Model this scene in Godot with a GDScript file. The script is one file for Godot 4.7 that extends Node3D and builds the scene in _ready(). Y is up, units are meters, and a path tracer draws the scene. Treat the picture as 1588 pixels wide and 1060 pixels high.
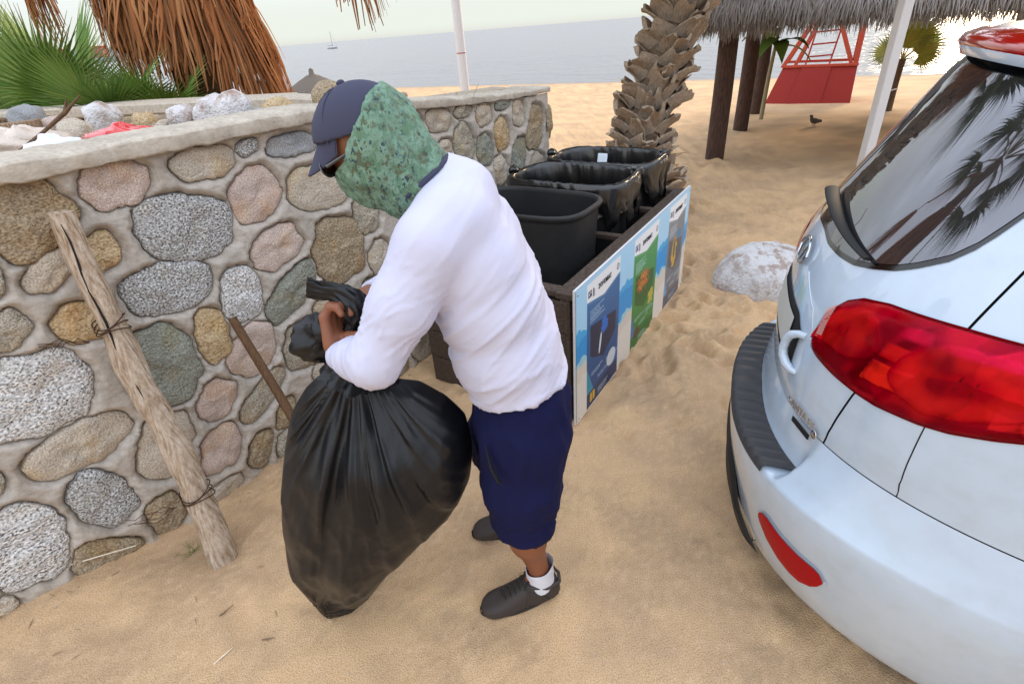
extends Node3D

var rng := RandomNumberGenerator.new()
var M := {}
var used := {}
const NQ := Vector2(0.52, -0.854)
const WALL_A := Vector3(-1.45, 0, -1.62)
const WALL_U := Vector3(0.61105, 0, -0.79159)
const WALL_N := Vector3(0.79159, 0, 0.61105)
const SEA_Y := -1.4


# ---------------------------------------------------------------- mesh builder
class MB:
	var v := PackedVector3Array()
	var i := PackedInt32Array()
	var c := PackedColorArray()
	var uv := PackedVector2Array()
	var col := Color.WHITE

	func p(a: Vector3, t := Vector2.ZERO) -> int:
		v.push_back(a)
		c.push_back(col)
		uv.push_back(t)
		return v.size() - 1

	func tri(a: Vector3, b: Vector3, d: Vector3) -> void:
		var n := v.size()
		p(a); p(b); p(d)
		i.append_array([n, n + 1, n + 2])

	func quad(a: Vector3, b: Vector3, d: Vector3, e: Vector3) -> void:
		var n := v.size()
		p(a, Vector2(0, 0)); p(b, Vector2(1, 0)); p(d, Vector2(1, 1)); p(e, Vector2(0, 1))
		i.append_array([n, n + 1, n + 2, n, n + 2, n + 3])

	func face(pts: Array) -> void:
		var n := v.size()
		for q in pts:
			p(q)
		for k in range(1, pts.size() - 1):
			i.append_array([n, n + k, n + k + 1])

	# a grid of nu x nv points, smooth
	func grid(pts: PackedVector3Array, nu: int, nv: int, cu := false, cols := PackedColorArray(), flip := false) -> void:
		var n := v.size()
		for k in pts.size():
			v.push_back(pts[k])
			c.push_back(cols[k] if cols.size() else col)
			uv.push_back(Vector2(float(k % nu) / (nu - 1), float(k / nu) / (nv - 1)))
		for y in nv - 1:
			for x in (nu if cu else nu - 1):
				var a := n + y * nu + x
				var b := n + y * nu + (x + 1) % nu
				if flip:
					i.append_array([a, a + nu, b, b, a + nu, b + nu])
				else:
					i.append_array([a, b, a + nu, b, b + nu, a + nu])

	# box with chamfered edges
	func box(t: Transform3D, s: Vector3, ch := 0.004) -> void:
		var h := s * 0.5
		ch = minf(ch, minf(h.x, minf(h.y, h.z)) * 0.6)
		var f := func(ax: int, sg: float, a: float, b: float) -> Vector3:
			var q := Vector3.ZERO
			var u := (ax + 1) % 3
			var w := (ax + 2) % 3
			q[ax] = sg * h[ax]
			q[u] = a * (h[u] - ch)
			q[w] = b * (h[w] - ch)
			return t * q
		for ax in 3:
			for sg in [-1.0, 1.0]:
				var a1 = f.call(ax, sg, -1.0, -1.0)
				var a2 = f.call(ax, sg, 1.0, -1.0)
				var a3 = f.call(ax, sg, 1.0, 1.0)
				var a4 = f.call(ax, sg, -1.0, 1.0)
				if sg > 0: quad(a1, a4, a3, a2)
				else: quad(a1, a2, a3, a4)
		for ax in 3:
			var u := (ax + 1) % 3
			var w := (ax + 2) % 3
			for su in [-1.0, 1.0]:
				for sw in [-1.0, 1.0]:
					var q := Vector3.ZERO
					var r := []
					for e in [[-1.0, 0], [1.0, 0], [1.0, 1], [-1.0, 1]]:
						q[ax] = e[0] * (h[ax] - ch)
						q[u] = su * (h[u] if e[1] == 0 else h[u] - ch)
						q[w] = sw * (h[w] - ch if e[1] == 0 else h[w])
						r.append(t * q)
					if su * sw > 0: quad(r[0], r[3], r[2], r[1])
					else: quad(r[0], r[1], r[2], r[3])

	# swept tube
	func tube(pts: Array, rad: Array, seg := 10, caps := true, flat := 1.0) -> void:
		var n := v.size()
		var ref := Vector3.UP
		var d0: Vector3 = (pts[1] - pts[0]).normalized()
		if absf(d0.dot(ref)) > 0.9: ref = Vector3.RIGHT
		for k in pts.size():
			var d: Vector3 = (pts[mini(k + 1, pts.size() - 1)] - pts[maxi(k - 1, 0)]).normalized()
			var x := ref.cross(d).normalized()
			var y := d.cross(x)
			ref = y
			for s in seg:
				var a := TAU * s / seg
				p(pts[k] + (x * cos(a) + y * sin(a) * flat) * rad[k], Vector2(float(s) / seg, k))
		for k in pts.size() - 1:
			for s in seg:
				var a := n + k * seg + s
				var b := n + k * seg + (s + 1) % seg
				i.append_array([a, a + seg, b, b, a + seg, b + seg])
		if caps:
			for e in [0, pts.size() - 1]:
				var m := p(pts[e])
				var start := v.size()
				for s in seg:
					p(v[n + e * seg + s])
				for s in seg:
					if e == 0: i.append_array([m, start + s, start + (s + 1) % seg])
					else: i.append_array([m, start + (s + 1) % seg, start + s])

	func ellipsoid(t: Transform3D, nu := 16, nv := 10) -> void:
		var q := PackedVector3Array()
		for y in nv:
			var b := PI * y / (nv - 1)
			for x in nu:
				var a := TAU * x / nu
				q.push_back(t * Vector3(sin(b) * cos(a), cos(b), sin(b) * sin(a)))
		grid(q, nu, nv, true)

	func mesh() -> ArrayMesh:
		var n := PackedVector3Array()
		n.resize(v.size())
		for k in range(0, i.size(), 3):
			var a := v[i[k]]
			var d := (a - v[i[k + 2]]).cross(a - v[i[k + 1]])
			n[i[k]] += d
			n[i[k + 1]] += d
			n[i[k + 2]] += d
		for k in n.size():
			n[k] = n[k].normalized() if n[k].length_squared() > 1e-20 else Vector3.UP
		var a := []
		a.resize(Mesh.ARRAY_MAX)
		a[Mesh.ARRAY_VERTEX] = v
		a[Mesh.ARRAY_NORMAL] = n
		a[Mesh.ARRAY_COLOR] = c
		a[Mesh.ARRAY_TEX_UV] = uv
		a[Mesh.ARRAY_INDEX] = i
		var m := ArrayMesh.new()
		m.add_surface_from_arrays(Mesh.PRIMITIVE_TRIANGLES, a)
		return m


# ---------------------------------------------------------------- naming and tagging
func tag(o: Node3D, label := "", category := "", group := "", kind := "") -> Node3D:
	if label: o.set_meta("label", label)
	if category: o.set_meta("category", category)
	if group: o.set_meta("group", group)
	if kind: o.set_meta("kind", kind)
	return o

func numbered(n: String) -> String:
	var k: int = used.get(n, 0)
	used[n] = k + 1
	return n if k == 0 else "%s_%03d" % [n, k]

func thing(n: String, pos: Vector3, label: String, category: String, group := "") -> Node3D:
	var o := Node3D.new()
	o.name = numbered(n)
	o.position = pos
	add_child(o, true)
	tag(o, label, category, group)
	return o

func part(parent: Node, n: String, m, mat: Material, t := Transform3D.IDENTITY) -> MeshInstance3D:
	var o := MeshInstance3D.new()
	o.name = n
	o.mesh = m.mesh() if m is MB else m
	o.material_override = mat
	o.transform = t
	parent.add_child(o, true)
	return o

func lone(n: String, m, mat: Material, label: String, category: String, group := "", kind := "", t := Transform3D.IDENTITY) -> MeshInstance3D:
	var o := part(self, numbered(n), m, mat, t)
	tag(o, label, category, group, kind)
	return o

func lin(r: float, g: float, b: float) -> Color:
	return Color(r, g, b).linear_to_srgb()

func basis_y(d: Vector3, hint := Vector3.RIGHT) -> Basis:
	var y := d.normalized()
	if absf(y.dot(hint.normalized())) > 0.97: hint = Vector3.FORWARD
	var z := hint.cross(y).normalized()
	return Basis(y.cross(z), y, z)


# ---------------------------------------------------------------- textures and materials
func noise(seed_: int, freq: float, type := FastNoiseLite.TYPE_SIMPLEX_SMOOTH, oct := 4, gain := 0.5) -> FastNoiseLite:
	var f := FastNoiseLite.new()
	f.seed = seed_
	f.noise_type = type
	f.frequency = freq
	f.fractal_octaves = oct
	f.fractal_gain = gain
	f.fractal_type = FastNoiseLite.FRACTAL_FBM if oct > 1 else FastNoiseLite.FRACTAL_NONE
	return f

func ramp(stops: Array, hard := false) -> Gradient:
	var g := Gradient.new()
	var o := PackedFloat32Array()
	var c := PackedColorArray()
	for s in stops:
		o.push_back(s[0])
		c.push_back(s[1])
	g.offsets = o
	g.colors = c
	if hard: g.interpolation_mode = Gradient.GRADIENT_INTERPOLATE_CONSTANT
	return g

func ntex(f: FastNoiseLite, stops := [], hard := false, size := 512) -> NoiseTexture2D:
	var t := NoiseTexture2D.new()
	t.width = size
	t.height = size
	t.seamless = true
	t.noise = f
	if stops: t.color_ramp = ramp(stops, hard)
	return t

func nmap(f: FastNoiseLite, strength := 4.0, size := 512) -> NoiseTexture2D:
	var t := NoiseTexture2D.new()
	t.width = size
	t.height = size
	t.seamless = true
	t.noise = f
	t.as_normal_map = true
	t.bump_strength = strength
	return t

func mat(col: Color, rough := 0.7, o := {}) -> StandardMaterial3D:
	var m := StandardMaterial3D.new()
	m.albedo_color = col
	m.roughness = rough
	m.cull_mode = BaseMaterial3D.CULL_DISABLED
	for k in o:
		if k == "tex": m.albedo_texture = o[k]
		elif k == "nm":
			m.normal_enabled = true
			m.normal_texture = o[k]
		elif k == "ns": m.normal_scale = o[k]
		elif k == "tri":
			m.uv1_triplanar = true
			m.uv1_world_triplanar = true
			m.uv1_scale = Vector3.ONE * o[k] if not o[k] is Vector3 else o[k]
		elif k == "obj":
			m.uv1_triplanar = true
			m.uv1_scale = Vector3.ONE * o[k] if not o[k] is Vector3 else o[k]
		elif k == "vc": m.vertex_color_use_as_albedo = true
		elif k == "metal": m.metallic = o[k]
		elif k == "spec": m.metallic_specular = o[k]
		elif k == "coat":
			m.clearcoat_enabled = true
			m.clearcoat = o[k]
			m.clearcoat_roughness = 0.03
		elif k == "back":
			m.backlight_enabled = true
			m.backlight = o[k]
		elif k == "alpha":
			m.transparency = BaseMaterial3D.TRANSPARENCY_ALPHA
			m.albedo_color.a = o[k]
		elif k == "sss":
			m.subsurf_scatter_enabled = true
			m.subsurf_scatter_strength = o[k]
		elif k == "rim":
			m.rim_enabled = true
			m.rim = o[k]
	return m

func camo_image() -> ImageTexture:
	var s := 448
	var a := noise(37, 0.022, FastNoiseLite.TYPE_SIMPLEX_SMOOTH, 3, 0.6).get_seamless_image(s, s)
	var b := noise(137, 0.03, FastNoiseLite.TYPE_SIMPLEX_SMOOTH, 3, 0.6).get_seamless_image(s, s)
	var d := noise(237, 0.016, FastNoiseLite.TYPE_SIMPLEX_SMOOTH, 4, 0.6).get_seamless_image(s, s)
	var f := noise(337, 0.07, FastNoiseLite.TYPE_SIMPLEX_SMOOTH, 3, 0.7).get_seamless_image(s, s)
	var im := Image.create(s, s, false, Image.FORMAT_RGB8)
	for y in s:
		for x in s:
			var q := f.get_pixel(x, y).r
			var c := Color(0.36, 0.49, 0.42).lerp(Color(0.50, 0.61, 0.54), q)
			if d.get_pixel(x, y).r > 0.56: c = Color(0.30, 0.43, 0.34).lerp(Color(0.39, 0.51, 0.41), q)
			if a.get_pixel(x, y).r + 0.2 * q > 0.76: c = Color(0.27, 0.29, 0.21).lerp(Color(0.36, 0.36, 0.27), q)
			if b.get_pixel(x, y).r + 0.2 * q > 0.84: c = Color(0.12, 0.21, 0.26)
			if b.get_pixel(x, y).r + 0.15 * q < 0.30: c = Color(0.22, 0.36, 0.28)
			im.set_pixel(x, y, c)
	return ImageTexture.create_from_image(im)

func materials() -> void:
	var W := Color.WHITE
	var grain := ntex(noise(3, 0.16, FastNoiseLite.TYPE_SIMPLEX_SMOOTH, 3, 0.8), [[0.0, Color(0.62, 0.57, 0.53)], [0.40, Color(0.90, 0.89, 0.87)], [0.6, W], [0.82, Color(1, 0.98, 0.95)], [1.0, Color(0.80, 0.76, 0.71)]])
	var grain_n := nmap(noise(4, 0.12, FastNoiseLite.TYPE_SIMPLEX_SMOOTH, 4, 0.75), 5.0)
	M.sand = mat(Color(1.0, 0.985, 0.955), 0.95, {"tex": grain, "nm": grain_n, "ns": 0.7, "tri": 2.0, "vc": 1, "spec": 0.2})
	var soft := ntex(noise(8, 0.03, FastNoiseLite.TYPE_SIMPLEX_SMOOTH, 5, 0.65), [[0.0, Color(0.76, 0.74, 0.72)], [0.5, Color(0.90, 0.89, 0.88)], [1.0, W]])
	M.mortar = mat(W, 0.95, {"tex": soft, "nm": nmap(noise(9, 0.08, FastNoiseLite.TYPE_SIMPLEX_SMOOTH, 5, 0.7), 6.0), "ns": 0.4, "tri": 2.2, "vc": 1, "spec": 0.2})
	var fine := noise(11, 0.2, FastNoiseLite.TYPE_SIMPLEX_SMOOTH, 3, 0.75)
	var stone_n := nmap(noise(12, 0.07, FastNoiseLite.TYPE_SIMPLEX_SMOOTH, 5, 0.7), 8.0)
	var speck := func(a: Color, b: Color, d: Color) -> NoiseTexture2D:
		return ntex(fine, [[0.0, a], [0.32, a.lerp(b, 0.25)], [0.43, b], [0.56, b.lerp(d, 0.5)], [0.66, d], [1.0, d]])
	var st := {
		"k": [Color(0.50, 0.40, 0.36), Color(0.76, 0.68, 0.63), Color(0.88, 0.82, 0.78), 2.0],
		"b": [Color(0.48, 0.42, 0.36), Color(0.73, 0.68, 0.61), Color(0.85, 0.81, 0.75), 1.7],
		"g": [Color(0.05, 0.05, 0.05), Color(0.60, 0.595, 0.585), Color(0.92, 0.91, 0.90), 1.15],
		"u": [Color(0.32, 0.33, 0.35), Color(0.60, 0.61, 0.62), Color(0.74, 0.74, 0.74), 1.8],
		"w": [Color(0.06, 0.06, 0.06), Color(0.82, 0.81, 0.795), Color(0.95, 0.94, 0.93), 1.0],
		"t": [Color(0.36, 0.365, 0.33), Color(0.53, 0.535, 0.49), Color(0.66, 0.66, 0.61), 1.2],
		"o": [Color(0.50, 0.40, 0.28), Color(0.74, 0.62, 0.45), Color(0.83, 0.77, 0.66), 1.0],
		"n": [Color(0.38, 0.32, 0.25), Color(0.60, 0.53, 0.43), Color(0.73, 0.67, 0.57), 1.0],
		"m": [Color(0.34, 0.31, 0.27), Color(0.64, 0.60, 0.53), Color(0.79, 0.76, 0.70), 1.4]}
	for k in st:
		var e: Array = st[k]
		M["st_" + k] = mat(W, 0.85, {"tex": speck.call(e[0], e[1], e[2]), "nm": stone_n, "ns": 0.9, "tri": e[3], "vc": 1, "spec": 0.3})
	var woodn := noise(21, 0.02, FastNoiseLite.TYPE_SIMPLEX_SMOOTH, 5, 0.7)
	M.driftwood = mat(W, 0.9, {"tex": ntex(woodn, [[0.0, Color(0.42, 0.34, 0.27)], [0.4, Color(0.72, 0.63, 0.54)], [0.65, Color(0.82, 0.76, 0.69)], [1.0, Color(0.90, 0.87, 0.83)]]), "nm": nmap(woodn, 10.0), "ns": 0.8, "obj": Vector3(6, 0.9, 6), "spec": 0.2, "vc": 1})
	M.brownwood = mat(Color(0.50, 0.36, 0.23), 0.85, {"tex": ntex(woodn, [[0.0, Color(0.5, 0.5, 0.5)], [1.0, W]]), "nm": nmap(woodn, 8.0), "obj": Vector3(8, 0.8, 8)})
	M.post = mat(Color(0.40, 0.29, 0.24), 0.9, {"tex": ntex(woodn, [[0.0, Color(0.45, 0.45, 0.45)], [1.0, W]]), "nm": nmap(woodn, 8.0), "obj": Vector3(3, 0.5, 3)})
	M.crate = mat(Color(0.36, 0.30, 0.26), 0.8, {"tex": ntex(woodn, [[0.0, Color(0.45, 0.42, 0.4)], [0.6, Color(0.8, 0.78, 0.75)], [1.0, W]]), "nm": nmap(woodn, 5.0), "obj": Vector3(3, 9, 3)})
	M.film = mat(Color(0.062, 0.066, 0.080), 0.36, {"spec": 0.42, "nm": nmap(noise(31, 0.012, FastNoiseLite.TYPE_SIMPLEX_SMOOTH, 3, 0.45), 6.0), "ns": 0.3, "tri": 1.6})
	M.liner = mat(Color(0.055, 0.055, 0.06), 0.27, {"spec": 0.6})
	M.reflector = mat(Color(0.62, 0.0, 0.05), 0.15, {"spec": 0.22, "nm": nmap(noise(42, 0.12), 2.0), "ns": 0.2, "tri": 8.0})
	M.tub = mat(Color(0.17, 0.17, 0.175), 0.5, {"tex": ntex(noise(45, 0.015, FastNoiseLite.TYPE_SIMPLEX_SMOOTH, 5, 0.7), [[0.0, Color(0.75, 0.75, 0.76)], [0.6, Color(0.9, 0.9, 0.9)], [1.0, Color(1.0, 0.97, 0.93)]]), "spec": 0.4, "nm": nmap(noise(32, 0.15), 2.0), "ns": 0.25, "tri": 2.0})
	M.shirt = mat(Color(0.745, 0.745, 0.82), 0.85, {"nm": nmap(noise(33, 0.25), 2.0), "ns": 0.12, "tri": 6.0, "spec": 0.3})
	M.shorts = mat(Color(0.085, 0.095, 0.235), 0.9, {"nm": nmap(noise(34, 0.25), 3.0), "ns": 0.25, "tri": 6.0, "spec": 0.25})
	M.skin = mat(Color(0.50, 0.30, 0.20), 0.55, {"nm": nmap(noise(35, 0.12), 3.0), "ns": 0.2, "tri": 5.0})
	M.cap = mat(Color(0.215, 0.22, 0.30), 0.9, {"nm": nmap(noise(36, 0.3), 3.0), "ns": 0.3, "tri": 8.0})
	M.camo = mat(W, 0.9, {"tex": camo_image(), "nm": nmap(noise(38, 0.25), 2.0), "ns": 0.2, "tri": Vector3(3.6, 2.8, 3.6)})
	M.shoe = mat(Color(0.215, 0.18, 0.165), 0.7, {"nm": nmap(noise(39, 0.2), 4.0), "ns": 0.4, "tri": 7.0})
	M.sole = mat(Color(0.13, 0.12, 0.11), 0.8)
	M.sock = mat(Color(0.80, 0.80, 0.83), 0.95, {"nm": nmap(noise(40, 0.3), 3.0), "ns": 0.3, "tri": 9.0})
	M.dark = mat(Color(0.02, 0.02, 0.022), 0.5)
	M.lensglass = mat(Color(0.03, 0.03, 0.035), 0.08, {"spec": 0.7})
	# the car
	M.paint = mat(Color(0.71, 0.775, 0.845), 0.22, {"tex": ntex(noise(44, 0.012, FastNoiseLite.TYPE_SIMPLEX_SMOOTH, 5, 0.6), [[0.0, Color(0.94, 0.93, 0.91)], [0.5, Color(0.99, 0.985, 0.98)], [1.0, W]]), "obj": 1.5, "coat": 1.0, "spec": 0.5})
	M.glass = mat(Color(0.46, 0.46, 0.48), 0.02, {"metal": 0.9})
	M.frit = mat(Color(0.02, 0.02, 0.025), 0.12, {"spec": 0.6})
	M.plastic = mat(Color(0.225, 0.225, 0.235), 0.6, {"spec": 0.4, "nm": nmap(noise(41, 0.25), 2.0), "ns": 0.2, "tri": 4.0})
	M.rubber = mat(Color(0.06, 0.06, 0.062), 0.75)
	M.gap = mat(Color(0.03, 0.03, 0.035), 0.8)
	M.chrome = mat(Color(0.75, 0.76, 0.78), 0.12, {"metal": 1.0})
	M.lampbody = mat(Color(0.92, 0.92, 0.92), 0.5, {"vc": 1, "spec": 0.06})
	M.redlens = mat(Color(0.45, 0.0, 0.01), 0.02, {"alpha": 0.22, "spec": 0.16})
	M.redlamp = mat(Color(0.62, 0.015, 0.03), 0.12, {"coat": 1.0, "spec": 0.6})
	M.redbright = mat(Color(0.92, 0.07, 0.03), 0.2, {"coat": 1.0})
	M.reddark = mat(Color(0.36, 0.0, 0.03), 0.4, {"spec": 0.1})
	M.pinkband = mat(Color(0.86, 0.62, 0.60), 0.3)
	M.platewhite = mat(Color(0.72, 0.72, 0.70), 0.5)
	# vegetation
	M.leaf = mat(W, 0.55, {"vc": 1, "back": Color(0.20, 0.26, 0.05), "spec": 0.4})
	M.dead = mat(W, 0.85, {"vc": 1, "back": Color(0.30, 0.15, 0.06), "spec": 0.2})
	M.boot = mat(Color(1, 0.97, 0.94), 0.9, {"vc": 1, "tex": ntex(woodn, [[0.0, Color(0.5, 0.48, 0.46)], [1.0, W]]), "nm": nmap(woodn, 10.0), "ns": 0.8, "obj": Vector3(6, 1.2, 6)})
	M.thatch = mat(W, 0.95, {"vc": 1, "spec": 0.15})
	# others
	M.water = mat(Color(0.44, 0.43, 0.43), 0.25, {"spec": 0.22, "nm": nmap(noise(51, 0.02, FastNoiseLite.TYPE_SIMPLEX_SMOOTH, 4, 0.55), 6.0), "ns": 0.8, "tri": Vector3(0.03, 0.03, 0.05)})
	M.white = mat(Color(0.80, 0.80, 0.81), 0.5, {"nm": nmap(noise(52, 0.1), 2.0), "ns": 0.15, "tri": 3.0})
	M.tower = mat(Color(0.58, 0.125, 0.095), 0.65, {"nm": nmap(woodn, 4.0), "ns": 0.4, "obj": Vector3(0.6, 1.5, 0.6)})
	M.tower2 = mat(Color(0.70, 0.27, 0.19), 0.7, {"nm": nmap(woodn, 4.0), "ns": 0.4, "obj": 1.0})
	M.rockwhite = mat(Color(0.80, 0.79, 0.79), 0.9, {"tex": ntex(noise(53, 0.014, FastNoiseLite.TYPE_SIMPLEX_SMOOTH, 5, 0.7), [[0.0, Color(0.62, 0.45, 0.36)], [0.33, Color(0.80, 0.72, 0.66)], [0.45, W], [1.0, W]]), "nm": stone_n, "ns": 1.0, "tri": 0.9})
	M.redbag = mat(Color(0.80, 0.20, 0.20), 0.25, {"coat": 0.6})
	M.clearbag = mat(Color(0.80, 0.74, 0.68), 0.3, {"coat": 0.5, "nm": nmap(noise(54, 0.05), 6.0), "tri": 4.0})
	M.paper = mat(Color(0.86, 0.89, 0.93), 0.7)
	M.wire = mat(Color(0.28, 0.19, 0.14), 0.8, {"metal": 0.3})
	M.soil = mat(W, 0.95, {"tex": soft, "nm": grain_n, "tri": 2.0, "vc": 1})
	M.hill = mat(Color(0.40, 0.42, 0.40), 0.95)
	M.house = mat(Color(0.62, 0.42, 0.36), 0.9)
	M.bird = mat(Color(0.34, 0.31, 0.29), 0.85)

# thin bright overcast: pale and slightly warm low over the sea, bluer and brighter overhead, soft clouds, bright round the hidden sun
func cloudy_sky() -> ImageTexture:
	var w := 512
	var h := 256
	var im := Image.create(w, h, false, Image.FORMAT_RGBF)
	var n := noise(61, 1.6, FastNoiseLite.TYPE_SIMPLEX_SMOOTH, 5, 0.55)
	var to_sun := Vector3(0.72, 0.14, -0.78).normalized()
	for y in h:
		var el := (0.5 - (y + 0.5) / h) * PI
		for x in w:
			var az := (x + 0.5) / w * TAU
			var d := Vector3(-sin(az) * cos(el), sin(el), cos(az) * cos(el))
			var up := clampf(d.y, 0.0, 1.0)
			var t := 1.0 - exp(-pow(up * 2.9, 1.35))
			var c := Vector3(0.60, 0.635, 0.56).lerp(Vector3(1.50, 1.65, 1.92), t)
			var q := Vector3(d.x, d.y * 2.6, d.z) / (0.45 + up)
			var cl := n.get_noise_3dv(q * 0.9)
			var dark := smoothstep(0.02, 0.5, cl) * smoothstep(0.02, 0.12, up)
			c = c.lerp(Vector3(0.66, 0.65, 0.72) * (1.0 + 0.6 * t), dark * 0.55)
			c *= 1.0 + 0.22 * smoothstep(0.0, -0.5, cl) * smoothstep(0.02, 0.2, up)
			# a lavender cloud bank low on the left, thinning upwards
			var bank := smoothstep(0.030, 0.075, up + 0.03 * n.get_noise_3d(d.x * 3.0, d.y * 9.0, d.z * 3.0)) * smoothstep(-0.12, -0.42, d.x) * smoothstep(0.6, 0.2, up) * smoothstep(0.3, -0.1, d.z)
			c = c.lerp(Vector3(0.56, 0.53, 0.60), 0.7 * bank)
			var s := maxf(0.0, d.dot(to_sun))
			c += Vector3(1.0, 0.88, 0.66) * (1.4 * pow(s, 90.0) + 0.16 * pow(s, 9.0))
			if d.y < 0.0: c = Vector3(0.55, 0.53, 0.5)
			im.set_pixel(x, y, Color(c.x, c.y, c.z))
	return ImageTexture.create_from_image(im)

func _ready() -> void:
	rng.seed = 20
	# camera
	var cam := Camera3D.new()
	cam.name = "camera"
	var pitch := deg_to_rad(30.7)
	var roll := deg_to_rad(4.63)
	var fwd := Vector3(0, -sin(pitch), -cos(pitch))
	var r0 := Vector3.RIGHT
	var u0 := r0.cross(fwd)
	cam.transform = Transform3D(Basis(r0 * cos(roll) - u0 * sin(roll), u0 * cos(roll) + r0 * sin(roll), -fwd), Vector3(0, 1.75, 0))
	cam.fov = 65.75
	cam.near = 0.05
	cam.far = 6000.0
	add_child(cam)
	cam.current = true
	# sky, exposure
	var env := Environment.new()
	env.background_mode = Environment.BG_SKY
	var sky := Sky.new()
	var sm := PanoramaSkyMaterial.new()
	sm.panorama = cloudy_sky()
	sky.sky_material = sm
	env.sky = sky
	env.tonemap_mode = Environment.TONE_MAPPER_LINEAR
	env.tonemap_exposure = 1.32
	env.sdfgi_enabled = true
	env.ssao_enabled = true
	env.ssil_enabled = true
	var we := WorldEnvironment.new()
	we.name = "world_environment"
	we.environment = env
	add_child(we)
	var sun := DirectionalLight3D.new()
	sun.name = "sun"
	sun.light_color = Color(1.0, 0.87, 0.70)
	sun.light_energy = 0.75
	sun.light_angular_distance = 10.0
	sun.shadow_enabled = true
	var to_sun := Vector3(0.72, 0.33, -0.78).normalized()
	sun.basis = Basis.looking_at(-to_sun, Vector3.UP)
	add_child(sun)

	materials()
	ground()
	sea()
	headland()
	stone_wall()
	planter()
	palm_with_skirt()
	young_palms()
	booted_palm()
	palapa()
	lifeguard_tower()
	far_things()
	poles()
	boulder()
	crate()
	tubs()
	car()
	trash_bag()
	person()
	debris()

# ---------------------------------------------------------------- sand and sea
func near_pile(x: float, z: float) -> float:
	var d := Vector3(x, 0, z) - WALL_A
	var s := d.dot(WALL_U)
	var o := d.dot(WALL_N)
	return 0.13 * smoothstep(0.05, -0.6, s) * smoothstep(0.9, 0.0, o) + 0.012 * smoothstep(0.25, 0.0, absf(o))

func gh(x: float, z: float) -> float:
	var q := x * NQ.x + z * NQ.y
	return maxf(-0.049 * maxf(0.0, q - 4.0) + near_pile(x, z), -6.0)

func spaced(lo: float, hi: float, step: float, far_lo: float, far_hi: float, g: float) -> PackedFloat32Array:
	var a := PackedFloat32Array()
	var left := []
	var x := lo
	var s := step
	while x > far_lo:
		s *= g
		x -= s
		left.append(x)
	left.reverse()
	for q in left: a.push_back(q)
	x = lo
	while x <= hi:
		a.push_back(x)
		x += step
	s = step
	while x < far_hi:
		a.push_back(x)
		s *= g
		x += s
	a.push_back(x)
	return a

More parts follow.
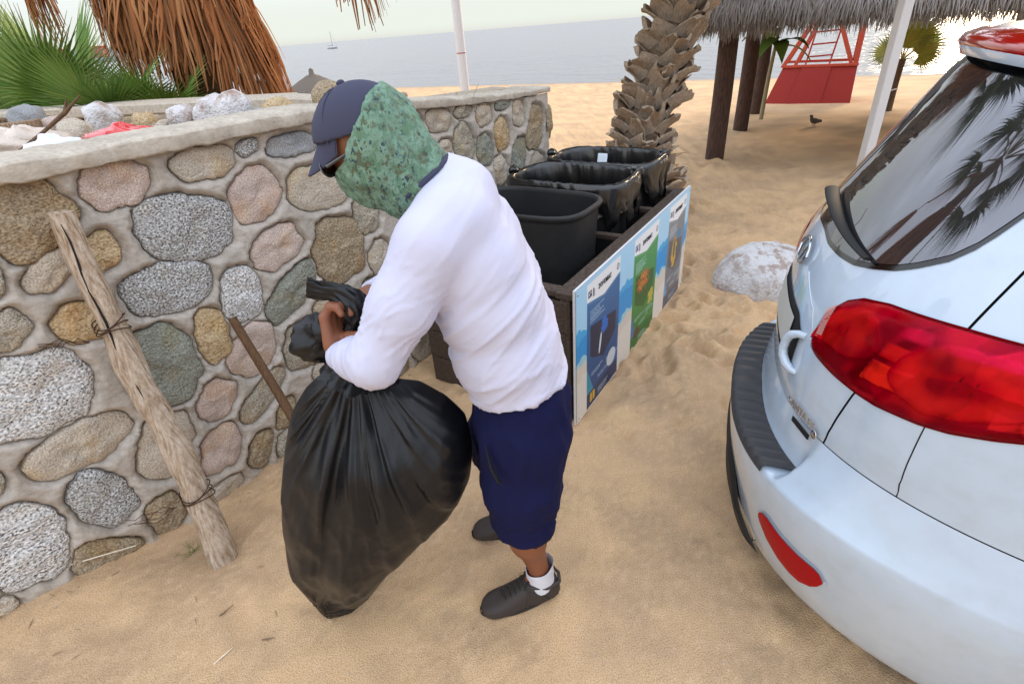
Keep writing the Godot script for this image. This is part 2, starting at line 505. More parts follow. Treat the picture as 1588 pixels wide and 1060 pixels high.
func ground() -> void:
	var xs := spaced(-2.6, 2.9, 0.0165, -300.0, 300.0, 1.09)
	var zs := spaced(-4.6, -0.5, 0.0165, -90.0, 120.0, 1.045)
	var nx := xs.size()
	var nz := zs.size()
	var h := PackedFloat32Array()
	h.resize(nx * nz)
	var n1 := noise(71, 1.1, FastNoiseLite.TYPE_SIMPLEX_SMOOTH, 3)
	var n5 := noise(78, 24.0, FastNoiseLite.TYPE_SIMPLEX_SMOOTH, 2)
	var n2 := noise(72, 6.5, FastNoiseLite.TYPE_SIMPLEX_SMOOTH, 3, 0.6)
	for j in nz:
		for i in nx:
			var x := xs[i]
			var z := zs[j]
			var near := clampf(1.4 - Vector2(x, z).length() * 0.05, 0.5, 1.0)
			var rough := 0.35 + 0.65 * smoothstep(-0.3, 0.4, n1.get_noise_2d(x * 0.6 + 9.0, z * 0.6))
			rough = maxf(rough, smoothstep(-2.3, -3.6, z) * 1.25)
			h[j * nx + i] = gh(x, z) + 0.012 * n1.get_noise_2d(x, z) + 0.0150 * n2.get_noise_2d(x, z) * rough * near + 0.0048 * n5.get_noise_2d(x, z) * rough * smoothstep(-0.5, 0.5, n1.get_noise_2d(x * 1.7 + 40.0, z * 1.7)) * near
	# foot prints and scuffs: shallow pits with a rim
	var r := RandomNumberGenerator.new()
	r.seed = 5
	for k in 900:
		var c := Vector2(r.randf_range(-2.6, 6.5), r.randf_range(-13.0, -0.4))
		if k < 280: c = Vector2(r.randf_range(0.5, 2.4), r.randf_range(-4.2, -1.9))
		if c.x < 0.6 and c.y > -1.9 and r.randf() < 0.5: continue
		var a := r.randf_range(0, TAU)
		var sl := r.randf_range(0.06, 0.14)
		var sw := r.randf_range(0.035, 0.06)
		if k < 280 and k % 2 == 0:
			sl *= 0.5; sw *= 0.6
		var dep := r.randf_range(0.006, 0.016) * (2.3 if c.y < -2.4 else 1.15)
		if c.y < -5.0:
			sl *= 1.7; sw *= 2.0; dep *= 1.7
		var i0 := xs.bsearch(c.x - sl * 2.4)
		var i1 := xs.bsearch(c.x + sl * 2.4)
		var j0 := zs.bsearch(c.y - sl * 2.4)
		var j1 := zs.bsearch(c.y + sl * 2.4)
		for j in range(j0, mini(j1, nz)):
			for i in range(i0, mini(i1, nx)):
				var d := (Vector2(xs[i], zs[j]) - c).rotated(a)
				var e := pow(d.x / sl, 2) + pow(d.y / sw, 2)
				h[j * nx + i] += dep * (-exp(-e * 1.2) + 0.55 * exp(-pow(sqrt(e) - 1.6, 2) * 3.0))
	var pts := PackedVector3Array()
	var cols := PackedColorArray()
	var n3 := noise(73, 0.8, FastNoiseLite.TYPE_SIMPLEX_SMOOTH, 4)
	var n4 := noise(74, 26.0, FastNoiseLite.TYPE_SIMPLEX_SMOOTH, 2)
	for j in nz:
		for i in nx:
			var p := Vector3(xs[i], h[j * nx + i], zs[j])
			pts.push_back(p)
			var t := n3.get_noise_2d(p.x, p.z)
			var f := n4.get_noise_2d(p.x, p.z)
			var col := Color(0.69, 0.485, 0.30).lerp(Color(0.55, 0.39, 0.255), clampf(0.5 + t * 1.3 + 0.9 * n3.get_noise_2d(p.x * 4.0 + 60.0, p.z * 4.0), 0, 1))
			col = col.lerp(Color(0.73, 0.55, 0.40), clampf(f * 0.5, 0, 0.4))
			col = col.lerp(Color(0.40, 0.30, 0.21), clampf(-f * 0.35 + 0.7 * n2.get_noise_2d(p.x * 0.3, p.z * 0.3), 0, 0.45))
			var q := p.x * NQ.x + p.z * NQ.y
			col = col.lerp(Color(0.40, 0.32, 0.25), smoothstep(30.6, 32.2, q))
			cols.push_back(col)
	var mb := MB.new()
	mb.grid(pts, nx, nz, false, cols)
	lone("beach_sand", mb, M.sand, "tan beach sand, scuffed and trodden, sloping down to the sea", "sand", "", "structure")

func sea() -> void:
	var sx := Vector3(-NQ.y, 0, NQ.x)   # along the shore
	var sz := Vector3(NQ.x, 0, NQ.y)     # out to sea
	var us := spaced(-30.0, 45.0, 0.7, -3500.0, 3500.0, 1.12)
	var vs := spaced(31.6, 75.0, 0.22, 31.4, 4200.0, 1.05)
	var n := noise(75, 0.05, FastNoiseLite.TYPE_SIMPLEX_SMOOTH, 3)
	var n2 := noise(76, 0.35, FastNoiseLite.TYPE_SIMPLEX_SMOOTH, 2)
	var pts := PackedVector3Array()
	for v in vs:
		for u in us:
			var ph := v * 1.5 + 2.2 * n.get_noise_2d(u * 0.5, v * 0.9) * 4.0
			var y := SEA_Y + 0.022 * sin(ph) * (0.6 + n.get_noise_2d(u, v + 50.0)) + 0.02 * n2.get_noise_2d(u * 0.35, v) 
			y = lerpf(SEA_Y, y, smoothstep(31.5, 38.0, v))
			if v > 75.0: y = SEA_Y
			pts.push_back(sx * u + sz * v + Vector3(0, y, 0))
	var mb := MB.new()
	mb.grid(pts, us.size(), vs.size())
	lone("sea", mb, M.water, "calm pale grey sea with low ripples beyond the beach", "sea", "", "structure")

func headland() -> void:
	var n := noise(77, 0.02, FastNoiseLite.TYPE_SIMPLEX_SMOOTH, 4)
	var pts := PackedVector3Array()
	for k in 3:
		for j in 60:
			var t := j / 59.0
			var p := Vector3(-760.0, 0, -880.0).lerp(Vector3(-430.0, 0, -900.0), t)
			var hgt := 8.0 + 14.0 * sin(PI * minf(t * 1.05, 1.0)) * (0.7 + 0.5 * n.get_noise_1d(j * 8.0))
			pts.push_back(p + Vector3(0, [-3.0, hgt, -3.0][k], [40.0, 0.0, -60.0][k]))
	var mb := MB.new()
	mb.grid(pts, 60, 3)
	lone("headland", mb, M.hill, "low far headland across the water at the left", "headland", "", "structure")
	for j in 4:
		var b := MB.new()
		var w := 16.0 + 6.0 * (j % 3)
		b.box(Transform3D(Basis.IDENTITY, Vector3(0, 6, 0)), Vector3(w, 12, 14), 0.3)
		var roof := MB.new()
		roof.box(Transform3D(Basis.IDENTITY, Vector3(0, 12.8, 0)), Vector3(w + 2, 1.6, 16), 0.4)
		var th := thing("far_house", Vector3(-640 + 52.0 * j, 5.0, -846.0), ["leftmost far red roofed house on the headland", "second far house from the left on the headland", "third far house from the left on the headland", "rightmost far house on the headland"][j], "house", "houses on the far headland")
		part(th, "wall", b, M.house)
		part(th, "roof", roof, M.tower2)

# ---------------------------------------------------------------- stone wall
var stones := []
func st(k: String, x: float, y: float, a: float, b: float, rot: float) -> void:
	stones.append([k, x, y, a * 1.04, b * 1.04, deg_to_rad(rot), rng.randi()])

func stone_radius(s: Array, th: float, nz: FastNoiseLite) -> float:
	# a rounded, slightly cornered outline that wanders a little
	var e := 2.7
	var c = absf(cos(th)) / s[3]
	var d = absf(sin(th)) / s[4]
	var r := pow(pow(c, e) + pow(d, e), -1.0 / e)
	var o: float = float(s[6] % 1000)
	return r * (1.0 + 0.17 * nz.get_noise_3d(cos(th) * 1.3, sin(th) * 1.3, o) + 0.05 * nz.get_noise_3d(cos(th) * 4.0, sin(th) * 4.0, o + 9.0))

func wall_top(s: float) -> float:
	return 1.515 - 0.13 * smoothstep(0.9, 2.9, s)

func stone_mesh(s: Array, nz: FastNoiseLite, n2: FastNoiseLite, proud := 0.0) -> MB:
	var mb := MB.new()
	var pts := PackedVector3Array()
	var cols := PackedColorArray()
	var nu := 40
	var rings := [0.0, 0.14, 0.28, 0.42, 0.56, 0.69, 0.8, 0.89, 0.96, 1.0, 1.0]
	var o: float = float(s[6] % 977)
	var tone := 0.92 + 0.16 * fmod(o * 0.37, 1.0)
	var tilt := Vector2(sin(o), cos(o * 1.7)) * 0.05
	for k in rings.size():
		for j in nu:
			var th := TAU * j / nu
			var r: float = stone_radius(s, th, nz) * rings[k] * 0.985
			var q := Vector2(cos(th), sin(th)) * r
			var z: float = -0.006 + proud - 0.012 * pow(rings[k], 7.0) + (0.020 * n2.get_noise_3d(q.x, q.y, o) + 0.006 * n2.get_noise_3d(q.x * 3.0, q.y * 3.0, o)) * (1.0 - 0.5 * rings[k]) + q.dot(tilt) * 0.7
			if s[0] in ["t", "n", "m"]: z += 0.012 * absf(n2.get_noise_3d(q.x * 1.6 + 4.0, q.y * 1.6, o))
			if k == rings.size() - 1: z = -0.05
			pts.push_back(Vector3(q.x, q.y, z))
			var v := tone * (1.0 + 0.22 * n2.get_noise_3d(q.x * 1.2, q.y * 1.2, o + 50.0))
			var rust := clampf(n2.get_noise_3d(q.x * 0.7 + 3.0, q.y * 0.7, o + 80.0) * 1.8 - 0.05, 0.0, 0.8)
			var pale := clampf(n2.get_noise_3d(q.x * 1.1, q.y * 1.1 + 5.0, o + 120.0) * 1.8 - 0.15, 0.0, 0.6)
			cols.push_back((Color(v, v, v) * Color(1, 1, 1).lerp(Color(1.0, 0.80, 0.58), rust * (0.35 if s[0] in ["g", "u", "w"] else 0.8))).lerp(Color(1.1, 1.06, 1.0), pale * 0.5))
	mb.grid(pts, nu, rings.size(), true, cols)
	return mb

func stone_wall() -> void:
	st("k", 0.288, 1.388, 0.104, 0.075, -1)
	st("n", 0.022, 1.350, 0.124, 0.108, 18)
	st("b", 0.590, 1.391, 0.119, 0.059, 1)
	st("g", 0.778, 1.414, 0.047, 0.027, 15)
	st("u", 0.980, 1.385, 0.120, 0.043, -3)
	st("k", 0.749, 1.230, 0.118, 0.095, 31)
	st("g", 0.454, 1.184, 0.174, 0.121, -20)
	st("b", 1.053, 1.179, 0.157, 0.097, -10)
	st("o", 0.155, 1.192, 0.068, 0.057, 28)
	st("b", 0.006, 1.181, 0.082, 0.046, 30)
	st("g", 0.303, 0.996, 0.151, 0.092, -8)
	st("w", 0.559, 0.861, 0.120, 0.085, 82)
	st("k", 0.770, 0.996, 0.130, 0.080, 13)
	st("t", 0.779, 0.779, 0.165, 0.072, 33)
	st("n", 1.079, 0.883, 0.160, 0.137, 89)
	st("o", 0.031, 0.987, 0.095, 0.069, -3)
	st("m", -0.171, 1.047, 0.068, 0.051, 37)
	st("w", -0.196, 0.814, 0.159, 0.137, -4)
	st("t", 0.176, 0.716, 0.167, 0.125, 84)
	st("o", 0.389, 0.744, 0.123, 0.063, 83)
	st("k", 0.522, 0.600, 0.123, 0.094, 46)
	st("k", 0.309, 0.473, 0.091, 0.075, 39)
	st("m", 0.488, 0.372, 0.146, 0.058, 33)
	st("m", 0.760, 0.507, 0.121, 0.104, 68)
	st("b", 0.931, 0.616, 0.080, 0.048, -34)
	st("b", 0.066, 0.401, 0.139, 0.102, 62)
	st("k", 0.243, 0.246, 0.112, 0.084, 66)
	st("n", 0.389, 0.120, 0.094, 0.053, 61)
	st("b", -0.169, 0.576, 0.166, 0.083, 1)
	st("m", -0.132, 1.196, 0.049, 0.022, 66)
	st("w", -0.445, 0.329, 0.164, 0.116, 83)
	st("g", -0.196, 0.328, 0.141, 0.081, -75)
	st("n", -0.049, 0.112, 0.091, 0.067, 88)
	st("n", 0.102, 0.171, 0.046, 0.029, 79)
	st("b", 0.187, 0.045, 0.085, 0.045, 3)
	st("n", -0.277, 0.093, 0.116, 0.072, -40)
	st("b", -0.575, 0.160, 0.036, 0.031, -78)
	st("m", -0.401, 0.593, 0.041, 0.018, 70)
	st("b", 1.898, 1.338, 0.094, 0.066, -2)
	st("m", 2.107, 1.354, 0.081, 0.036, -3)
	st("b", 2.295, 1.307, 0.077, 0.066, 18)
	st("t", 2.484, 1.338, 0.073, 0.031, -2)
	st("b", 2.653, 1.272, 0.082, 0.067, 86)
	st("n", 2.843, 1.153, 0.144, 0.091, 73)
	st("m", 2.085, 1.180, 0.106, 0.088, -63)
	st("t", 2.274, 1.108, 0.095, 0.075, -86)
	st("o", 2.461, 1.168, 0.094, 0.077, -85)
	st("t", 2.626, 0.984, 0.141, 0.084, 70)
	st("b", 2.422, 0.954, 0.099, 0.068, -86)
	st("b", 2.853, 0.854, 0.119, 0.100, 70)
	st("b", 1.912, 1.189, 0.057, 0.046, 13)
	st("n", 1.726, 1.353, 0.048, 0.037, -54)
	st("n", 0.563, 0.225, 0.080, 0.045, 56)
	st("m", 0.562, 0.051, 0.096, 0.082, -21)
	st("b", 0.835, 0.260, 0.111, 0.090, 89)
	st("m", 1.279, 0.998, 0.103, 0.075, 88)
	st("t", 1.219, 0.511, 0.154, 0.108, 80)
	st("b", 1.319, 0.746, 0.092, 0.080, -64)
	st("n", 1.487, 0.473, 0.172, 0.124, 70)
	st("b", 1.574, 0.130, 0.168, 0.140, 0)
	st("m", 1.276, 0.118, 0.153, 0.092, 86)
	st("k", 1.861, 0.828, 0.161, 0.153, 8)
	st("m", 2.170, 0.710, 0.154, 0.131, -79)
	st("b", 1.903, 0.414, 0.195, 0.151, -27)
	st("t", 2.462, 0.625, 0.159, 0.102, -88)
	st("n", 2.289, 0.277, 0.176, 0.137, -79)
	st("b", 1.979, 0.073, 0.166, 0.104, -20)
	# more stones past the left edge of the view, and low ones half buried
	st("b", -0.52, 1.28, 0.13, 0.10, 10); st("t", -0.47, 1.06, 0.13, 0.09, -10); st("k", -0.75, 0.92, 0.12, 0.14, 0)
	st("g", -0.80, 0.58, 0.15, 0.12, 20); st("b", -0.50, 0.70, 0.09, 0.07, 0); st("n", -0.80, 0.28, 0.12, 0.09, 0); st("k", -0.84, 1.25, 0.15, 0.12, 0)
	st("b", -0.27, 1.36, 0.10, 0.06, 0)
	var root := thing("stone_wall", WALL_A, "waist high retaining wall of rounded mixed stones in grey mortar with concrete cap", "wall")
	root.basis = Basis(WALL_U, Vector3.UP, WALL_N)
	var nz := noise(81, 0.9, FastNoiseLite.TYPE_SIMPLEX_SMOOTH, 2)
	var n2 := noise(82, 9.0, FastNoiseLite.TYPE_SIMPLEX_SMOOTH, 3)
	var n3 := noise(83, 5.0, FastNoiseLite.TYPE_SIMPLEX_SMOOTH, 4, 0.6)
	var step := 0.0105
	var s0 := -1.15
	var s1 := 3.0
	var y0 := -0.2
	var nu := int((s1 - s0) / step) + 1
	var nv := int((1.47 - y0) / step) + 1
	var rho := PackedFloat32Array()
	rho.resize(nu * nv)
	rho.fill(9.0)
	for s in stones:
		var rm: float = maxf(s[3], s[4]) * 1.5 + 0.03
		var tab := PackedFloat32Array()
		for k in 96: tab.push_back(stone_radius(s, TAU * k / 96.0, nz))
		for j in range(maxi(0, int((s[2] - rm - y0) / step)), mini(nv, int((s[2] + rm - y0) / step) + 1)):
			for i in range(maxi(0, int((s[1] - rm - s0) / step)), mini(nu, int((s[1] + rm - s0) / step) + 1)):
				var d := Vector2(s0 + i * step - s[1], y0 + j * step - s[2]).rotated(-s[5])
				var th := d.angle()
				var kk := int(round((th + TAU) / TAU * 96.0)) % 96
				var q := d.length() - tab[kk]
				var n := j * nu + i
				rho[n] = minf(rho[n], q)
	var pts := PackedVector3Array()
	var cols := PackedColorArray()
	for j in nv:
		for i in nu:
			var x := s0 + i * step
			var y := y0 + j * step
			var top := wall_top(x) - 0.045
			if y > top: y = lerpf(top, y, 0.05)
			var q := rho[j * nu + i]
			var z := 0.006 * n3.get_noise_2d(x * 0.7, y * 0.7) + 0.0012 * n2.get_noise_2d(x * 3.0, y * 3.0)
			# the joint is trowelled: proud beside the stone, cut back sharply at its edge
			z += 0.003 * exp(-pow((q - 0.030) / 0.012, 2))
			z -= 0.018 * smoothstep(0.020, 0.004, q) + 0.026 * smoothstep(0.006, -0.008, q)
			pts.push_back(Vector3(x, y, z))
			var t := n3.get_noise_2d(x * 0.7 + 30.0, y * 0.7)
			var col := Color(0.62, 0.565, 0.505).lerp(Color(0.50, 0.455, 0.40), clampf(0.5 + t * 1.2, 0, 1))
			col = col.lerp(Color(0.52, 0.42, 0.31), 0.5 * smoothstep(0.35 + 0.15 * t, 0.0, y))
			cols.push_back(col)
	var mb := MB.new()
	mb.grid(pts, nu, nv, false, cols)
	part(root, "mortar", mb, M.mortar)
	# core behind the face, down the far end too
	var core := MB.new()
	core.col = Color(0.5, 0.44, 0.36)
	for k in 14:
		var a := s0 + (s1 - s0) * k / 14.0
		var b := s0 + (s1 - s0) * (k + 1) / 14.0
		var t := wall_top((a + b) * 0.5) - 0.06
		core.box(Transform3D(Basis.IDENTITY, Vector3((a + b) * 0.5, t * 0.5 - 0.15, -0.19)), Vector3(b - a, t + 0.3, 0.27), 0.003)
	part(root, "wall_core", core, M.mortar)
	for s in stones:
		var o := part(root, "stone", stone_mesh(s, nz, n2), M["st_" + s[0]])
		o.transform = Transform3D(Basis(Vector3.BACK, s[5]), Vector3(s[1], s[2], 0))
	# the far end of the wall: stones that bulge round the corner
	for e in [["n", 1.16, -0.10, 0.11, 0.15], ["b", 0.90, -0.12, 0.10, 0.11], ["m", 0.66, -0.10, 0.10, 0.12], ["t", 0.40, -0.11, 0.10, 0.13], ["n", 0.12, -0.12, 0.11, 0.12], ["b", 1.15, -0.26, 0.06, 0.12], ["m", 0.8, -0.27, 0.05, 0.13]]:
		var s := [e[0], 0.0, 0.0, e[3], e[4], 0.0, rng.randi()]
		var o := part(root, "stone", stone_mesh(s, nz, n2, 0.035), M["st_" + e[0]])
		o.transform = Transform3D(Basis(Vector3(0, 0, -1), Vector3.UP, Vector3.RIGHT), Vector3(3.015, e[1], e[2]))
	# concrete cap
	var prof := [Vector2(0.024, -0.058), Vector2(0.034, -0.050), Vector2(0.036, -0.012), Vector2(0.026, 0.0), Vector2(-0.10, 0.004), Vector2(-0.24, 0.002), Vector2(-0.31, -0.004), Vector2(-0.325, -0.018), Vector2(-0.325, -0.06), Vector2(-0.1, -0.062)]
	var cp := PackedVector3Array()
	var cc := PackedColorArray()
	var ns := 190
	var caps := [PackedVector3Array(), PackedVector3Array()]
	for k in ns:
		var x := lerpf(s0, 3.008, k / float(ns - 1))
		var thin := lerpf(1.0, 0.6, smoothstep(0.9, 2.9, x))
		for q in prof:
			var w := Vector3(x, wall_top(x) + q.y * thin, q.x * (lerpf(1.0, 0.45, smoothstep(1.2, 2.6, x)) if q.x > 0.0 else 1.0))
			w += Vector3(0, n3.get_noise_3d(x * 1.2, q.y * 3.0, q.x), n3.get_noise_3d(x * 1.2 + 20.0, q.y * 3.0, q.x)) * 0.011
			w.y += 0.003 * n2.get_noise_2d(x * 3.0, q.x * 9.0)
			cp.push_back(w)
			if k == 0: caps[0].push_back(w)
			if k == ns - 1: caps[1].push_back(w)
			var t := n3.get_noise_2d(x, q.x + 9.0)
			cc.push_back(Color(0.66, 0.60, 0.51).lerp(Color(0.50, 0.445, 0.37), clampf(0.4 + t * 1.2, 0, 1)))
	var cap := MB.new()
	cap.grid(cp, prof.size(), ns, true, cc)
	cap.col = Color(0.6, 0.53, 0.44)
	cap.face(Array(caps[0]))
	cap.face(Array(caps[1]))
	part(root, "concrete_cap", cap, M.mortar)
	# weathered post leaning on the wall
	var post := thing("driftwood_post", Vector3(-1.23, -0.03, -1.43), "weathered grey driftwood post leaning against the stone wall", "post")
	var tip := Vector3(-0.13, 1.39, -0.215)
	var pp := []
	var pr := []
	for k in 22:
		var t := k / 21.0
		pp.append(tip * t + Vector3(0.016 * sin(t * 7.0), 0, 0.014 * cos(t * 5.0) - 0.014) + Vector3(0.012, 0, 0) * sin(t * 19.0) * 0.4)
		pr.append(lerpf(0.052, 0.036, t) * (1.0 + 0.07 * sin(t * 23.0) + 0.05 * sin(t * 41.0)))
	var pm := MB.new()
	pm.col = Color(0.80, 0.785, 0.765)
	pm.tube(pp, pr, 16)
	for k in pm.v.size():
		var q := pm.v[k]
		pm.v[k] += Vector3(n2.get_noise_3dv(q * 1.7), 0, n2.get_noise_3dv(q * 1.7 + Vector3(5, 5, 5))) * 0.012
	part(post, "trunk", pm, M.driftwood)
	var crack := MB.new()
	var ax := tip.normalized()
	var cpts := []
	for k in 14:
		var t := 0.98 - 0.5 * k / 13.0
		cpts.append(tip * t + Vector3(0.016 * sin(t * 7.0) + 0.012 * sin(k * 1.3) * 0.4 + 0.012, 0.0, 0.014 * cos(t * 5.0) - 0.014 + lerpf(0.045, 0.034, t)))
	crack.tube(cpts, [0.001, 0.003, 0.003, 0.004, 0.003, 0.003, 0.004, 0.003, 0.003, 0.002, 0.003, 0.002, 0.002, 0.001], 5)
	part(post, "crack", crack, M.gap)
	for h in [0.72, 0.235]:
		var wm := MB.new()
		for loop in 3:
			var ring := []
			var rr := []
			for k in 25:
				var a := TAU * k / 24.0
				ring.append(tip * (h + 0.01 * loop + 0.006 * sin(a * 2.0 + loop)) + Vector3(cos(a), 0.12 * sin(a + loop), sin(a)) * (lerpf(0.058, 0.046, h)) + Vector3(0.016 * sin(h * 7.0), 0, 0.014 * cos(h * 5.0) - 0.014))
				rr.append(0.0022)
			wm.tube(ring, rr, 5)
		for tail in 4:
			var a := rng.randf_range(2.4, 4.0)
			var c: Vector3 = tip * h + Vector3(cos(a), 0, -sin(a) * 0.3) * 0.05 + Vector3(0, 0, 0.05)
			var t2 := [c]
			var r2 := [0.002]
			for k in 5:
				c += Vector3(cos(a) * 0.035, rng.randf_range(-0.028, 0.024), rng.randf_range(-0.005, 0.014))
				t2.append(c)
				r2.append(0.0013)
			wm.tube(t2, r2, 5)
		part(post, "wire", wm, M.wire)
	# thin brown stick
	var sm := MB.new()
	sm.tube([Vector3(0, 0, 0), Vector3(-0.22, 0.50, -0.20), Vector3(-0.36, 0.81, -0.32)], [0.021, 0.02, 0.018], 8)
	lone("brown_stick", sm, M.brownwood, "thin brown stick leaning on the stone wall just behind the black bag", "stick", "", "", Transform3D(Basis.IDENTITY, Vector3(-0.785, -0.01, -1.655)))

func boulder_mesh(seed_: int, size: Vector3, rough := 0.16, col := Color.WHITE) -> MB:
	var mb := MB.new()
	var n := noise(seed_, 0.9, FastNoiseLite.TYPE_SIMPLEX_SMOOTH, 4, 0.5)
	var pts := PackedVector3Array()
	var cols := PackedColorArray()
	var nu := 26
	var nv := 15
	for y in nv:
		var b := PI * y / (nv - 1)
		for x in nu:
			var a := TAU * x / nu
			var d := Vector3(sin(b) * cos(a), cos(b), sin(b) * sin(a))
			var e := d
			for k in 3: e[k] = signf(d[k]) * pow(absf(d[k]), 0.8)
			pts.push_back(e * size * (1.0 + rough * n.get_noise_3dv(d * 1.2)) )
			var v := 0.95 + 0.15 * n.get_noise_3dv(d * 2.0)
			cols.push_back(Color(col.r * v, col.g * v, col.b * v))
	mb.grid(pts, nu, nv, true, cols)
	return mb

func planter() -> void:
	# soil between the wall and the low wall behind it
	var n := noise(91, 2.2, FastNoiseLite.TYPE_SIMPLEX_SMOOTH, 4)
	var sx := WALL_U
	var pts := PackedVector3Array()
	var cols := PackedColorArray()
	for j in 70:
		for i in 110:
			var s := lerpf(-1.6, 3.0, i / 109.0)
			var d := lerpf(0.2, 1.75, j / 69.0)
			var p := WALL_A + WALL_U * s - WALL_N * d
			p.y = 1.43 - 0.1 * smoothstep(1.2, 2.8, s) + 0.055 * n.get_noise_2d(p.x * 1.4, p.z * 1.4) + 0.015 * n.get_noise_2d(p.x * 9.0, p.z * 9.0)
			if s > 1.0: p.y -= 0.02
			pts.push_back(p)
			var t := clampf(0.5 + n.get_noise_2d(p.x * 2.0 + 7.0, p.z * 2.0), 0, 1)
			cols.push_back(Color(0.44, 0.33, 0.23).lerp(Color(0.29, 0.23, 0.17), t))
	var mb := MB.new()
	mb.grid(pts, 110, 70, false, cols, true)
	lone("planter_soil", mb, M.soil, "dry rubbly soil filling the bed above the stone wall", "soil", "", "structure")
	# low back wall, running along the left and behind
	var back := thing("low_back_wall", Vector3.ZERO, "low pale wall along the far side of the rubble bed, before the fan palms", "wall")
	var line := [Vector3(-5.2, 0, -4.35), Vector3(-3.36, 0, -4.08), Vector3(-2.4, 0, -3.92), Vector3(-1.26, 0, -3.62), Vector3(-0.45, 0, -3.72), Vector3(0.05, 0, -4.05)]
	var tops := [1.50, 1.50, 1.50, 1.49, 1.38, 1.34]
	var face_ := MB.new()
	var capm := MB.new()
	face_.col = Color(0.5, 0.44, 0.36)
	capm.col = Color(0.64, 0.58, 0.49)
	for k in line.size() - 1:
		var a: Vector3 = line[k]
		var b: Vector3 = line[k + 1]
		var d := b - a
		var bs := Basis(d.normalized(), Vector3.UP, d.normalized().cross(Vector3.UP))
		var tl: float = atan2(tops[k + 1] - tops[k], d.length())
		face_.box(Transform3D(bs, (a + b) * 0.5 + Vector3(0, 0.6, 0)), Vector3(d.length() + 0.02, 1.6, 0.16), 0.01)
		capm.box(Transform3D(bs * Basis(Vector3.BACK, tl), (a + b) * 0.5 + Vector3(0, (tops[k] + tops[k + 1]) * 0.5 - 0.035, 0)), Vector3(d.length() + 0.03, 0.07, 0.24 + 0.006 * k), 0.012)
	part(back, "wall_face", face_, M.mortar)
	part(back, "wall_cap", capm, M.mortar)
	# rubble lying in the bed
	var list := [
		["w", Vector3(-1.51, 1.475, -2.84), Vector3(0.068, 0.066, 0.06), "round white stone left of the big white boulder"],
		["w", Vector3(-1.33, 1.485, -2.80), Vector3(0.095, 0.088, 0.08), "big cracked white boulder, the left one of the pair in the bed"],
		["w", Vector3(-1.21, 1.49, -2.73), Vector3(0.09, 0.095, 0.075), "big white and tan boulder, the right one of the pair in the bed"],
		["w", Vector3(-1.98, 1.49, -2.97), Vector3(0.085, 0.08, 0.075), "mid sized pale grey stone standing alone in the rubble bed"],
		["b", Vector3(-1.93, 1.46, -2.68), Vector3(0.085, 0.07, 0.07), "cream rounded stone next to the dry brown frond stalk"],
		["u", Vector3(-2.62, 1.48, -3.32), Vector3(0.09, 0.085, 0.08), "bluish grey stone beside the planks at the far left"],
		["o", Vector3(-1.77, 1.46, -2.96), Vector3(0.06, 0.05, 0.05), "small ochre stone in the middle of the rubble bed"],
		["u", Vector3(-1.05, 1.47, -2.64), Vector3(0.055, 0.045, 0.05), "small blue grey stone in front of the rusty brown boulder"],
		["o", Vector3(-1.02, 1.485, -2.78), Vector3(0.078, 0.055, 0.06), "rusty brown rounded boulder right of the big white pair"],
		["g", Vector3(-2.05, 1.455, -2.99), Vector3(0.045, 0.04, 0.04), "small dark grey stone left of the lone pale grey stone"],
		["n", Vector3(-1.88, 1.46, -3.0), Vector3(0.04, 0.035, 0.035), "small dark brown stone right of the lone pale grey stone"],
		["k", Vector3(-2.4, 1.46, -3.2), Vector3(0.07, 0.05, 0.06), "flat pinkish stone between the planks and the cream stone"],
		["b", Vector3(-1.62, 1.455, -2.62), Vector3(0.17, 0.03, 0.06), "long flat beige slab behind the torn red packet"],
		["b", Vector3(-1.62, 1.45, -2.86), Vector3(0.04, 0.03, 0.04), "small beige stone at the foot of the round white stone"],
		["n", Vector3(-0.95, 1.46, -2.58), Vector3(0.06, 0.03, 0.05), "flat brown stone on the bed's edge behind the capped man"],
		["k", Vector3(-1.42, 1.44, -2.66), Vector3(0.09, 0.03, 0.05), "flat pinkish slab in front of the big white pair of boulders"]]
	for k in list.size():
		var e: Array = list[k]
		var white: bool = e[0] == "w"
		var m := boulder_mesh(300 + k, e[2], 0.22)
		lone("rubble_stone", m, M.rockwhite if white else M["st_" + e[0]], e[3], "stone", "loose stones in the rubble bed", "", Transform3D(Basis(Vector3.UP, k * 1.3), e[1]))
	# squared brown stone standing on the wall's back edge
	var sq := boulder_mesh(340, Vector3(0.085, 0.085, 0.07), 0.14)
	lone("square_stone", sq, M.st_n, "squarish brown grey stone standing up behind the man's cap", "stone", "", "", Transform3D(Basis(Vector3.UP, 0.5), Vector3(-0.79, 1.505, -2.86)))
	var peb := MultiMesh.new()
	peb.transform_format = MultiMesh.TRANSFORM_3D
	peb.mesh = boulder_mesh(350, Vector3.ONE, 0.3, Color(0.8, 0.75, 0.7)).mesh()
	peb.instance_count = 420
	for k in 420:
		var s := rng.randf_range(-1.4, 2.8)
		var d := rng.randf_range(0.36, 1.6)
		var p := WALL_A + WALL_U * s - WALL_N * d
		p.y = 1.43 - 0.1 * smoothstep(1.2, 2.8, s) + 0.055 * n.get_noise_2d(p.x * 1.4, p.z * 1.4)
		var r := 0.008 + 0.04 * pow(rng.randf(), 3.0)
		peb.set_instance_transform(k, Transform3D(Basis(Vector3.UP, rng.randf() * TAU).scaled(Vector3(r, r * 0.7, r * 1.2)), p))
	var pi := MultiMeshInstance3D.new()
	pi.name = "gravel"
	pi.multimesh = peb
	pi.material_override = M.st_b
	add_child(pi)
	tag(pi, "small gravel and rubble scattered over the bed", "gravel", "", "stuff")
	# litter in the bed
	var cr := noise(92, 14.0, FastNoiseLite.TYPE_SIMPLEX_SMOOTH, 3)
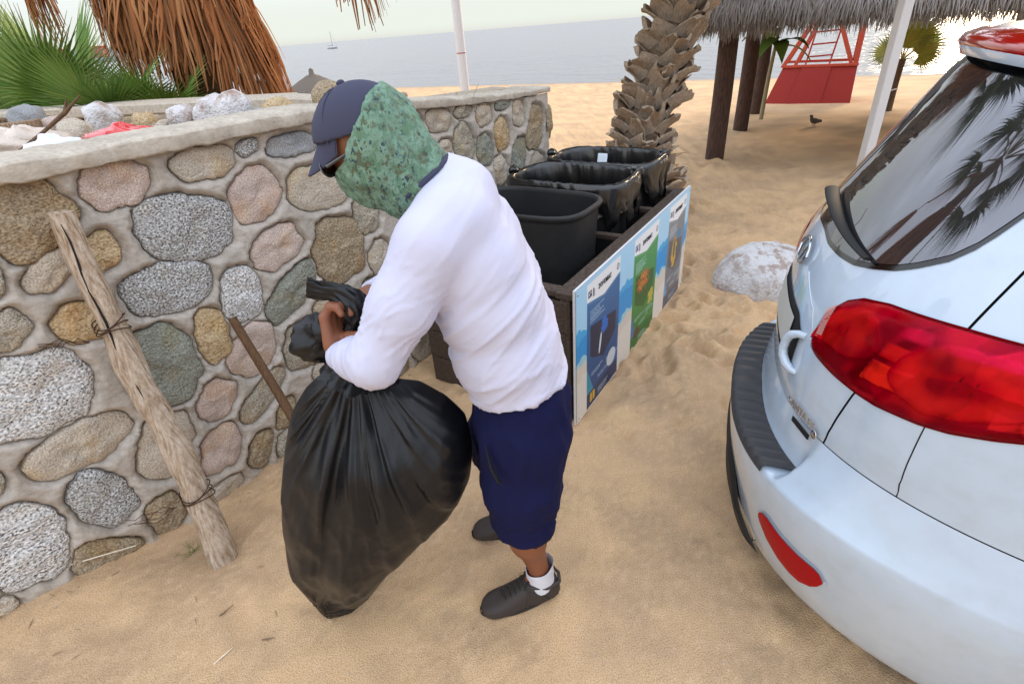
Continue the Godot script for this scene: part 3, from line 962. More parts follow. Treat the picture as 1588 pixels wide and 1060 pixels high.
	var crumple := func(size: Vector3, amp: float) -> MB:
		var m := MB.new()
		m.ellipsoid(Transform3D(Basis.from_scale(size), Vector3.ZERO), 30, 16)
		for k in m.v.size():
			var q := m.v[k]
			m.v[k] += q.normalized() * amp * absf(cr.get_noise_3dv(q)) * 2.0 - Vector3(0, maxf(0, -q.y) * 0.6, 0)
		return m
	lone("red_packet", crumple.call(Vector3(0.20, 0.035, 0.06), 0.02), M.redbag, "torn red plastic packet lying behind the cap of the stone wall", "packet", "", "", Transform3D(Basis(Vector3.UP, -0.25), Vector3(-1.51, 1.475, -2.36)))
	lone("clear_bag", crumple.call(Vector3(0.17, 0.055, 0.08), 0.03), M.clearbag, "crumpled dusty clear plastic bag at the left of the rubble bed", "bag", "", "", Transform3D(Basis(Vector3.UP, 0.75), Vector3(-1.93, 1.475, -2.33)))
	lone("white_sheet", crumple.call(Vector3(0.09, 0.022, 0.04), 0.02), M.paper, "crumpled white and blue scrap between the clear bag and red packet", "scrap", "", "", Transform3D(Basis(Vector3.UP, 0.6), Vector3(-1.69, 1.485, -2.20)))
	var stalk := MB.new()
	stalk.tube([Vector3(-1.82, 1.47, -2.18), Vector3(-1.74, 1.53, -2.25), Vector3(-1.66, 1.585, -2.29), Vector3(-1.60, 1.64, -2.33)], [0.012, 0.011, 0.014, 0.004], 7, true, 0.6)
	stalk.tube([Vector3(-1.66, 1.585, -2.29), Vector3(-1.645, 1.63, -2.31)], [0.008, 0.003], 6)
	lone("frond_stalk", stalk, M.brownwood, "dry red brown frond stalk sticking up from the bed", "stalk")
	var spots := [[Vector3(-2.82, 1.50, -3.30), Vector3(0.55, 0.022, 0.09), 0.25, -0.05, "uppermost dark weathered plank at the left of the bed"], [Vector3(-2.62, 1.475, -3.08), Vector3(0.42, 0.05, 0.10), 0.05, 0.03, "thick pale plank lying below the dark one at the left"], [Vector3(-2.5, 1.45, -2.8), Vector3(0.5, 0.03, 0.07), -0.5, 0.0, "grey plank end nearest the clear plastic bag"]]
	for e in spots:
		var m := MB.new()
		m.col = Color(0.55, 0.48, 0.42) if e != spots[0] else Color(0.3, 0.24, 0.2)
		m.box(Transform3D(), e[1], 0.004)
		lone("old_plank", m, M.driftwood, e[4], "plank", "old planks in the bed", "", Transform3D(Basis(Vector3.UP, e[2]) * Basis(Vector3.BACK, e[3]), e[0]))
	# small agave and weeds near the lamp post, on the back wall's far side
	var ag := thing("agave", Vector3(-0.42, 1.36, -3.2), "small green spiky plant on the wall top beside the lamp post", "plant")
	for k in 16:
		var m := MB.new()
		m.col = Color(0.16, 0.24, 0.06)
		var a := TAU * k / 16.0 * 2.6
		var el := lerpf(0.3, 1.3, k / 15.0)
		var d := Vector3(cos(a) * cos(el), sin(el), sin(a) * cos(el))
		var sd := Vector3(-sin(a), 0, cos(a))
		var L := 0.075
		m.face([sd * 0.009, d * L * 0.5 + sd * 0.010, d * L, d * L * 0.5 - sd * 0.010, -sd * 0.009])
		part(ag, "leaf", m, M.leaf)
	for e in [[Vector3(-0.62, 1.34, -3.3), "dry weed stems on the wall top left of the agave", 7], [Vector3(-0.2, 1.33, -3.5), "dry weed stems on the wall top right of the agave", 6]]:
		var w := MB.new()
		w.col = Color(0.34, 0.25, 0.14)
		for k in e[2]:
			var a := rng.randf() * TAU
			var q := Vector3(cos(a), 0, sin(a)) * rng.randf_range(0.0, 0.05)
			w.tube([q, q * 1.8 + Vector3(0, rng.randf_range(0.04, 0.09), 0), q * 2.6 + Vector3(0.01, rng.randf_range(0.09, 0.16), 0)], [0.002, 0.0016, 0.001], 4)
		lone("dry_weed", w, M.dead, e[1], "weed", "", "", Transform3D(Basis.IDENTITY, e[0]))

# ---------------------------------------------------------------- palms
# a fan leaf: stalk along +Z from the origin, blade beyond it; folded fingers radiate and droop
func fan_leaf(seed_: int, stalk: float, R: float, spread: float, n: int, droop: float, c1: Color, c2: Color, fused := 0.45) -> MB:
	var r := RandomNumberGenerator.new()
	r.seed = seed_
	var mb := MB.new()
	mb.col = c2.lerp(Color(0.30, 0.22, 0.10), 0.5)
	if stalk > 0.0:
		mb.tube([Vector3.ZERO, Vector3(0, 0.03, stalk * 0.5), Vector3(0, 0, stalk)], [0.022, 0.016, 0.011], 6, true, 0.6)
	var da := 2.0 * spread / n
	for k in n:
		var a := -spread + da * (k + 0.5)
		var L := R * (0.72 + 0.28 * cos(a * 0.9)) * r.randf_range(0.9, 1.06)
		var t := r.randf()
		var col := c1.lerp(c2, t)
		var hang := droop * r.randf_range(0.6, 1.5)
		var rows := []
		for q in [0.0, 0.22, fused, 0.72, 0.88, 1.0]:
			var d := Vector3(sin(a), 0, cos(a))
			var sd := Vector3(cos(a), 0, -sin(a))
			var w: float = L * q * tan(da * 0.5) if q <= fused else L * fused * tan(da * 0.5) * (1.0 - (q - fused) / (1.0 - fused)) * 0.8
			w = maxf(w, 0.0015)
			var dip = -hang * L * pow(maxf(0.0, q - 0.25), 1.8) - 0.10 * L * q * (1.0 - cos(a))
			var c = Vector3(0, 0, stalk) + d * L * (q - 0.10 * hang * q * q) + Vector3(0, dip, 0)
			rows.append([c - sd * w, c + Vector3(0, w * 0.75, 0), c + sd * w])
		var base := mb.v.size()
		for e in rows.size():
			mb.col = col.lerp(Color(0.42, 0.34, 0.16), 0.0 if e < 4 else 0.35)
			for p in rows[e]: mb.p(p)
		for e in rows.size() - 1:
			for s in 2:
				var b := base + e * 3 + s
				mb.i.append_array([b, b + 3, b + 1, b + 1, b + 3, b + 4])
	return mb

# a dead leaf hanging down: stalk out and down, then a bundle of dry strips
func dead_leaf(seed_: int, L: float, width: float, n: int) -> MB:
	var r := RandomNumberGenerator.new()
	r.seed = seed_
	var mb := MB.new()
	mb.col = Color(0.26, 0.13, 0.06)
	mb.tube([Vector3.ZERO, Vector3(0, -0.10, 0.10), Vector3(0, -0.32, 0.17)], [0.02, 0.016, 0.01], 5, true, 0.6)
	for k in n:
		var f := (k + 0.5) / n * 2.0 - 1.0
		var len_ := L * r.randf_range(0.72, 1.08) * (1.0 - 0.25 * f * f)
		var out := r.randf_range(0.01, 0.17)
		var t := r.randf()
		var col := Color(0.30, 0.115, 0.045).lerp(Color(0.47, 0.235, 0.105), t * t)
		if r.randf() < 0.25: col = Color(0.22, 0.10, 0.045)
		var w0 := r.randf_range(0.005, 0.011)
		var curl := r.randf_range(-0.06, 0.06)
		var base := mb.v.size()
		var steps := 7
		for e in steps:
			var q := e / float(steps - 1)
			var w := w0 * sin(PI * clampf(0.12 + 0.80 * (1.0 - q), 0.0, 1.0)) * (0.8 + 0.6 * (1.0 - q)) + 0.0012
			var c := Vector3(f * width * (0.22 + 0.78 * pow(q, 0.75)) + curl * q * q, -0.30 - len_ * q, 0.165 + out * sin(q * 1.7) - 0.05 * q * q)
			c.x += 0.012 * sin(q * 9.0 + k)
			var yaw := f * 0.8 + r.randf_range(-0.2, 0.2)
			var sd := Vector3(cos(yaw), 0, -sin(yaw)) * w
			mb.col = col
			mb.p(c - sd)
			mb.p(c + Vector3(0, 0, w * 0.6))
			mb.p(c + sd)
		for e in steps - 1:
			for s in 2:
				var b := base + e * 3 + s
				mb.i.append_array([b, b + 3, b + 1, b + 1, b + 3, b + 4])
	return mb

func trunk_mesh(pts: Array, rad: Array, seed_: int) -> MB:
	var mb := MB.new()
	mb.col = Color(0.30, 0.22, 0.16)
	mb.tube(pts, rad, 18)
	var n := noise(seed_, 5.0, FastNoiseLite.TYPE_SIMPLEX_SMOOTH, 3)
	for k in mb.v.size():
		var q := mb.v[k]
		mb.v[k] += Vector3(n.get_noise_3dv(q), 0, n.get_noise_3dv(q + Vector3(9, 9, 9))) * 0.05
	return mb

func crown(root: Node3D, top: Vector3, count: int, R: float, seed_: int, c1: Color, c2: Color, low := -0.5) -> void:
	var r := RandomNumberGenerator.new()
	r.seed = seed_
	var kinds := []
	for k in 4: kinds.append(fan_leaf(seed_ + k, R * 0.9, R, 1.9, 40, 0.38, c1, c2).mesh())
	for k in count:
		var a := k * 2.39996 + r.randf_range(-0.2, 0.2)
		var el := lerpf(low, 1.25, pow(float(k) / count, 0.8))
		var d := Vector3(cos(a) * cos(el), sin(el), sin(a) * cos(el))
		var x := Vector3.UP.cross(d).normalized()
		var o := part(root, "leaf", kinds[k % 4], M.leaf)
		o.transform = Transform3D(Basis(x, d.cross(x), d).rotated(d, r.randf_range(-0.4, 0.4)), top + d * 0.1)

func palm_with_skirt() -> void:
	var root := thing("skirted_palm", Vector3(-2.42, 0.0, -5.0), "palm wearing a thick skirt of hanging rust brown dead fronds", "palm tree")
	part(root, "trunk", trunk_mesh([Vector3.ZERO, Vector3(0.02, 1.5, 0), Vector3(0.03, 2.8, 0), Vector3(0, 4.4, 0)], [0.24, 0.20, 0.18, 0.18], 101), M.boot)
	var kinds := []
	for k in 6: kinds.append(dead_leaf(110 + k, 0.74 + 0.12 * k, 0.24, 56).mesh())
	var r := RandomNumberGenerator.new()
	r.seed = 9
	var count := 0
	for row in 7:
		var y := 2.78 + row * 0.22
		var num := 10
		for k in num:
			var a := TAU * (k + 0.5 * (row % 2)) / num + r.randf_range(-0.15, 0.15)
			var d := Vector3(sin(a), 0, cos(a))
			var side := Vector3.UP.cross(d)
			var rad := 0.20 - 0.015 * row
			# the side towards the open beach hangs lower and flares out
			var flare := maxf(0.0, 0.06 + 0.10 * maxf(0.0, d.x) - 0.015 * row)
			var o := part(root, "dead_frond", kinds[count % 6], M.dead)
			var bs := Basis(side, Vector3.UP, d) * Basis(Vector3.RIGHT, -flare) * Basis(Vector3.BACK, r.randf_range(-0.12, 0.12))
			o.transform = Transform3D(bs.scaled_local(Vector3.ONE * r.randf_range(0.85, 1.12)), d * rad + Vector3(0, y - 0.30 * maxf(0.0, d.x) + r.randf_range(-0.1, 0.1), 0))
			count += 1
	crown(root, Vector3(0, 4.5, 0), 26, 1.1, 120, Color(0.055, 0.10, 0.02), Color(0.11, 0.15, 0.035), -0.4)
	# two dead fronds that hang out to the left, one far out towards the right
	for e in [[Vector3(-0.55, 2.86, 0.15), 0.9, 0.10, 0], [Vector3(-1.0, 3.15, 0.4), 1.0, 0.1, 1], [Vector3(1.22, 3.02, 0.15), 0.9, 0.25, 2]]:
		var o := part(root, "dead_frond", kinds[e[3]], M.dead)
		o.transform = Transform3D(Basis(Vector3.UP, -0.9 if e[3] < 2 else 0.9) * Basis(Vector3.RIGHT, -e[2]), e[0])
		var st_ := MB.new()
		st_.col = Color(0.30, 0.17, 0.08)
		st_.tube([Vector3(0, 4.3, 0), e[0] * 0.6 + Vector3(0, 1.9, 0), e[0]], [0.03, 0.024, 0.018], 6)
		part(root, "frond_stalk", st_, M.dead)

func young_palms() -> void:
	var c1 := Color(0.10, 0.20, 0.035)
	var c2 := Color(0.22, 0.32, 0.07)
	var kinds := []
	for k in 4: kinds.append(fan_leaf(130 + k, 0.45, 0.75, 1.75, 40, 0.12, c1, c2, 0.5).mesh())
	var set1 := [[Vector3(-3.30, 0.0, -4.55), 9, "young green fan palm nearest the skirted palm, behind the low wall", 0.85], [Vector3(-3.95, 0.0, -4.7), 9, "young green fan palm at the frame's left edge behind the low wall", 0.9], [Vector3(-4.4, 0.0, -6.2), 9, "young green fan palm farther back at the far left", 1.1]]
	for e in set1:
		var root := thing("fan_palm", e[0], e[2], "palm tree", "young fan palms")
		var tm := trunk_mesh([Vector3.ZERO, Vector3(0, 0.6, 0), Vector3(0, 1.0, 0)], [0.14, 0.12, 0.09], 140)
		part(root, "trunk", tm, M.boot)
		for k in e[1]:
			var a: float = k * 2.39996 + e[0].x
			var el := lerpf(-0.1, 1.2, float(k) / e[1])
			var d := Vector3(cos(a) * cos(el), sin(el), sin(a) * cos(el))
			var x := Vector3.UP.cross(d).normalized()
			var o := part(root, "leaf", kinds[k % 4], M.leaf)
			var face := Basis(x, d.cross(x), d) * Basis(Vector3.RIGHT, 0.5 - 0.9 * sin(el)) * Basis(Vector3.BACK, sin(k * 2.1) * 0.7)
			o.transform = Transform3D(face.scaled_local(Vector3.ONE * e[3]), Vector3(0, 0.98 + 0.03 * k, 0))
	# low leafy plants in front of the skirt's foot
	for e in [[Vector3(-2.85, 1.22, -4.38), "green fan seedling behind the low wall, just left of the dead fronds", 0.72], [Vector3(-2.48, 1.25, -4.42), "green fan seedling under the left side of the dead fronds", 0.55], [Vector3(-2.05, 1.12, -4.35), "small light green plant under the right side of the dead fronds", 0.3]]:
		var root := thing("seedling", e[0], e[1], "plant")
		for k in 7:
			var a: float = k * 2.39996
			var el := lerpf(0.25, 1.2, k / 7.0)
			var d := Vector3(cos(a) * cos(el), sin(el), sin(a) * cos(el))
			var x := Vector3.UP.cross(d).normalized()
			var o := part(root, "leaf", kinds[k % 4], M.leaf)
			o.transform = Transform3D(Basis(x, d.cross(x), d).scaled_local(Vector3.ONE * e[2]), Vector3.ZERO)

func boot_mesh(seed_: int) -> MB:
	# the cut base of an old leaf: a tapering trough, split and frayed at its end
	var r := RandomNumberGenerator.new()
	r.seed = seed_
	var mb := MB.new()
	var nu := 7
	var nv := 6
	for side in 2:
		var pts := PackedVector3Array()
		var cols := PackedColorArray()
		for j in nv:
			var t := j / float(nv - 1)
			var w := lerpf(0.125, 0.078, pow(t, 0.7))
			for i in nu:
				var f := i / float(nu - 1) * 2.0 - 1.0
				var L := 0.225 + 0.03 * sin(seed_ * 2.0 + f * 3.0) + (r.randf_range(-0.02, 0.02) if j == nv - 1 else 0.0)
				var up := t * L
				var out := 0.01 + 0.075 * t + 0.06 * t * t * t + 0.045 * (1.0 - f * f) * (1.0 - 0.35 * t)
				if side == 1: out -= lerpf(0.06, 0.045, t) * (1.0 - 0.6 * f * f)
				pts.push_back(Vector3(f * w, up, out))
				var v := lerpf(0.62, 1.0, t) * r.randf_range(0.85, 1.1)
				cols.push_back(Color(0.72, 0.62, 0.51) * v if side == 0 else Color(0.34, 0.24, 0.17))
		mb.grid(pts, nu, nv, false, cols, side == 0)
	var e := (nv - 1) * nu
	var off := nu * nv
	for i in nu - 1:
		mb.col = Color(0.80, 0.70, 0.57)
		mb.quad(mb.v[e + i], mb.v[e + i + 1], mb.v[off + e + i + 1], mb.v[off + e + i])
	for j in nv - 1:
		for s in [0, nu - 1]:
			mb.quad(mb.v[j * nu + s], mb.v[(j + 1) * nu + s], mb.v[off + (j + 1) * nu + s], mb.v[off + j * nu + s])
	return mb

func booted_palm() -> void:
	var base := Vector3(1.53, gh(1.53, -6.0) - 0.05, -6.0)
	var root := thing("booted_palm", base, "thick palm trunk covered in criss cross cut leaf bases, standing behind the bins", "palm tree")
	var path := func(y: float) -> Vector3: return Vector3(0.19 * y * smoothstep(0.0, 2.2, y), y, 0.03 * y)
	var pts := []
	var rad := []
	for k in 12:
		var y := k * 0.32
		pts.append(path.call(y))
		rad.append(lerpf(0.26, 0.18, smoothstep(0.0, 0.9, y)) if y < 3.0 else 0.18)
	part(root, "trunk", trunk_mesh(pts, rad, 150), M.boot)
	var kinds := []
	for k in 6: kinds.append(boot_mesh(160 + k).mesh())
	var r := RandomNumberGenerator.new()
	r.seed = 15
	var count := 0
	for row in 23:
		var y := 0.30 + row * 0.125
		var num := 8
		for k in num:
			var a := TAU * (k + 0.5 * (row % 2)) / num + row * 0.07 + r.randf_range(-0.06, 0.06)
			var d := Vector3(sin(a), 0, cos(a))
			var rd: float = lerpf(0.23, 0.155, smoothstep(0.0, 0.9, y))
			var o := part(root, "leaf_base", kinds[count % 6], M.boot)
			var bs := Basis(Vector3.UP.cross(d), Vector3.UP, d) * Basis(Vector3.RIGHT, r.randf_range(-0.05, 0.35)) * Basis(Vector3.BACK, (0.42 if (k + row) % 2 == 0 else -0.42) + r.randf_range(-0.3, 0.3))
			o.transform = Transform3D(bs.scaled_local(Vector3(1.0, r.randf_range(0.7, 1.0), r.randf_range(0.85, 1.2))), path.call(y) + d * rd - Vector3(0, 0.1, 0))
			count += 1
	# frayed old bases and fibre at the foot
	for k in 26:
		var a := r.randf() * TAU
		var d := Vector3(sin(a), 0, cos(a))
		var y := r.randf_range(0.05, 0.42)
		var o := part(root, "leaf_base", kinds[k % 6], M.boot)
		o.transform = Transform3D(Basis(Vector3.UP.cross(d), Vector3.UP, d) * Basis(Vector3.RIGHT, r.randf_range(0.3, 1.0)) * Basis(Vector3.BACK, r.randf_range(-0.6, 0.6)), path.call(y) + d * 0.28)
	var fm := MB.new()
	for k in 60:
		var a := r.randf() * TAU
		var d := Vector3(sin(a), 0, cos(a))
		var q: Vector3 = path.call(0.25) + d * 0.3 + Vector3(0, r.randf_range(-0.15, 0.3), 0)
		fm.col = Color(0.34, 0.19, 0.10).lerp(Color(0.45, 0.34, 0.24), r.randf())
		fm.tube([q, q + d * 0.09 + Vector3(0, r.randf_range(-0.03, 0.12), 0), q + d * r.randf_range(0.12, 0.24) + Vector3(r.randf_range(-0.08, 0.08), r.randf_range(-0.1, 0.2), 0)], [0.008, 0.006, 0.002], 4)
	var fo := part(root, "fibre", fm, M.dead)
	fo.set_meta("kind", "stuff")
	var top: Vector3 = path.call(3.45)
	var dk := []
	for k in 3: dk.append(dead_leaf(170 + k, 1.0, 0.26, 26).mesh())
	for k in 22:
		var a := TAU * k / 11.0 + 0.1 * k
		var d := Vector3(sin(a), 0, cos(a))
		var o := part(root, "dead_frond", dk[k % 3], M.dead)
		o.transform = Transform3D(Basis(Vector3.UP.cross(d), Vector3.UP, d) * Basis(Vector3.RIGHT, -0.25), path.call(3.45 + 0.2 * (k / 11)) + d * 0.2)
	crown(root, top, 34, 1.4, 180, Color(0.05, 0.09, 0.02), Color(0.10, 0.13, 0.03), -0.3)

# ---------------------------------------------------------------- palapa, tower and the far beach
func palapa() -> void:
	var rx := Vector3(0.873, 0, 0.488)     # along the near eave
	var rz := Vector3(0.488, 0, -0.873)    # away, along the row of posts
	var root := thing("palapa", Vector3(3.38, 0, -8.43), "open beach shelter with a thick grey palm thatch roof on dark wooden posts", "palapa")
	root.basis = Basis(rx, Vector3.UP, -rz)
	# local: x along the near eave, -z away
	var W := 6.4
	var D := 7.6
	var eave := 1.70
	var post := func(x: float, z: float) -> void:
		var w := root.position + rx * x + rz * z
		var g := gh(w.x, w.z) - 0.15
		var m := MB.new()
		m.tube([Vector3(0, g, 0), Vector3(0.01, (g + 1.8) * 0.5, 0), Vector3(0.0, 2.28, 0)], [0.145, 0.138, 0.132], 14)
		for k in m.v.size():
			m.v[k].x *= 1.0 + 0.05 * sin(m.v[k].y * 5.0)
		part(root, "post", m, M.post, Transform3D(Basis.IDENTITY, Vector3(x, 0, -z)))
	for z in [0.0, 3.4, 6.7]:
		post.call(0.0, z)
		post.call(3.25 if z == 0.0 else 5.4, z)
	post.call(5.4, 0.0)
	for e in [[Vector3(2.7, 1.97, 0), Vector3(6.2, 0.16, 0.16)], [Vector3(2.7, 1.97, -6.7), Vector3(6.2, 0.16, 0.16)], [Vector3(0, 2.13, -3.35), Vector3(0.16, 0.16, 7.6)], [Vector3(5.4, 2.13, -3.35), Vector3(0.16, 0.16, 7.6)]]:
		var m := MB.new()
		m.box(Transform3D(), e[1], 0.02)
		part(root, "beam", m, M.post, Transform3D(Basis.IDENTITY, e[0]))
	# roof deck under the thatch: a hipped shape
	var x0 := -0.42
	var x1 := x0 + W
	var z0 := 0.50
	var z1 := z0 - D
	var rise := 2.3
	var rA := Vector3(2.78, eave + rise, -2.1)
	var rB := Vector3(2.78, eave + rise, -4.9)
	var c := [Vector3(x0, eave, z0), Vector3(x1, eave, z0), Vector3(x1, eave, z1), Vector3(x0, eave, z1)]
	var dm := MB.new()
	dm.col = Color(0.16, 0.12, 0.09)
	for s in [0.0, -0.13]:
		var o := Vector3(0, s, 0)
		dm.face([c[0] + o, c[1] + o, rA + o])
		dm.face([c[1] + o, c[2] + o, rB + o, rA + o])
		dm.face([c[2] + o, c[3] + o, rB + o])
		dm.face([c[3] + o, c[0] + o, rA + o, rB + o])
	part(root, "roof_deck", dm, M.thatch)
	# thatch: courses of hanging strands
	var r := RandomNumberGenerator.new()
	r.seed = 31
	var slabs := [[c[0], c[1], rA, rA, 1.0], [c[3], c[0], rA, rB, 1.0], [c[1], c[2], rB, rA, 0.4], [c[2], c[3], rB, rB, 0.35]]
	var strands := []
	for k in 5:
		var m := MB.new()
		for f in 5:
			var x := r.randf_range(-0.05, 0.05)
			var v := r.randf_range(0.6, 1.3)
			m.col = Color(0.26, 0.23, 0.215) * v
			if r.randf() < 0.2: m.col = Color(0.24, 0.20, 0.17)
			var w := r.randf_range(0.0035, 0.007)
			var L := r.randf_range(0.75, 1.15)
			var q := m.v.size()
			for e in 4:
				var t := e / 3.0
				var cc := Vector3(x * (1.0 + 0.9 * t), 0.02 * sin(t * 3.0), L * t) + Vector3(0, r.randf_range(-0.012, 0.012), 0)
				var ww := w * (1.0 - 0.75 * t * t)
				m.p(cc + Vector3(-ww, 0, 0))
				m.p(cc + Vector3(ww, 0, 0))
			for e in 3:
				var b := q + e * 2
				m.i.append_array([b, b + 2, b + 1, b + 1, b + 2, b + 3])
		strands.append(m.mesh())
	var lists := [[], [], [], [], []]
	for s in slabs:
		var a: Vector3 = s[0]
		var b: Vector3 = s[1]
		var tb: Vector3 = s[2]
		var ta: Vector3 = s[3]
		var n := (b - a).cross(ta - a).normalized()
		if n.y < 0: n = -n
		var down := (a + b - ta - tb)
		down = (down - (b - a).normalized() * down.dot((b - a).normalized())).normalized()
		var courses := 16
		for k in courses:
			var t := k / float(courses)
			var p := a.lerp(ta, t)
			var q := b.lerp(tb, t)
			var num := int((q - p).length() * 110.0 * s[4])
			for j in num:
				var o := p.lerp(q, (j + r.randf()) / num) + n * (0.035 + r.randf() * 0.055) - down * r.randf_range(0.0, 0.16)
				var dd := (down + n * r.randf_range(-0.12, 0.02) + (b - a).normalized() * r.randf_range(-0.22, 0.22)).normalized()
				if k == 0: dd = (dd + Vector3(0, -0.5 * r.randf(), 0)).normalized()
				var x := n.cross(dd).normalized()
				var L := r.randf_range(0.20, 0.34)
				lists[r.randi() % 5].append(Transform3D(Basis(x, dd.cross(x), dd).scaled_local(Vector3(1.3, 1.0, L)), o))
		# fringe under the eave, hanging almost straight down
		var num2 := int((b - a).length() * 200.0 * s[4])
		for j in num2:
			var o := a.lerp(b, (j + r.randf()) / num2) + n * r.randf_range(-0.10, 0.03) - down * r.randf_range(0.0, 0.12)
			var dd := (Vector3(0, -1, 0) + down * r.randf_range(0.1, 0.7) + (b - a).normalized() * r.randf_range(-0.25, 0.25)).normalized()
			var x := n.cross(dd).normalized()
			lists[r.randi() % 5].append(Transform3D(Basis(x, dd.cross(x), dd).scaled_local(Vector3(1.2, 1.0, r.randf_range(0.16, 0.30))), o))
	for k in 5:
		var mm := MultiMesh.new()
		mm.transform_format = MultiMesh.TRANSFORM_3D
		mm.mesh = strands[k]
		mm.instance_count = lists[k].size()
		for j in lists[k].size(): mm.set_instance_transform(j, lists[k][j])
		var o := MultiMeshInstance3D.new()
		o.name = "thatch"
		o.multimesh = mm
		o.material_override = M.thatch
		root.add_child(o, true)
		o.set_meta("kind", "stuff")

func lifeguard_tower() -> void:
	var a := Vector3(7.94, 0, -16.6)
	var b := Vector3(9.80, 0, -15.5)
	var x := (b - a).normalized()
	var root := thing("lifeguard_tower", Vector3(a.x, gh(a.x, a.z) - 0.05, a.z), "red wooden lifeguard tower with a boarded base and open ladder frame", "lifeguard tower")
	root.basis = Basis(x, Vector3.UP, x.cross(Vector3.UP))
	var L := (b - a).length()
	var H := 0.96
	var lean := 0.33
	var dep := 2.0
	# boarded base: three boards in front, and the other sides
	var cuts := [0.0, 0.27, 0.66, 1.0]
	for k in 3:
		var m := MB.new()
		var f := 0.03 * (k % 2)
		var p0 := Vector3(cuts[k] * L + 0.0, 0.03 * k * 0.3, f)
		var p1 := Vector3(cuts[k + 1] * L + 0.02, 0.01, f)
		var t0 := Vector3(lerpf(lean, L, cuts[k]), H, -0.22 + f)
		var t1 := Vector3(lerpf(lean, L - 0.02, cuts[k + 1]) + 0.02, H, -0.22 + f)
		m.face([p0, p1, t1, t0])
		var o := Vector3(0, 0, -0.03)
		m.face([p0 + o, t0 + o, t1 + o, p1 + o])
		m.face([p1, p1 + o, t1 + o, t1])
		m.face([p0, t0, t0 + o, p0 + o])
		m.face([t0, t1, t1 + o, t0 + o])
		part(root, "board", m, M.tower)
	for s in 2:
		var m := MB.new()
		var xa := 0.0 if s == 0 else L
		var xt := lean if s == 0 else L - 0.02
		m.face([Vector3(xa, 0, -0.02), Vector3(xt, H, -0.24), Vector3(xt, H, -dep + 0.2), Vector3(xa, 0, -dep)])
		part(root, "board", m, M.tower)
	var bar := func(n: String, p: Vector3, q: Vector3, w: float, mm: Material) -> void:
		var m := MB.new()
		var d := q - p
		m.box(Transform3D(basis_y(d, Vector3.RIGHT), (p + q) * 0.5), Vector3(w, d.length(), w), 0.01)
		part(root, n, m, mm)
	var H2 := 2.0
	for z in [-0.24, -dep + 0.2]:
		bar.call("leg", Vector3(lean - 0.02, H, z), Vector3(0.85, H2, z), 0.10, M.tower2)
		bar.call("leg", Vector3(0.62, H, z - 0.01), Vector3(1.0, H2, z - 0.01), 0.09, M.tower2)
		bar.call("leg", Vector3(L - 0.06, H, z), Vector3(L - 0.06, 3.4, z), 0.12, M.tower2)
		bar.call("brace", Vector3(L - 0.14, H, z - 0.02), Vector3(L - 0.62, H2, z - 0.02), 0.09, M.tower2)
		bar.call("rail", Vector3(0.8, H2, z - 0.03), Vector3(L, H2, z - 0.03), 0.10, M.tower2)
		bar.call("rail", Vector3(lean - 0.02, H + 0.03, z + 0.03), Vector3(L + 0.02, H + 0.03, z + 0.03), 0.07, M.tower2)
		bar.call("rail", Vector3(1.5, 2.35, z - 0.03), Vector3(L, 2.35, z - 0.03), 0.05, M.tower2)
		bar.call("post", Vector3(1.55, H2, z - 0.05), Vector3(1.55, 3.4, z - 0.05), 0.07, M.tower2)
	bar.call("brace", Vector3(L - 0.06, H2, -0.24), Vector3(L - 0.06, H, -dep + 0.2), 0.07, M.tower2)
	for xx in [0.95, 1.55]:
		bar.call("ladder_rail", Vector3(xx - 0.08, H, -0.7), Vector3(xx + 0.06, H2, -0.9), 0.045, M.tower2)
	for k in 3:
		bar.call("rung", Vector3(0.92 + 0.03 * k, H + 0.22 + 0.3 * k, -0.74 - 0.05 * k), Vector3(1.52 + 0.03 * k, H + 0.25 + 0.3 * k, -0.74 - 0.05 * k), 0.04, M.tower2)
	var fl := MB.new()
	fl.box(Transform3D(Basis.IDENTITY, Vector3(1.4, 2.62, -1.0)), Vector3(2.0, 0.08, 1.9), 0.01)
	part(root, "platform", fl, M.tower2)

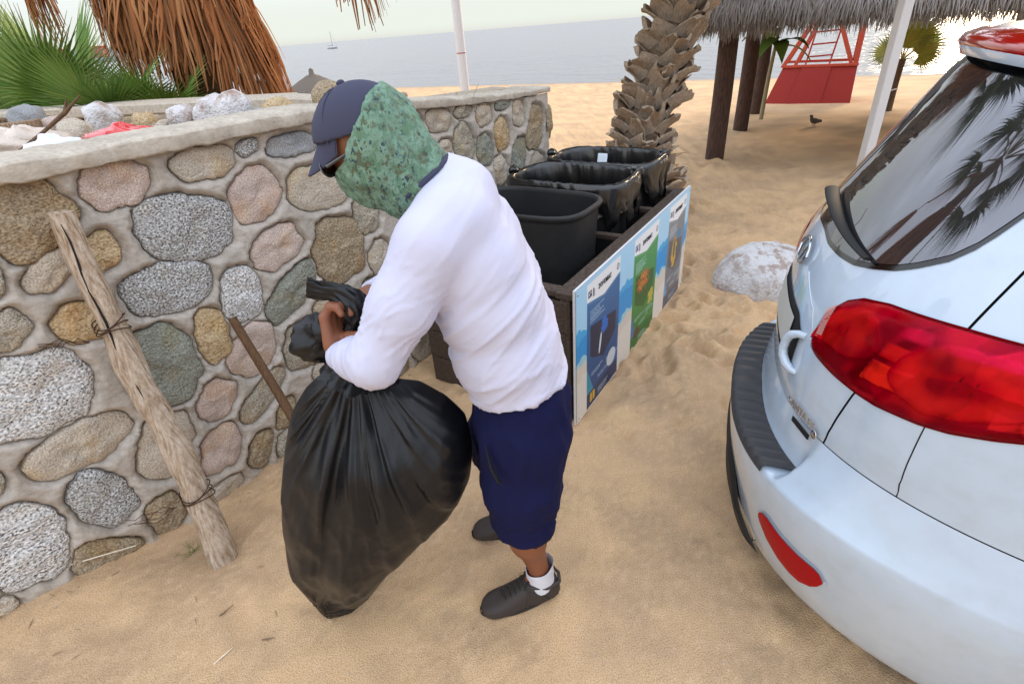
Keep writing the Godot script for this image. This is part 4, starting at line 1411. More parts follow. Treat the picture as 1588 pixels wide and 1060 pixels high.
func far_things() -> void:
	# small palm by the tower
	var g := gh(9.4, -13.4)
	var root := thing("small_fan_palm", Vector3(9.4, g - 0.05, -13.4), "small slim fan palm with backlit yellow green leaves right of the lifeguard tower", "palm tree")
	part(root, "trunk", trunk_mesh([Vector3.ZERO, Vector3(0.02, 0.7, 0), Vector3(0.07, 1.15, 0)], [0.13, 0.11, 0.08], 190), M.boot)
	var lk := fan_leaf(191, 0.45, 0.70, 2.2, 34, 0.10, Color(0.22, 0.25, 0.04), Color(0.40, 0.36, 0.07), 0.60).mesh()
	var cam_dir := Vector3(-0.57, 0.02, 0.82)
	for e in [[Vector3(0.20, 0.75, 0.1), 0.95], [Vector3(0.85, 0.62, -0.1), 1.0], [Vector3(-0.4, 0.7, 0.3), 0.75], [Vector3(0.5, 0.2, 0.4), 0.7], [Vector3(0.3, 0.9, -0.4), 0.9], [Vector3(-0.2, 0.3, -0.6), 0.8]]:
		var d: Vector3 = e[0].normalized()
		var nrm: Vector3 = (cam_dir - d * cam_dir.dot(d)).normalized()
		var o := part(root, "leaf", lk, M.leaf)
		o.transform = Transform3D(Basis(nrm.cross(d), nrm, d).scaled_local(Vector3.ONE * e[1]), Vector3(0.07, 1.12, 0))
	var gg := gh(5.9, -12.6)
	# broad leaf plant showing between the posts
	var bp := thing("leafy_plant", Vector3(6.2, gh(6.2, -13.0) - 0.05, -13.0), "tall leafy green plant seen between the shelter's left posts", "plant")
	var stem := MB.new()
	stem.col = Color(0.32, 0.27, 0.17)
	stem.tube([Vector3.ZERO, Vector3(0.03, 1.0, 0), Vector3(0.1, 1.9, 0)], [0.05, 0.045, 0.03], 7)
	part(bp, "stem", stem, M.dead)
	for k in 9:
		var m := MB.new()
		m.col = Color(0.10, 0.17, 0.03).lerp(Color(0.16, 0.24, 0.05), (k % 3) / 2.0)
		var a := k * 0.75 + 0.3
		var d := Vector3(cos(a), -0.25 + 0.3 * sin(k * 1.9), sin(a)).normalized()
		var s := Vector3.UP.cross(d).normalized()
		var rows := PackedVector3Array()
		for j in 8:
			var t := j / 7.0
			var w := 0.17 * sin(PI * pow(t, 0.7)) + 0.004
			var c := d * 0.75 * t + Vector3(0, 0.18 * sin(t * 2.2) - 0.25 * t * t, 0)
			for f in [-1.0, 0.0, 1.0]: rows.push_back(c + s * w * f + Vector3(0, absf(f) * 0.03, 0))
		m.grid(rows, 3, 8)
		part(bp, "leaf", m, M.leaf, Transform3D(Basis.IDENTITY, Vector3(0.1, 1.5 + 0.06 * k, 0)))
	# pigeon
	var pg := thing("pigeon", Vector3(6.59, gh(6.59, -11.43) - 0.005, -11.43), "small grey brown bird standing on the sand before the red tower", "bird")
	pg.rotation.y = 0.3
	var bm := MB.new()
	var bp2 := []
	var br := []
	for e in [[-0.19, 0.075, 0.008], [-0.10, 0.095, 0.032], [-0.02, 0.11, 0.058], [0.05, 0.125, 0.055], [0.09, 0.155, 0.036], [0.10, 0.195, 0.028], [0.115, 0.218, 0.030], [0.14, 0.222, 0.020], [0.155, 0.215, 0.006]]:
		bp2.append(Vector3(-e[0], e[1], 0))
		br.append(e[2])
	bm.tube(bp2, br, 12)
	part(pg, "body", bm, M.bird)
	for s in [-0.025, 0.025]:
		var lm := MB.new()
		lm.tube([Vector3(0.0, 0.075, s), Vector3(-0.005, 0.0, s)], [0.007, 0.005], 6)
		lm.tube([Vector3(0.015, 0.004, s), Vector3(-0.04, 0.004, s)], [0.004, 0.003], 5)
		part(pg, "leg", lm, M.brownwood)
		var wm := MB.new()
		wm.ellipsoid(Transform3D(Basis.from_scale(Vector3(0.10, 0.035, 0.012)), Vector3(0.04, 0.108, s * 2.1)), 12, 8)
		part(pg, "wing", wm, M.bird)
	# thatched sunshade down the beach
	var ux := -5.95
	var uz := -20.0
	var ug := gh(ux, uz)
	var um := thing("thatch_umbrella", Vector3(ux, ug, uz), "round thatched beach umbrella far off, left of the man's cap", "beach umbrella")
	var pole := MB.new()
	pole.tube([Vector3(0, -0.1, 0), Vector3(0, 0.96 - ug, 0)], [0.07, 0.06], 10)
	part(um, "pole", pole, M.post)
	var top := 1.0 - ug
	var cone := MB.new()
	cone.col = Color(0.14, 0.115, 0.095)
	var cp := PackedVector3Array()
	for e in [[0.0, 0.05], [0.07, 0.0], [0.09, -0.14], [0.45, -0.30], [0.80, -0.50], [1.0, -0.66], [0.96, -0.72], [0.2, -0.45]]:
		for k in 30:
			var a := TAU * k / 30.0
			cp.push_back(Vector3(cos(a) * e[0], top + e[1], sin(a) * e[0]))
	cone.grid(cp, 30, 8, true)
	part(um, "canopy", cone, M.thatch)
	var fr := MB.new()
	for k in 700:
		var a := rng.randf() * TAU
		var t := pow(rng.randf(), 0.6)
		var q := Vector3(cos(a) * lerpf(0.12, 1.0, t), top + lerpf(-0.12, -0.63, t), sin(a) * lerpf(0.12, 1.0, t))
		var d := Vector3(cos(a), -0.62 - rng.randf() * 0.5, sin(a)).normalized() * rng.randf_range(0.14, 0.24)
		var s := Vector3(-sin(a), 0, cos(a)) * 0.011
		fr.col = Color(0.18, 0.155, 0.13) * rng.randf_range(0.7, 1.25)
		fr.face([q - s, q + s, q + d])
	var fo := part(um, "fringe", fr, M.thatch)
	fo.set_meta("kind", "stuff")
	# sailing boat
	var boat := thing("sailing_boat", Vector3(-77.0, SEA_Y, -303.0), "tiny white sailing boat with a bare mast far out on the sea", "boat")
	boat.scale = Vector3.ONE * 0.55
	var hull := MB.new()
	var hp := PackedVector3Array()
	for k in 9:
		var t := k / 8.0
		var w := 1.5 * sin(PI * clampf(0.08 + t * 0.75, 0, 1))
		for e in [[-1.0, 1.1], [-0.75, 0.2], [0.0, -0.3], [0.75, 0.2], [1.0, 1.1]]:
			hp.push_back(Vector3(lerpf(-4.5, 4.8, t), e[1] + 0.3 * t * t, e[0] * w))
	hull.grid(hp, 5, 9)
	hull.box(Transform3D(Basis.IDENTITY, Vector3(-0.5, 1.35, 0)), Vector3(4.0, 0.7, 1.6), 0.15)
	part(boat, "hull", hull, M.white)
	var mast := MB.new()
	mast.tube([Vector3(0.5, 1, 0), Vector3(0.5, 13.5, 0)], [0.13, 0.10], 6)
	mast.tube([Vector3(0.5, 2.4, 0), Vector3(-3.8, 2.5, 0)], [0.16, 0.14], 6)
	mast.tube([Vector3(0.5, 13.3, 0), Vector3(4.7, 1.4, 0)], [0.035, 0.035], 4)
	part(boat, "mast", mast, M.post)

func poles() -> void:
	var lp := thing("lamp_post", Vector3(-0.98, 0, -11.9), "white lamp post rising behind the stone wall, left of the palm trunk", "lamp post")
	lp.position = Vector3(-0.545, gh(-0.545, -12.03), -12.03)
	var m := MB.new()
	m.tube([Vector3(0, -0.1, 0), Vector3(0, 1.5, 0), Vector3(0, 2.74, 0)], [0.10, 0.095, 0.09], 14)
	part(lp, "pole", m, M.white)
	var cp := MB.new()
	cp.tube([Vector3(0, 2.745, 0), Vector3(0, 2.79, 0)], [0.10, 0.085], 14)
	cp.box(Transform3D(Basis.IDENTITY, Vector3(0.28, 2.80, 0)), Vector3(0.6, 0.06, 0.16), 0.01)
	part(lp, "lamp_head", cp, M.white)
	var band := MB.new()
	band.tube([Vector3(0, 1.66, 0), Vector3(0, 1.675, 0)], [0.098, 0.098], 14)
	part(lp, "band", band, M.redlamp)
	var wp := thing("white_pole", Vector3(4.13, gh(4.13, -6.0) - 0.1, -6.0), "slim square white pole rising behind the car's rear window", "pole")
	var m2 := MB.new()
	m2.box(Transform3D(Basis.IDENTITY, Vector3(0, 2.0, 0)), Vector3(0.105, 4.0, 0.105), 0.008)
	part(wp, "shaft", m2, M.white)
	var m3 := MB.new()
	m3.box(Transform3D(Basis.IDENTITY, Vector3(0, 4.03, 0)), Vector3(0.14, 0.05, 0.14), 0.01)
	part(wp, "pole_cap", m3, M.white)
	# thin stake with a white tape, by the small palm
	var sk := thing("stake", Vector3(8.75, gh(8.75, -12.85) - 0.05, -12.85), "thin dark stake tied to the small fan palm with white tape", "stake")
	var m4 := MB.new()
	m4.tube([Vector3(0, 0, 0), Vector3(0.06, 0.62, 0)], [0.02, 0.018], 6)
	part(sk, "shaft", m4, M.post)
	var m5 := MB.new()
	m5.box(Transform3D(Basis(Vector3.UP, 0.6), Vector3(0.38, 0.5, -0.2)), Vector3(0.9, 0.03, 0.012), 0.003)
	part(sk, "tape", m5, M.white)

func boulder() -> void:
	var m := boulder_mesh(360, Vector3(0.36, 0.29, 0.33), 0.10)
	lone("white_boulder", m, M.rockwhite, "whitewashed rounded boulder half hidden behind the white car's rear", "boulder", "", "", Transform3D(Basis(Vector3.UP, 0.6), Vector3(1.90, -0.02, -3.52)))

# ---------------------------------------------------------------- sorting bins
func sign_image() -> ImageTexture:
	var w := 890
	var h := 364
	var im := Image.create(w, h, false, Image.FORMAT_RGB8)
	var n := noise(95, 0.012, FastNoiseLite.TYPE_SIMPLEX_SMOOTH, 3)
	var n2 := noise(96, 0.05, FastNoiseLite.TYPE_SIMPLEX_SMOOTH, 2)
	var post := [[0.115, 0.520], [0.727, 1.130], [1.340, 1.700]]
	var body := [[Color(0.20, 0.46, 0.68), Color(0.10, 0.24, 0.44), Color(0.13, 0.17, 0.29)], [Color(0.30, 0.62, 0.33), Color(0.18, 0.46, 0.22), Color(0.14, 0.38, 0.18)], [Color(0.52, 0.54, 0.56), Color(0.42, 0.43, 0.46), Color(0.36, 0.36, 0.38)]]
	for y in h:
		var v := y / float(h)
		for x in w:
			var s := 1.78 * x / w
			var q := n.get_noise_2d(x, y)
			var vv := v + q * 0.07
			var c := Color(0.66, 0.84, 0.95)
			if vv > 0.30: c = Color(0.24, 0.66, 0.88)
			if vv > 0.36: c = Color(0.13, 0.58, 0.84)
			if vv > 0.52: c = Color(0.62, 0.80, 0.86)
			if vv > 0.56: c = Color(0.85, 0.81, 0.75)
			if vv > 0.68: c = Color(0.88, 0.85, 0.81)
			for k in 3:
				var a: float = post[k][0]
				var b: float = post[k][1]
				if s < a or s > b or v < 0.03 or v > 0.985: continue
				var u := (s - a) / (b - a)
				var head := 0.20 - 0.05 * absf(u - 0.5) * 2.0
				if v < head:
					c = Color(0.93, 0.93, 0.94)
					continue
				c = body[k][0].lerp(body[k][1], v)
				if v < head + 0.02: c = c.lightened(0.12)
				# shield shape in the middle
				var half := 0.40 * smoothstep(0.70, 0.56, v) if v > 0.5 else 0.40
				if v > 0.33 + 0.10 * u and v < 0.70 and absf(u - 0.5) < half: c = body[k][2]
				elif v > 0.62 and absf(u - 0.5) > 0.52 - 0.9 * (v - 0.62) and v < 0.86:
					c = [Color(0.16, 0.55, 0.66), Color(0.24, 0.44, 0.62), Color(0.45, 0.62, 0.78)][k] if (u < 0.5) else [Color(0.16, 0.38, 0.62), Color(0.22, 0.55, 0.30), Color(0.62, 0.60, 0.58)][k]
				if v > 0.86: c = body[k][2].lerp(body[k][1], 0.4)
				# pictures printed on it
				var e := n2.get_noise_2d(x + 90 * k, y)
				if k == 0:
					if pow((u - 0.52) / 0.10, 2) + pow((v - 0.44) / 0.06, 2) < 1.0 + e: c = Color(0.12, 0.42, 0.78)
					if pow((u - 0.42 + (v - 0.5) * 0.4) / 0.03, 2) + pow((v - 0.55) / 0.08, 2) < 1.0: c = Color(0.80, 0.85, 0.90)
					if pow((u - 0.78) / 0.15, 2) + pow((v - 0.78) / 0.07, 2) < 1.0: c = Color(0.78, 0.80, 0.82)
					if u > 0.10 and u < 0.24 and v > 0.88 and v < 0.955: c = Color(0.85, 0.66, 0.16) if u < 0.16 or u > 0.18 else c
				elif k == 1:
					if pow((u - 0.42) / 0.24, 2) + pow((v - 0.43) / 0.075, 2) < 1.0 + 2.2 * e: c = Color(0.80, 0.52, 0.22).lerp(Color(0.62, 0.24, 0.14), clampf(e * 2.0, 0, 1))
					if pow((u - 0.25) / 0.12, 2) + pow((v - 0.86) / 0.05, 2) < 1.0 + e: c = Color(0.34, 0.22, 0.12)
					if pow((u - 0.82) / 0.12, 2) + pow((v - 0.66) / 0.07, 2) < 1.0 + e: c = Color(0.74, 0.68, 0.28)
				else:
					if pow((u - 0.45) / 0.14, 2) + pow((v - 0.50) / 0.14, 2) < 1.0 + e and pow((u - 0.45) / 0.06, 2) + pow((v - 0.46) / 0.09, 2) > 1.0: c = Color(0.80, 0.64, 0.22)
					if pow((u - 0.7) / 0.1, 2) + pow((v - 0.36) / 0.05, 2) < 1.0: c = Color(0.16, 0.50, 0.72)
			im.set_pixel(x, y, c)
	# small lines of print too fine to read
	var r := RandomNumberGenerator.new()
	r.seed = 4
	for k in 3:
		var a: float = post[k][0] / 1.78 * w
		var b: float = post[k][1] / 1.78 * w
		for e in [[0.10, 0.235, 4], [0.10, 0.285, 3], [0.14, 0.72, 2], [0.60, 0.74, 3], [0.34, 0.80, 2], [0.35, 0.92, 3]]:
			for row in e[2]:
				var x = a + (b - a) * e[0]
				var stop: float = x + (b - a) * r.randf_range(0.25, 0.42)
				while x < stop:
					var len_ := r.randi_range(2, 8)
					im.fill_rect(Rect2i(int(x), int(e[1] * h) + row * 6, len_, 2), Color(0.80, 0.88, 0.93))
					x += len_ + 2
		# header marks: a dark square crest, a small figure, a round seal
		im.fill_rect(Rect2i(int(a) + 8, 30, 20, 16), Color(0.16, 0.20, 0.36))
		im.fill_rect(Rect2i(int(a) + 12, 34, 4, 8), Color(0.9, 0.9, 0.95))
		im.fill_rect(Rect2i(int(a) + 19, 33, 6, 4), Color(0.9, 0.9, 0.95))
		im.fill_rect(Rect2i(int(a) + 34, 30, 6, 22), Color(0.36, 0.38, 0.44))
		im.fill_rect(Rect2i(int(a) + 42, 34, 3, 18), Color(0.30, 0.32, 0.40))
		for yy in 22:
			for xx in 18:
				var d := Vector2(xx - 9, yy - 11).length()
				if d < 9 and (d > 6.5 or (xx + yy) % 5 < 2): im.set_pixel(int(b) - 24 + xx, 24 + yy, Color(0.34, 0.38, 0.44))
	return ImageTexture.create_from_image(im)

func crate() -> void:
	var u := Vector3(0.5572, 0, -0.8304)
	var root := thing("bin_crate", Vector3(0.29, 0.0, -2.08), "long dark brown wooden crate for three bins with a printed sign along its side", "crate")
	root.basis = Basis(u, Vector3.UP, u.cross(Vector3.UP))
	var L := 1.79
	var D := 0.92
	var bx := func(n: String, c: Vector3, s: Vector3, ch := 0.004) -> void:
		var m := MB.new()
		m.box(Transform3D(Basis.IDENTITY, c), s, ch)
		part(root, n, m, M.crate)
	# corner posts and boards
	for x in [0.03, L - 0.03]:
		for z in [-0.055, -D + 0.03]:
			bx.call("corner_post", Vector3(x, 0.345, z), Vector3(0.05, 0.69, 0.05))
	for x in [0.011, L - 0.011]:
		for k in 4:
			if k == 2:
				bx.call("board", Vector3(x, 0.085 + 0.17 * k, -0.085), Vector3(0.022, 0.164, 0.07))
				bx.call("board", Vector3(x, 0.085 + 0.17 * k, -0.56), Vector3(0.022, 0.164, 0.68))
			else:
				bx.call("board", Vector3(x, 0.085 + 0.17 * k, -D * 0.5 - 0.012), Vector3(0.022, 0.164, D - 0.05))
	for k in 4:
		bx.call("board", Vector3(L * 0.5, 0.085 + 0.17 * k, -0.022), Vector3(L - 0.05, 0.164, 0.016))
		bx.call("board", Vector3(L * 0.5, 0.085 + 0.17 * k, -D + 0.002), Vector3(L - 0.05, 0.164, 0.016))
	bx.call("top_rail", Vector3(L * 0.5, 0.708, -0.052), Vector3(L + 0.004, 0.032, 0.092))
	bx.call("top_rail", Vector3(L * 0.5, 0.708, -D + 0.04), Vector3(L + 0.004, 0.032, 0.08))
	for x in [0.045, 0.79, 1.31, L - 0.03]:
		bx.call("cross_rail", Vector3(x, 0.706, -D * 0.5), Vector3(0.07 if x < 0.1 else 0.045, 0.03, D - 0.19))
	bx.call("floor_board", Vector3(L * 0.5, 0.03, -D * 0.5), Vector3(L - 0.06, 0.03, D - 0.06))
	# the printed board
	var pm := MB.new()
	pm.box(Transform3D(Basis.IDENTITY, Vector3(0.888, 0.375, 0.0)), Vector3(1.80, 0.75, 0.012), 0.002)
	part(root, "sign_board", pm, M.white)
	var fm := MB.new()
	fm.quad(Vector3(-0.006, 0.745, 0.0085), Vector3(1.782, 0.745, 0.0085), Vector3(1.782, 0.005, 0.0085), Vector3(-0.006, 0.005, 0.0085))
	var print_ := mat(Color.WHITE, 0.35, {"tex": sign_image(), "spec": 0.4})
	part(root, "sign_print", fm, print_)
	var font := SystemFont.new()
	font.font_names = PackedStringArray(["Droid Sans"])
	font.font_weight = 700
	for x in [0.318, 0.930, 1.535]:
		var t := TextMesh.new()
		t.text = "ZOFEMAT"
		t.font = font
		t.font_size = 40
		t.pixel_size = 0.00088
		t.depth = 0.001
		var o := part(root, "lettering", t, M.gap)
		o.position = Vector3(x, 0.665, 0.0098)
	for x in [0.015, 1.765]:
		for y in [0.03, 0.72]:
			var sm := MB.new()
			sm.ellipsoid(Transform3D(Basis.from_scale(Vector3(0.007, 0.007, 0.003)), Vector3(x, y, 0.0085)), 10, 6)
			part(root, "screw", sm, M.chrome)

func rrect(th: float, a: float, b: float, e := 3.8) -> Vector2:
	var c := cos(th)
	var s := sin(th)
	var r := pow(pow(absf(c) / a, e) + pow(absf(s) / b, e), -1.0 / e)
	return Vector2(c, s) * r

func tubs() -> void:
	var u := Vector3(0.5572, 0, -0.8304)
	var nrm := u.cross(Vector3.UP)
	var bs := Basis(u, Vector3.UP, nrm)
	var n := noise(97, 7.0, FastNoiseLite.TYPE_SIMPLEX_SMOOTH, 3)
	var nr := noise(98, 16.0, FastNoiseLite.TYPE_SIMPLEX_SMOOTH, 2)
	var xs := [0.525, 1.055, 1.565]
	var lab := ["empty black plastic tub nearest the man, without a liner", "middle black plastic tub, lined with a black bag", "farthest black plastic tub, lined with a black bag, beside the palm trunk"]
	for k in 3:
		var pos: Vector3 = Vector3(0.29, 0.05, -2.08) + u * xs[k] - nrm * 0.52
		var root := thing("bin", pos, lab[k], "bin", "black tubs standing in the crate")
		root.basis = bs
		var prof := [[0.0, 0.80, 0.0], [0.02, 0.83, 0.0], [0.30, 0.87, 0.0], [0.58, 0.925, 0.0], [0.60, 0.95, 0.0], [0.62, 0.945, 0.0], [0.86, 0.985, 0.0], [0.872, 1.02, 0.0], [0.884, 1.04, 0.0], [0.896, 1.04, 0.0], [0.904, 1.02, 0.0], [0.902, 0.985, 0.0], [0.88, 0.955, 0.0], [0.30, 0.84, 0.0], [0.05, 0.78, 0.0], [0.04, 0.1, 0.0]]
		var pts := PackedVector3Array()
		var seg := 64
		for e in prof:
			for j in seg:
				var q := rrect(TAU * j / seg, 0.232 * e[1], 0.36 * e[1])
				pts.push_back(Vector3(q.x, e[0], q.y))
		var m := MB.new()
		m.grid(pts, seg, prof.size(), true)
		part(root, "tub", m, M.tub)
	for k in [1, 2]:
		var pos: Vector3 = Vector3(0.29, 0.05, -2.08) + u * xs[k] - nrm * 0.52
		var root := thing("bin_liner", pos, ["", "crinkled black bag liner folded over the middle tub's rim", "crinkled black bag liner folded over the farthest tub's rim"][k], "bin liner", "black liners over the tub rims")
		root.basis = bs
		var prof := [[0.45, 0.84], [0.55, 0.85], [0.65, 0.87], [0.75, 0.89], [0.83, 0.91], [0.89, 0.945], [0.912, 0.975], [0.925, 1.01], [0.917, 1.055], [0.895, 1.085], [0.86, 1.09], [0.83, 1.085], [0.80, 1.08], [0.765, 1.07], [0.735, 1.065], [0.71, 1.055]]
		var pts := PackedVector3Array()
		var seg := 150
		for e in prof.size():
			for j in seg:
				var th := TAU * j / seg
				var q = rrect(th, 0.232, 0.36) * prof[e][1]
				var low := clampf((e - 9) / 6.0, 0, 1)
				var inn := clampf((5.0 - e) / 5.0, 0, 1)
				var y: float = prof[e][0] + low * 0.11 * n.get_noise_2d(cos(th) * 0.5 + 3.0 * k, sin(th) * 0.5) * 1.6
				var p := Vector3(q.x, y, q.y)
				var o := Vector3(q.x, 0, q.y).normalized()
				var rp := 1.0 - absf(nr.get_noise_3d(cos(th) * 0.7 + k * 3.0, p.y * 0.8, sin(th) * 0.7)) * 2.0
				var cr := n.get_noise_3d(p.x * 2.0 + k * 7.0, p.y * 2.2, p.z * 2.0)
				p += o * (0.011 * rp * rp * (0.25 + 0.75 * low) + 0.020 * cr) * (0.4 + 0.9 * low) * (1.0 - 0.3 * inn)
				p.y += 0.006 * n.get_noise_3d(p.x * 1.5, p.z * 1.5, k * 5.0)
				pts.push_back(p)
		var m := MB.new()
		m.grid(pts, seg, prof.size(), true)
		part(root, "film", m, M.liner)
		# knotted tail of the bag on the far side and bunched film on the near corner
		for q in [[Vector3(-0.05, 0.925, -0.385), 0.028], [Vector3(0.19, 0.90, 0.335), 0.036]]:
			var b := MB.new()
			b.ellipsoid(Transform3D(Basis.from_scale(Vector3(1.2, 0.8, 1.0) * q[1]), q[0]), 26, 14)
			for j in b.v.size():
				var w := b.v[j]
				b.v[j] += (w - q[0]).normalized() * 0.012 * (1.0 - absf(nr.get_noise_3dv(w * 0.8)) * 3.0)
			part(root, "knot", b, M.liner)
	var pp: Vector3 = Vector3(0.29, 0.05, -2.08) + u * 1.58 - nrm * 0.60
	var pm := MB.new()
	pm.box(Transform3D(), Vector3(0.012, 0.20, 0.07), 0.003)
	lone("paper_slip", pm, M.paper, "white paper strip stuck inside the farthest lined tub", "paper", "", "", Transform3D(bs * Basis(Vector3.BACK, -0.25), pp + Vector3(0, 0.80, 0) + u * 0.10))

# ---------------------------------------------------------------- car
const CAR_Y := [0.20, 0.30, 0.38, 0.46, 0.53, 0.57, 0.60, 0.63, 0.66, 0.69, 0.72, 0.75, 0.80, 0.95, 1.10, 1.18, 1.30, 1.45, 1.60, 1.68, 1.74]
const CAR_Z := [0.06, 0.03, 0.025, 0.012, 0.005, 0.006, 0.010, 0.025, 0.045, 0.068, 0.092, 0.115, 0.108, 0.117, 0.137, 0.176, 0.244, 0.332, 0.420, 0.507, 0.62]

func tab(y: float, a: Array, b: Array) -> float:
	if y <= a[0]: return b[0]
	for k in range(1, a.size()):
		if y <= a[k]: return lerpf(b[k - 1], b[k], (y - a[k - 1]) / (a[k] - a[k - 1]))
	return b[-1]

func car_z(y: float) -> float:
	var s := 0.0
	var w := 0.012 if y < 0.78 else 0.05
	for k in 5: s += tab(y + (k - 2) * w * 0.5, CAR_Y, CAR_Z)
	return s / 5.0

func car_w(y: float) -> float:
	var w := 0.821
	if y > 1.0: w *= 1.0 - 0.219 * pow(y - 1.0, 1.5)
	if y < 0.5: w *= 1.0 - 0.25 * (0.5 - y)
	return w

func car_raw(y: float, f: float, zr: float) -> Vector3:
	var s := pow(sin(minf(absf(f), PI / 2)), 2.0 / 2.5485)
	var c := pow(maxf(cos(f), 0.0), 2.0 / 2.5485)
	return Vector3(signf(f) * car_w(y) * s, y, -(zr + 1.117 * (1.0 - c)))

func car_pt(y: float, f: float, off := 0.0) -> Vector3:
	var p := car_raw(y, f, car_z(y))
	if off != 0.0: p += car_n(y, f) * off
	return p

func car_n(y: float, f: float) -> Vector3:
	var e := 0.01
	var f2 := clampf(f, -1.5, 1.5)
	var du := car_raw(y, f2 + e, car_z(y)) - car_raw(y, f2 - e, car_z(y))
	var dv := car_raw(y + e, f2, car_z(y + e)) - car_raw(y - e, f2, car_z(y - e))
	var n := du.cross(dv).normalized()
	return n if n.z > 0 or absf(f) > 1.0 and n.x * f > 0 else -n

# a patch of the skin between two curves y0(f), y1(f)
func car_patch(f0: float, f1: float, nu: int, nv: int, lo: Callable, hi: Callable, off: Callable) -> MB:
	var pts := PackedVector3Array()
	for j in nv:
		var v := j / float(nv - 1)
		for i in nu:
			var u := i / float(nu - 1)
			var f := lerpf(f0, f1, u)
			pts.push_back(car_pt(lerpf(lo.call(f), hi.call(f), v), f, off.call(u, v)))
	var m := MB.new()
	m.grid(pts, nu, nv, false, PackedColorArray(), true)
	return m

func car_strip(path: Array, w: float, off: float) -> MB:
	# a thin raised line along (y, f) points
	var pts := []
	var rad := []
	for k in path.size() - 1:
		for j in 8:
			var q: Vector2 = path[k].lerp(path[k + 1], j / 8.0)
			pts.append(car_pt(q.x, q.y, off))
			rad.append(w)
	pts.append(car_pt(path[-1].x, path[-1].y, off))
	rad.append(w)
	var m := MB.new()
	m.tube(pts, rad, 6)
	return m

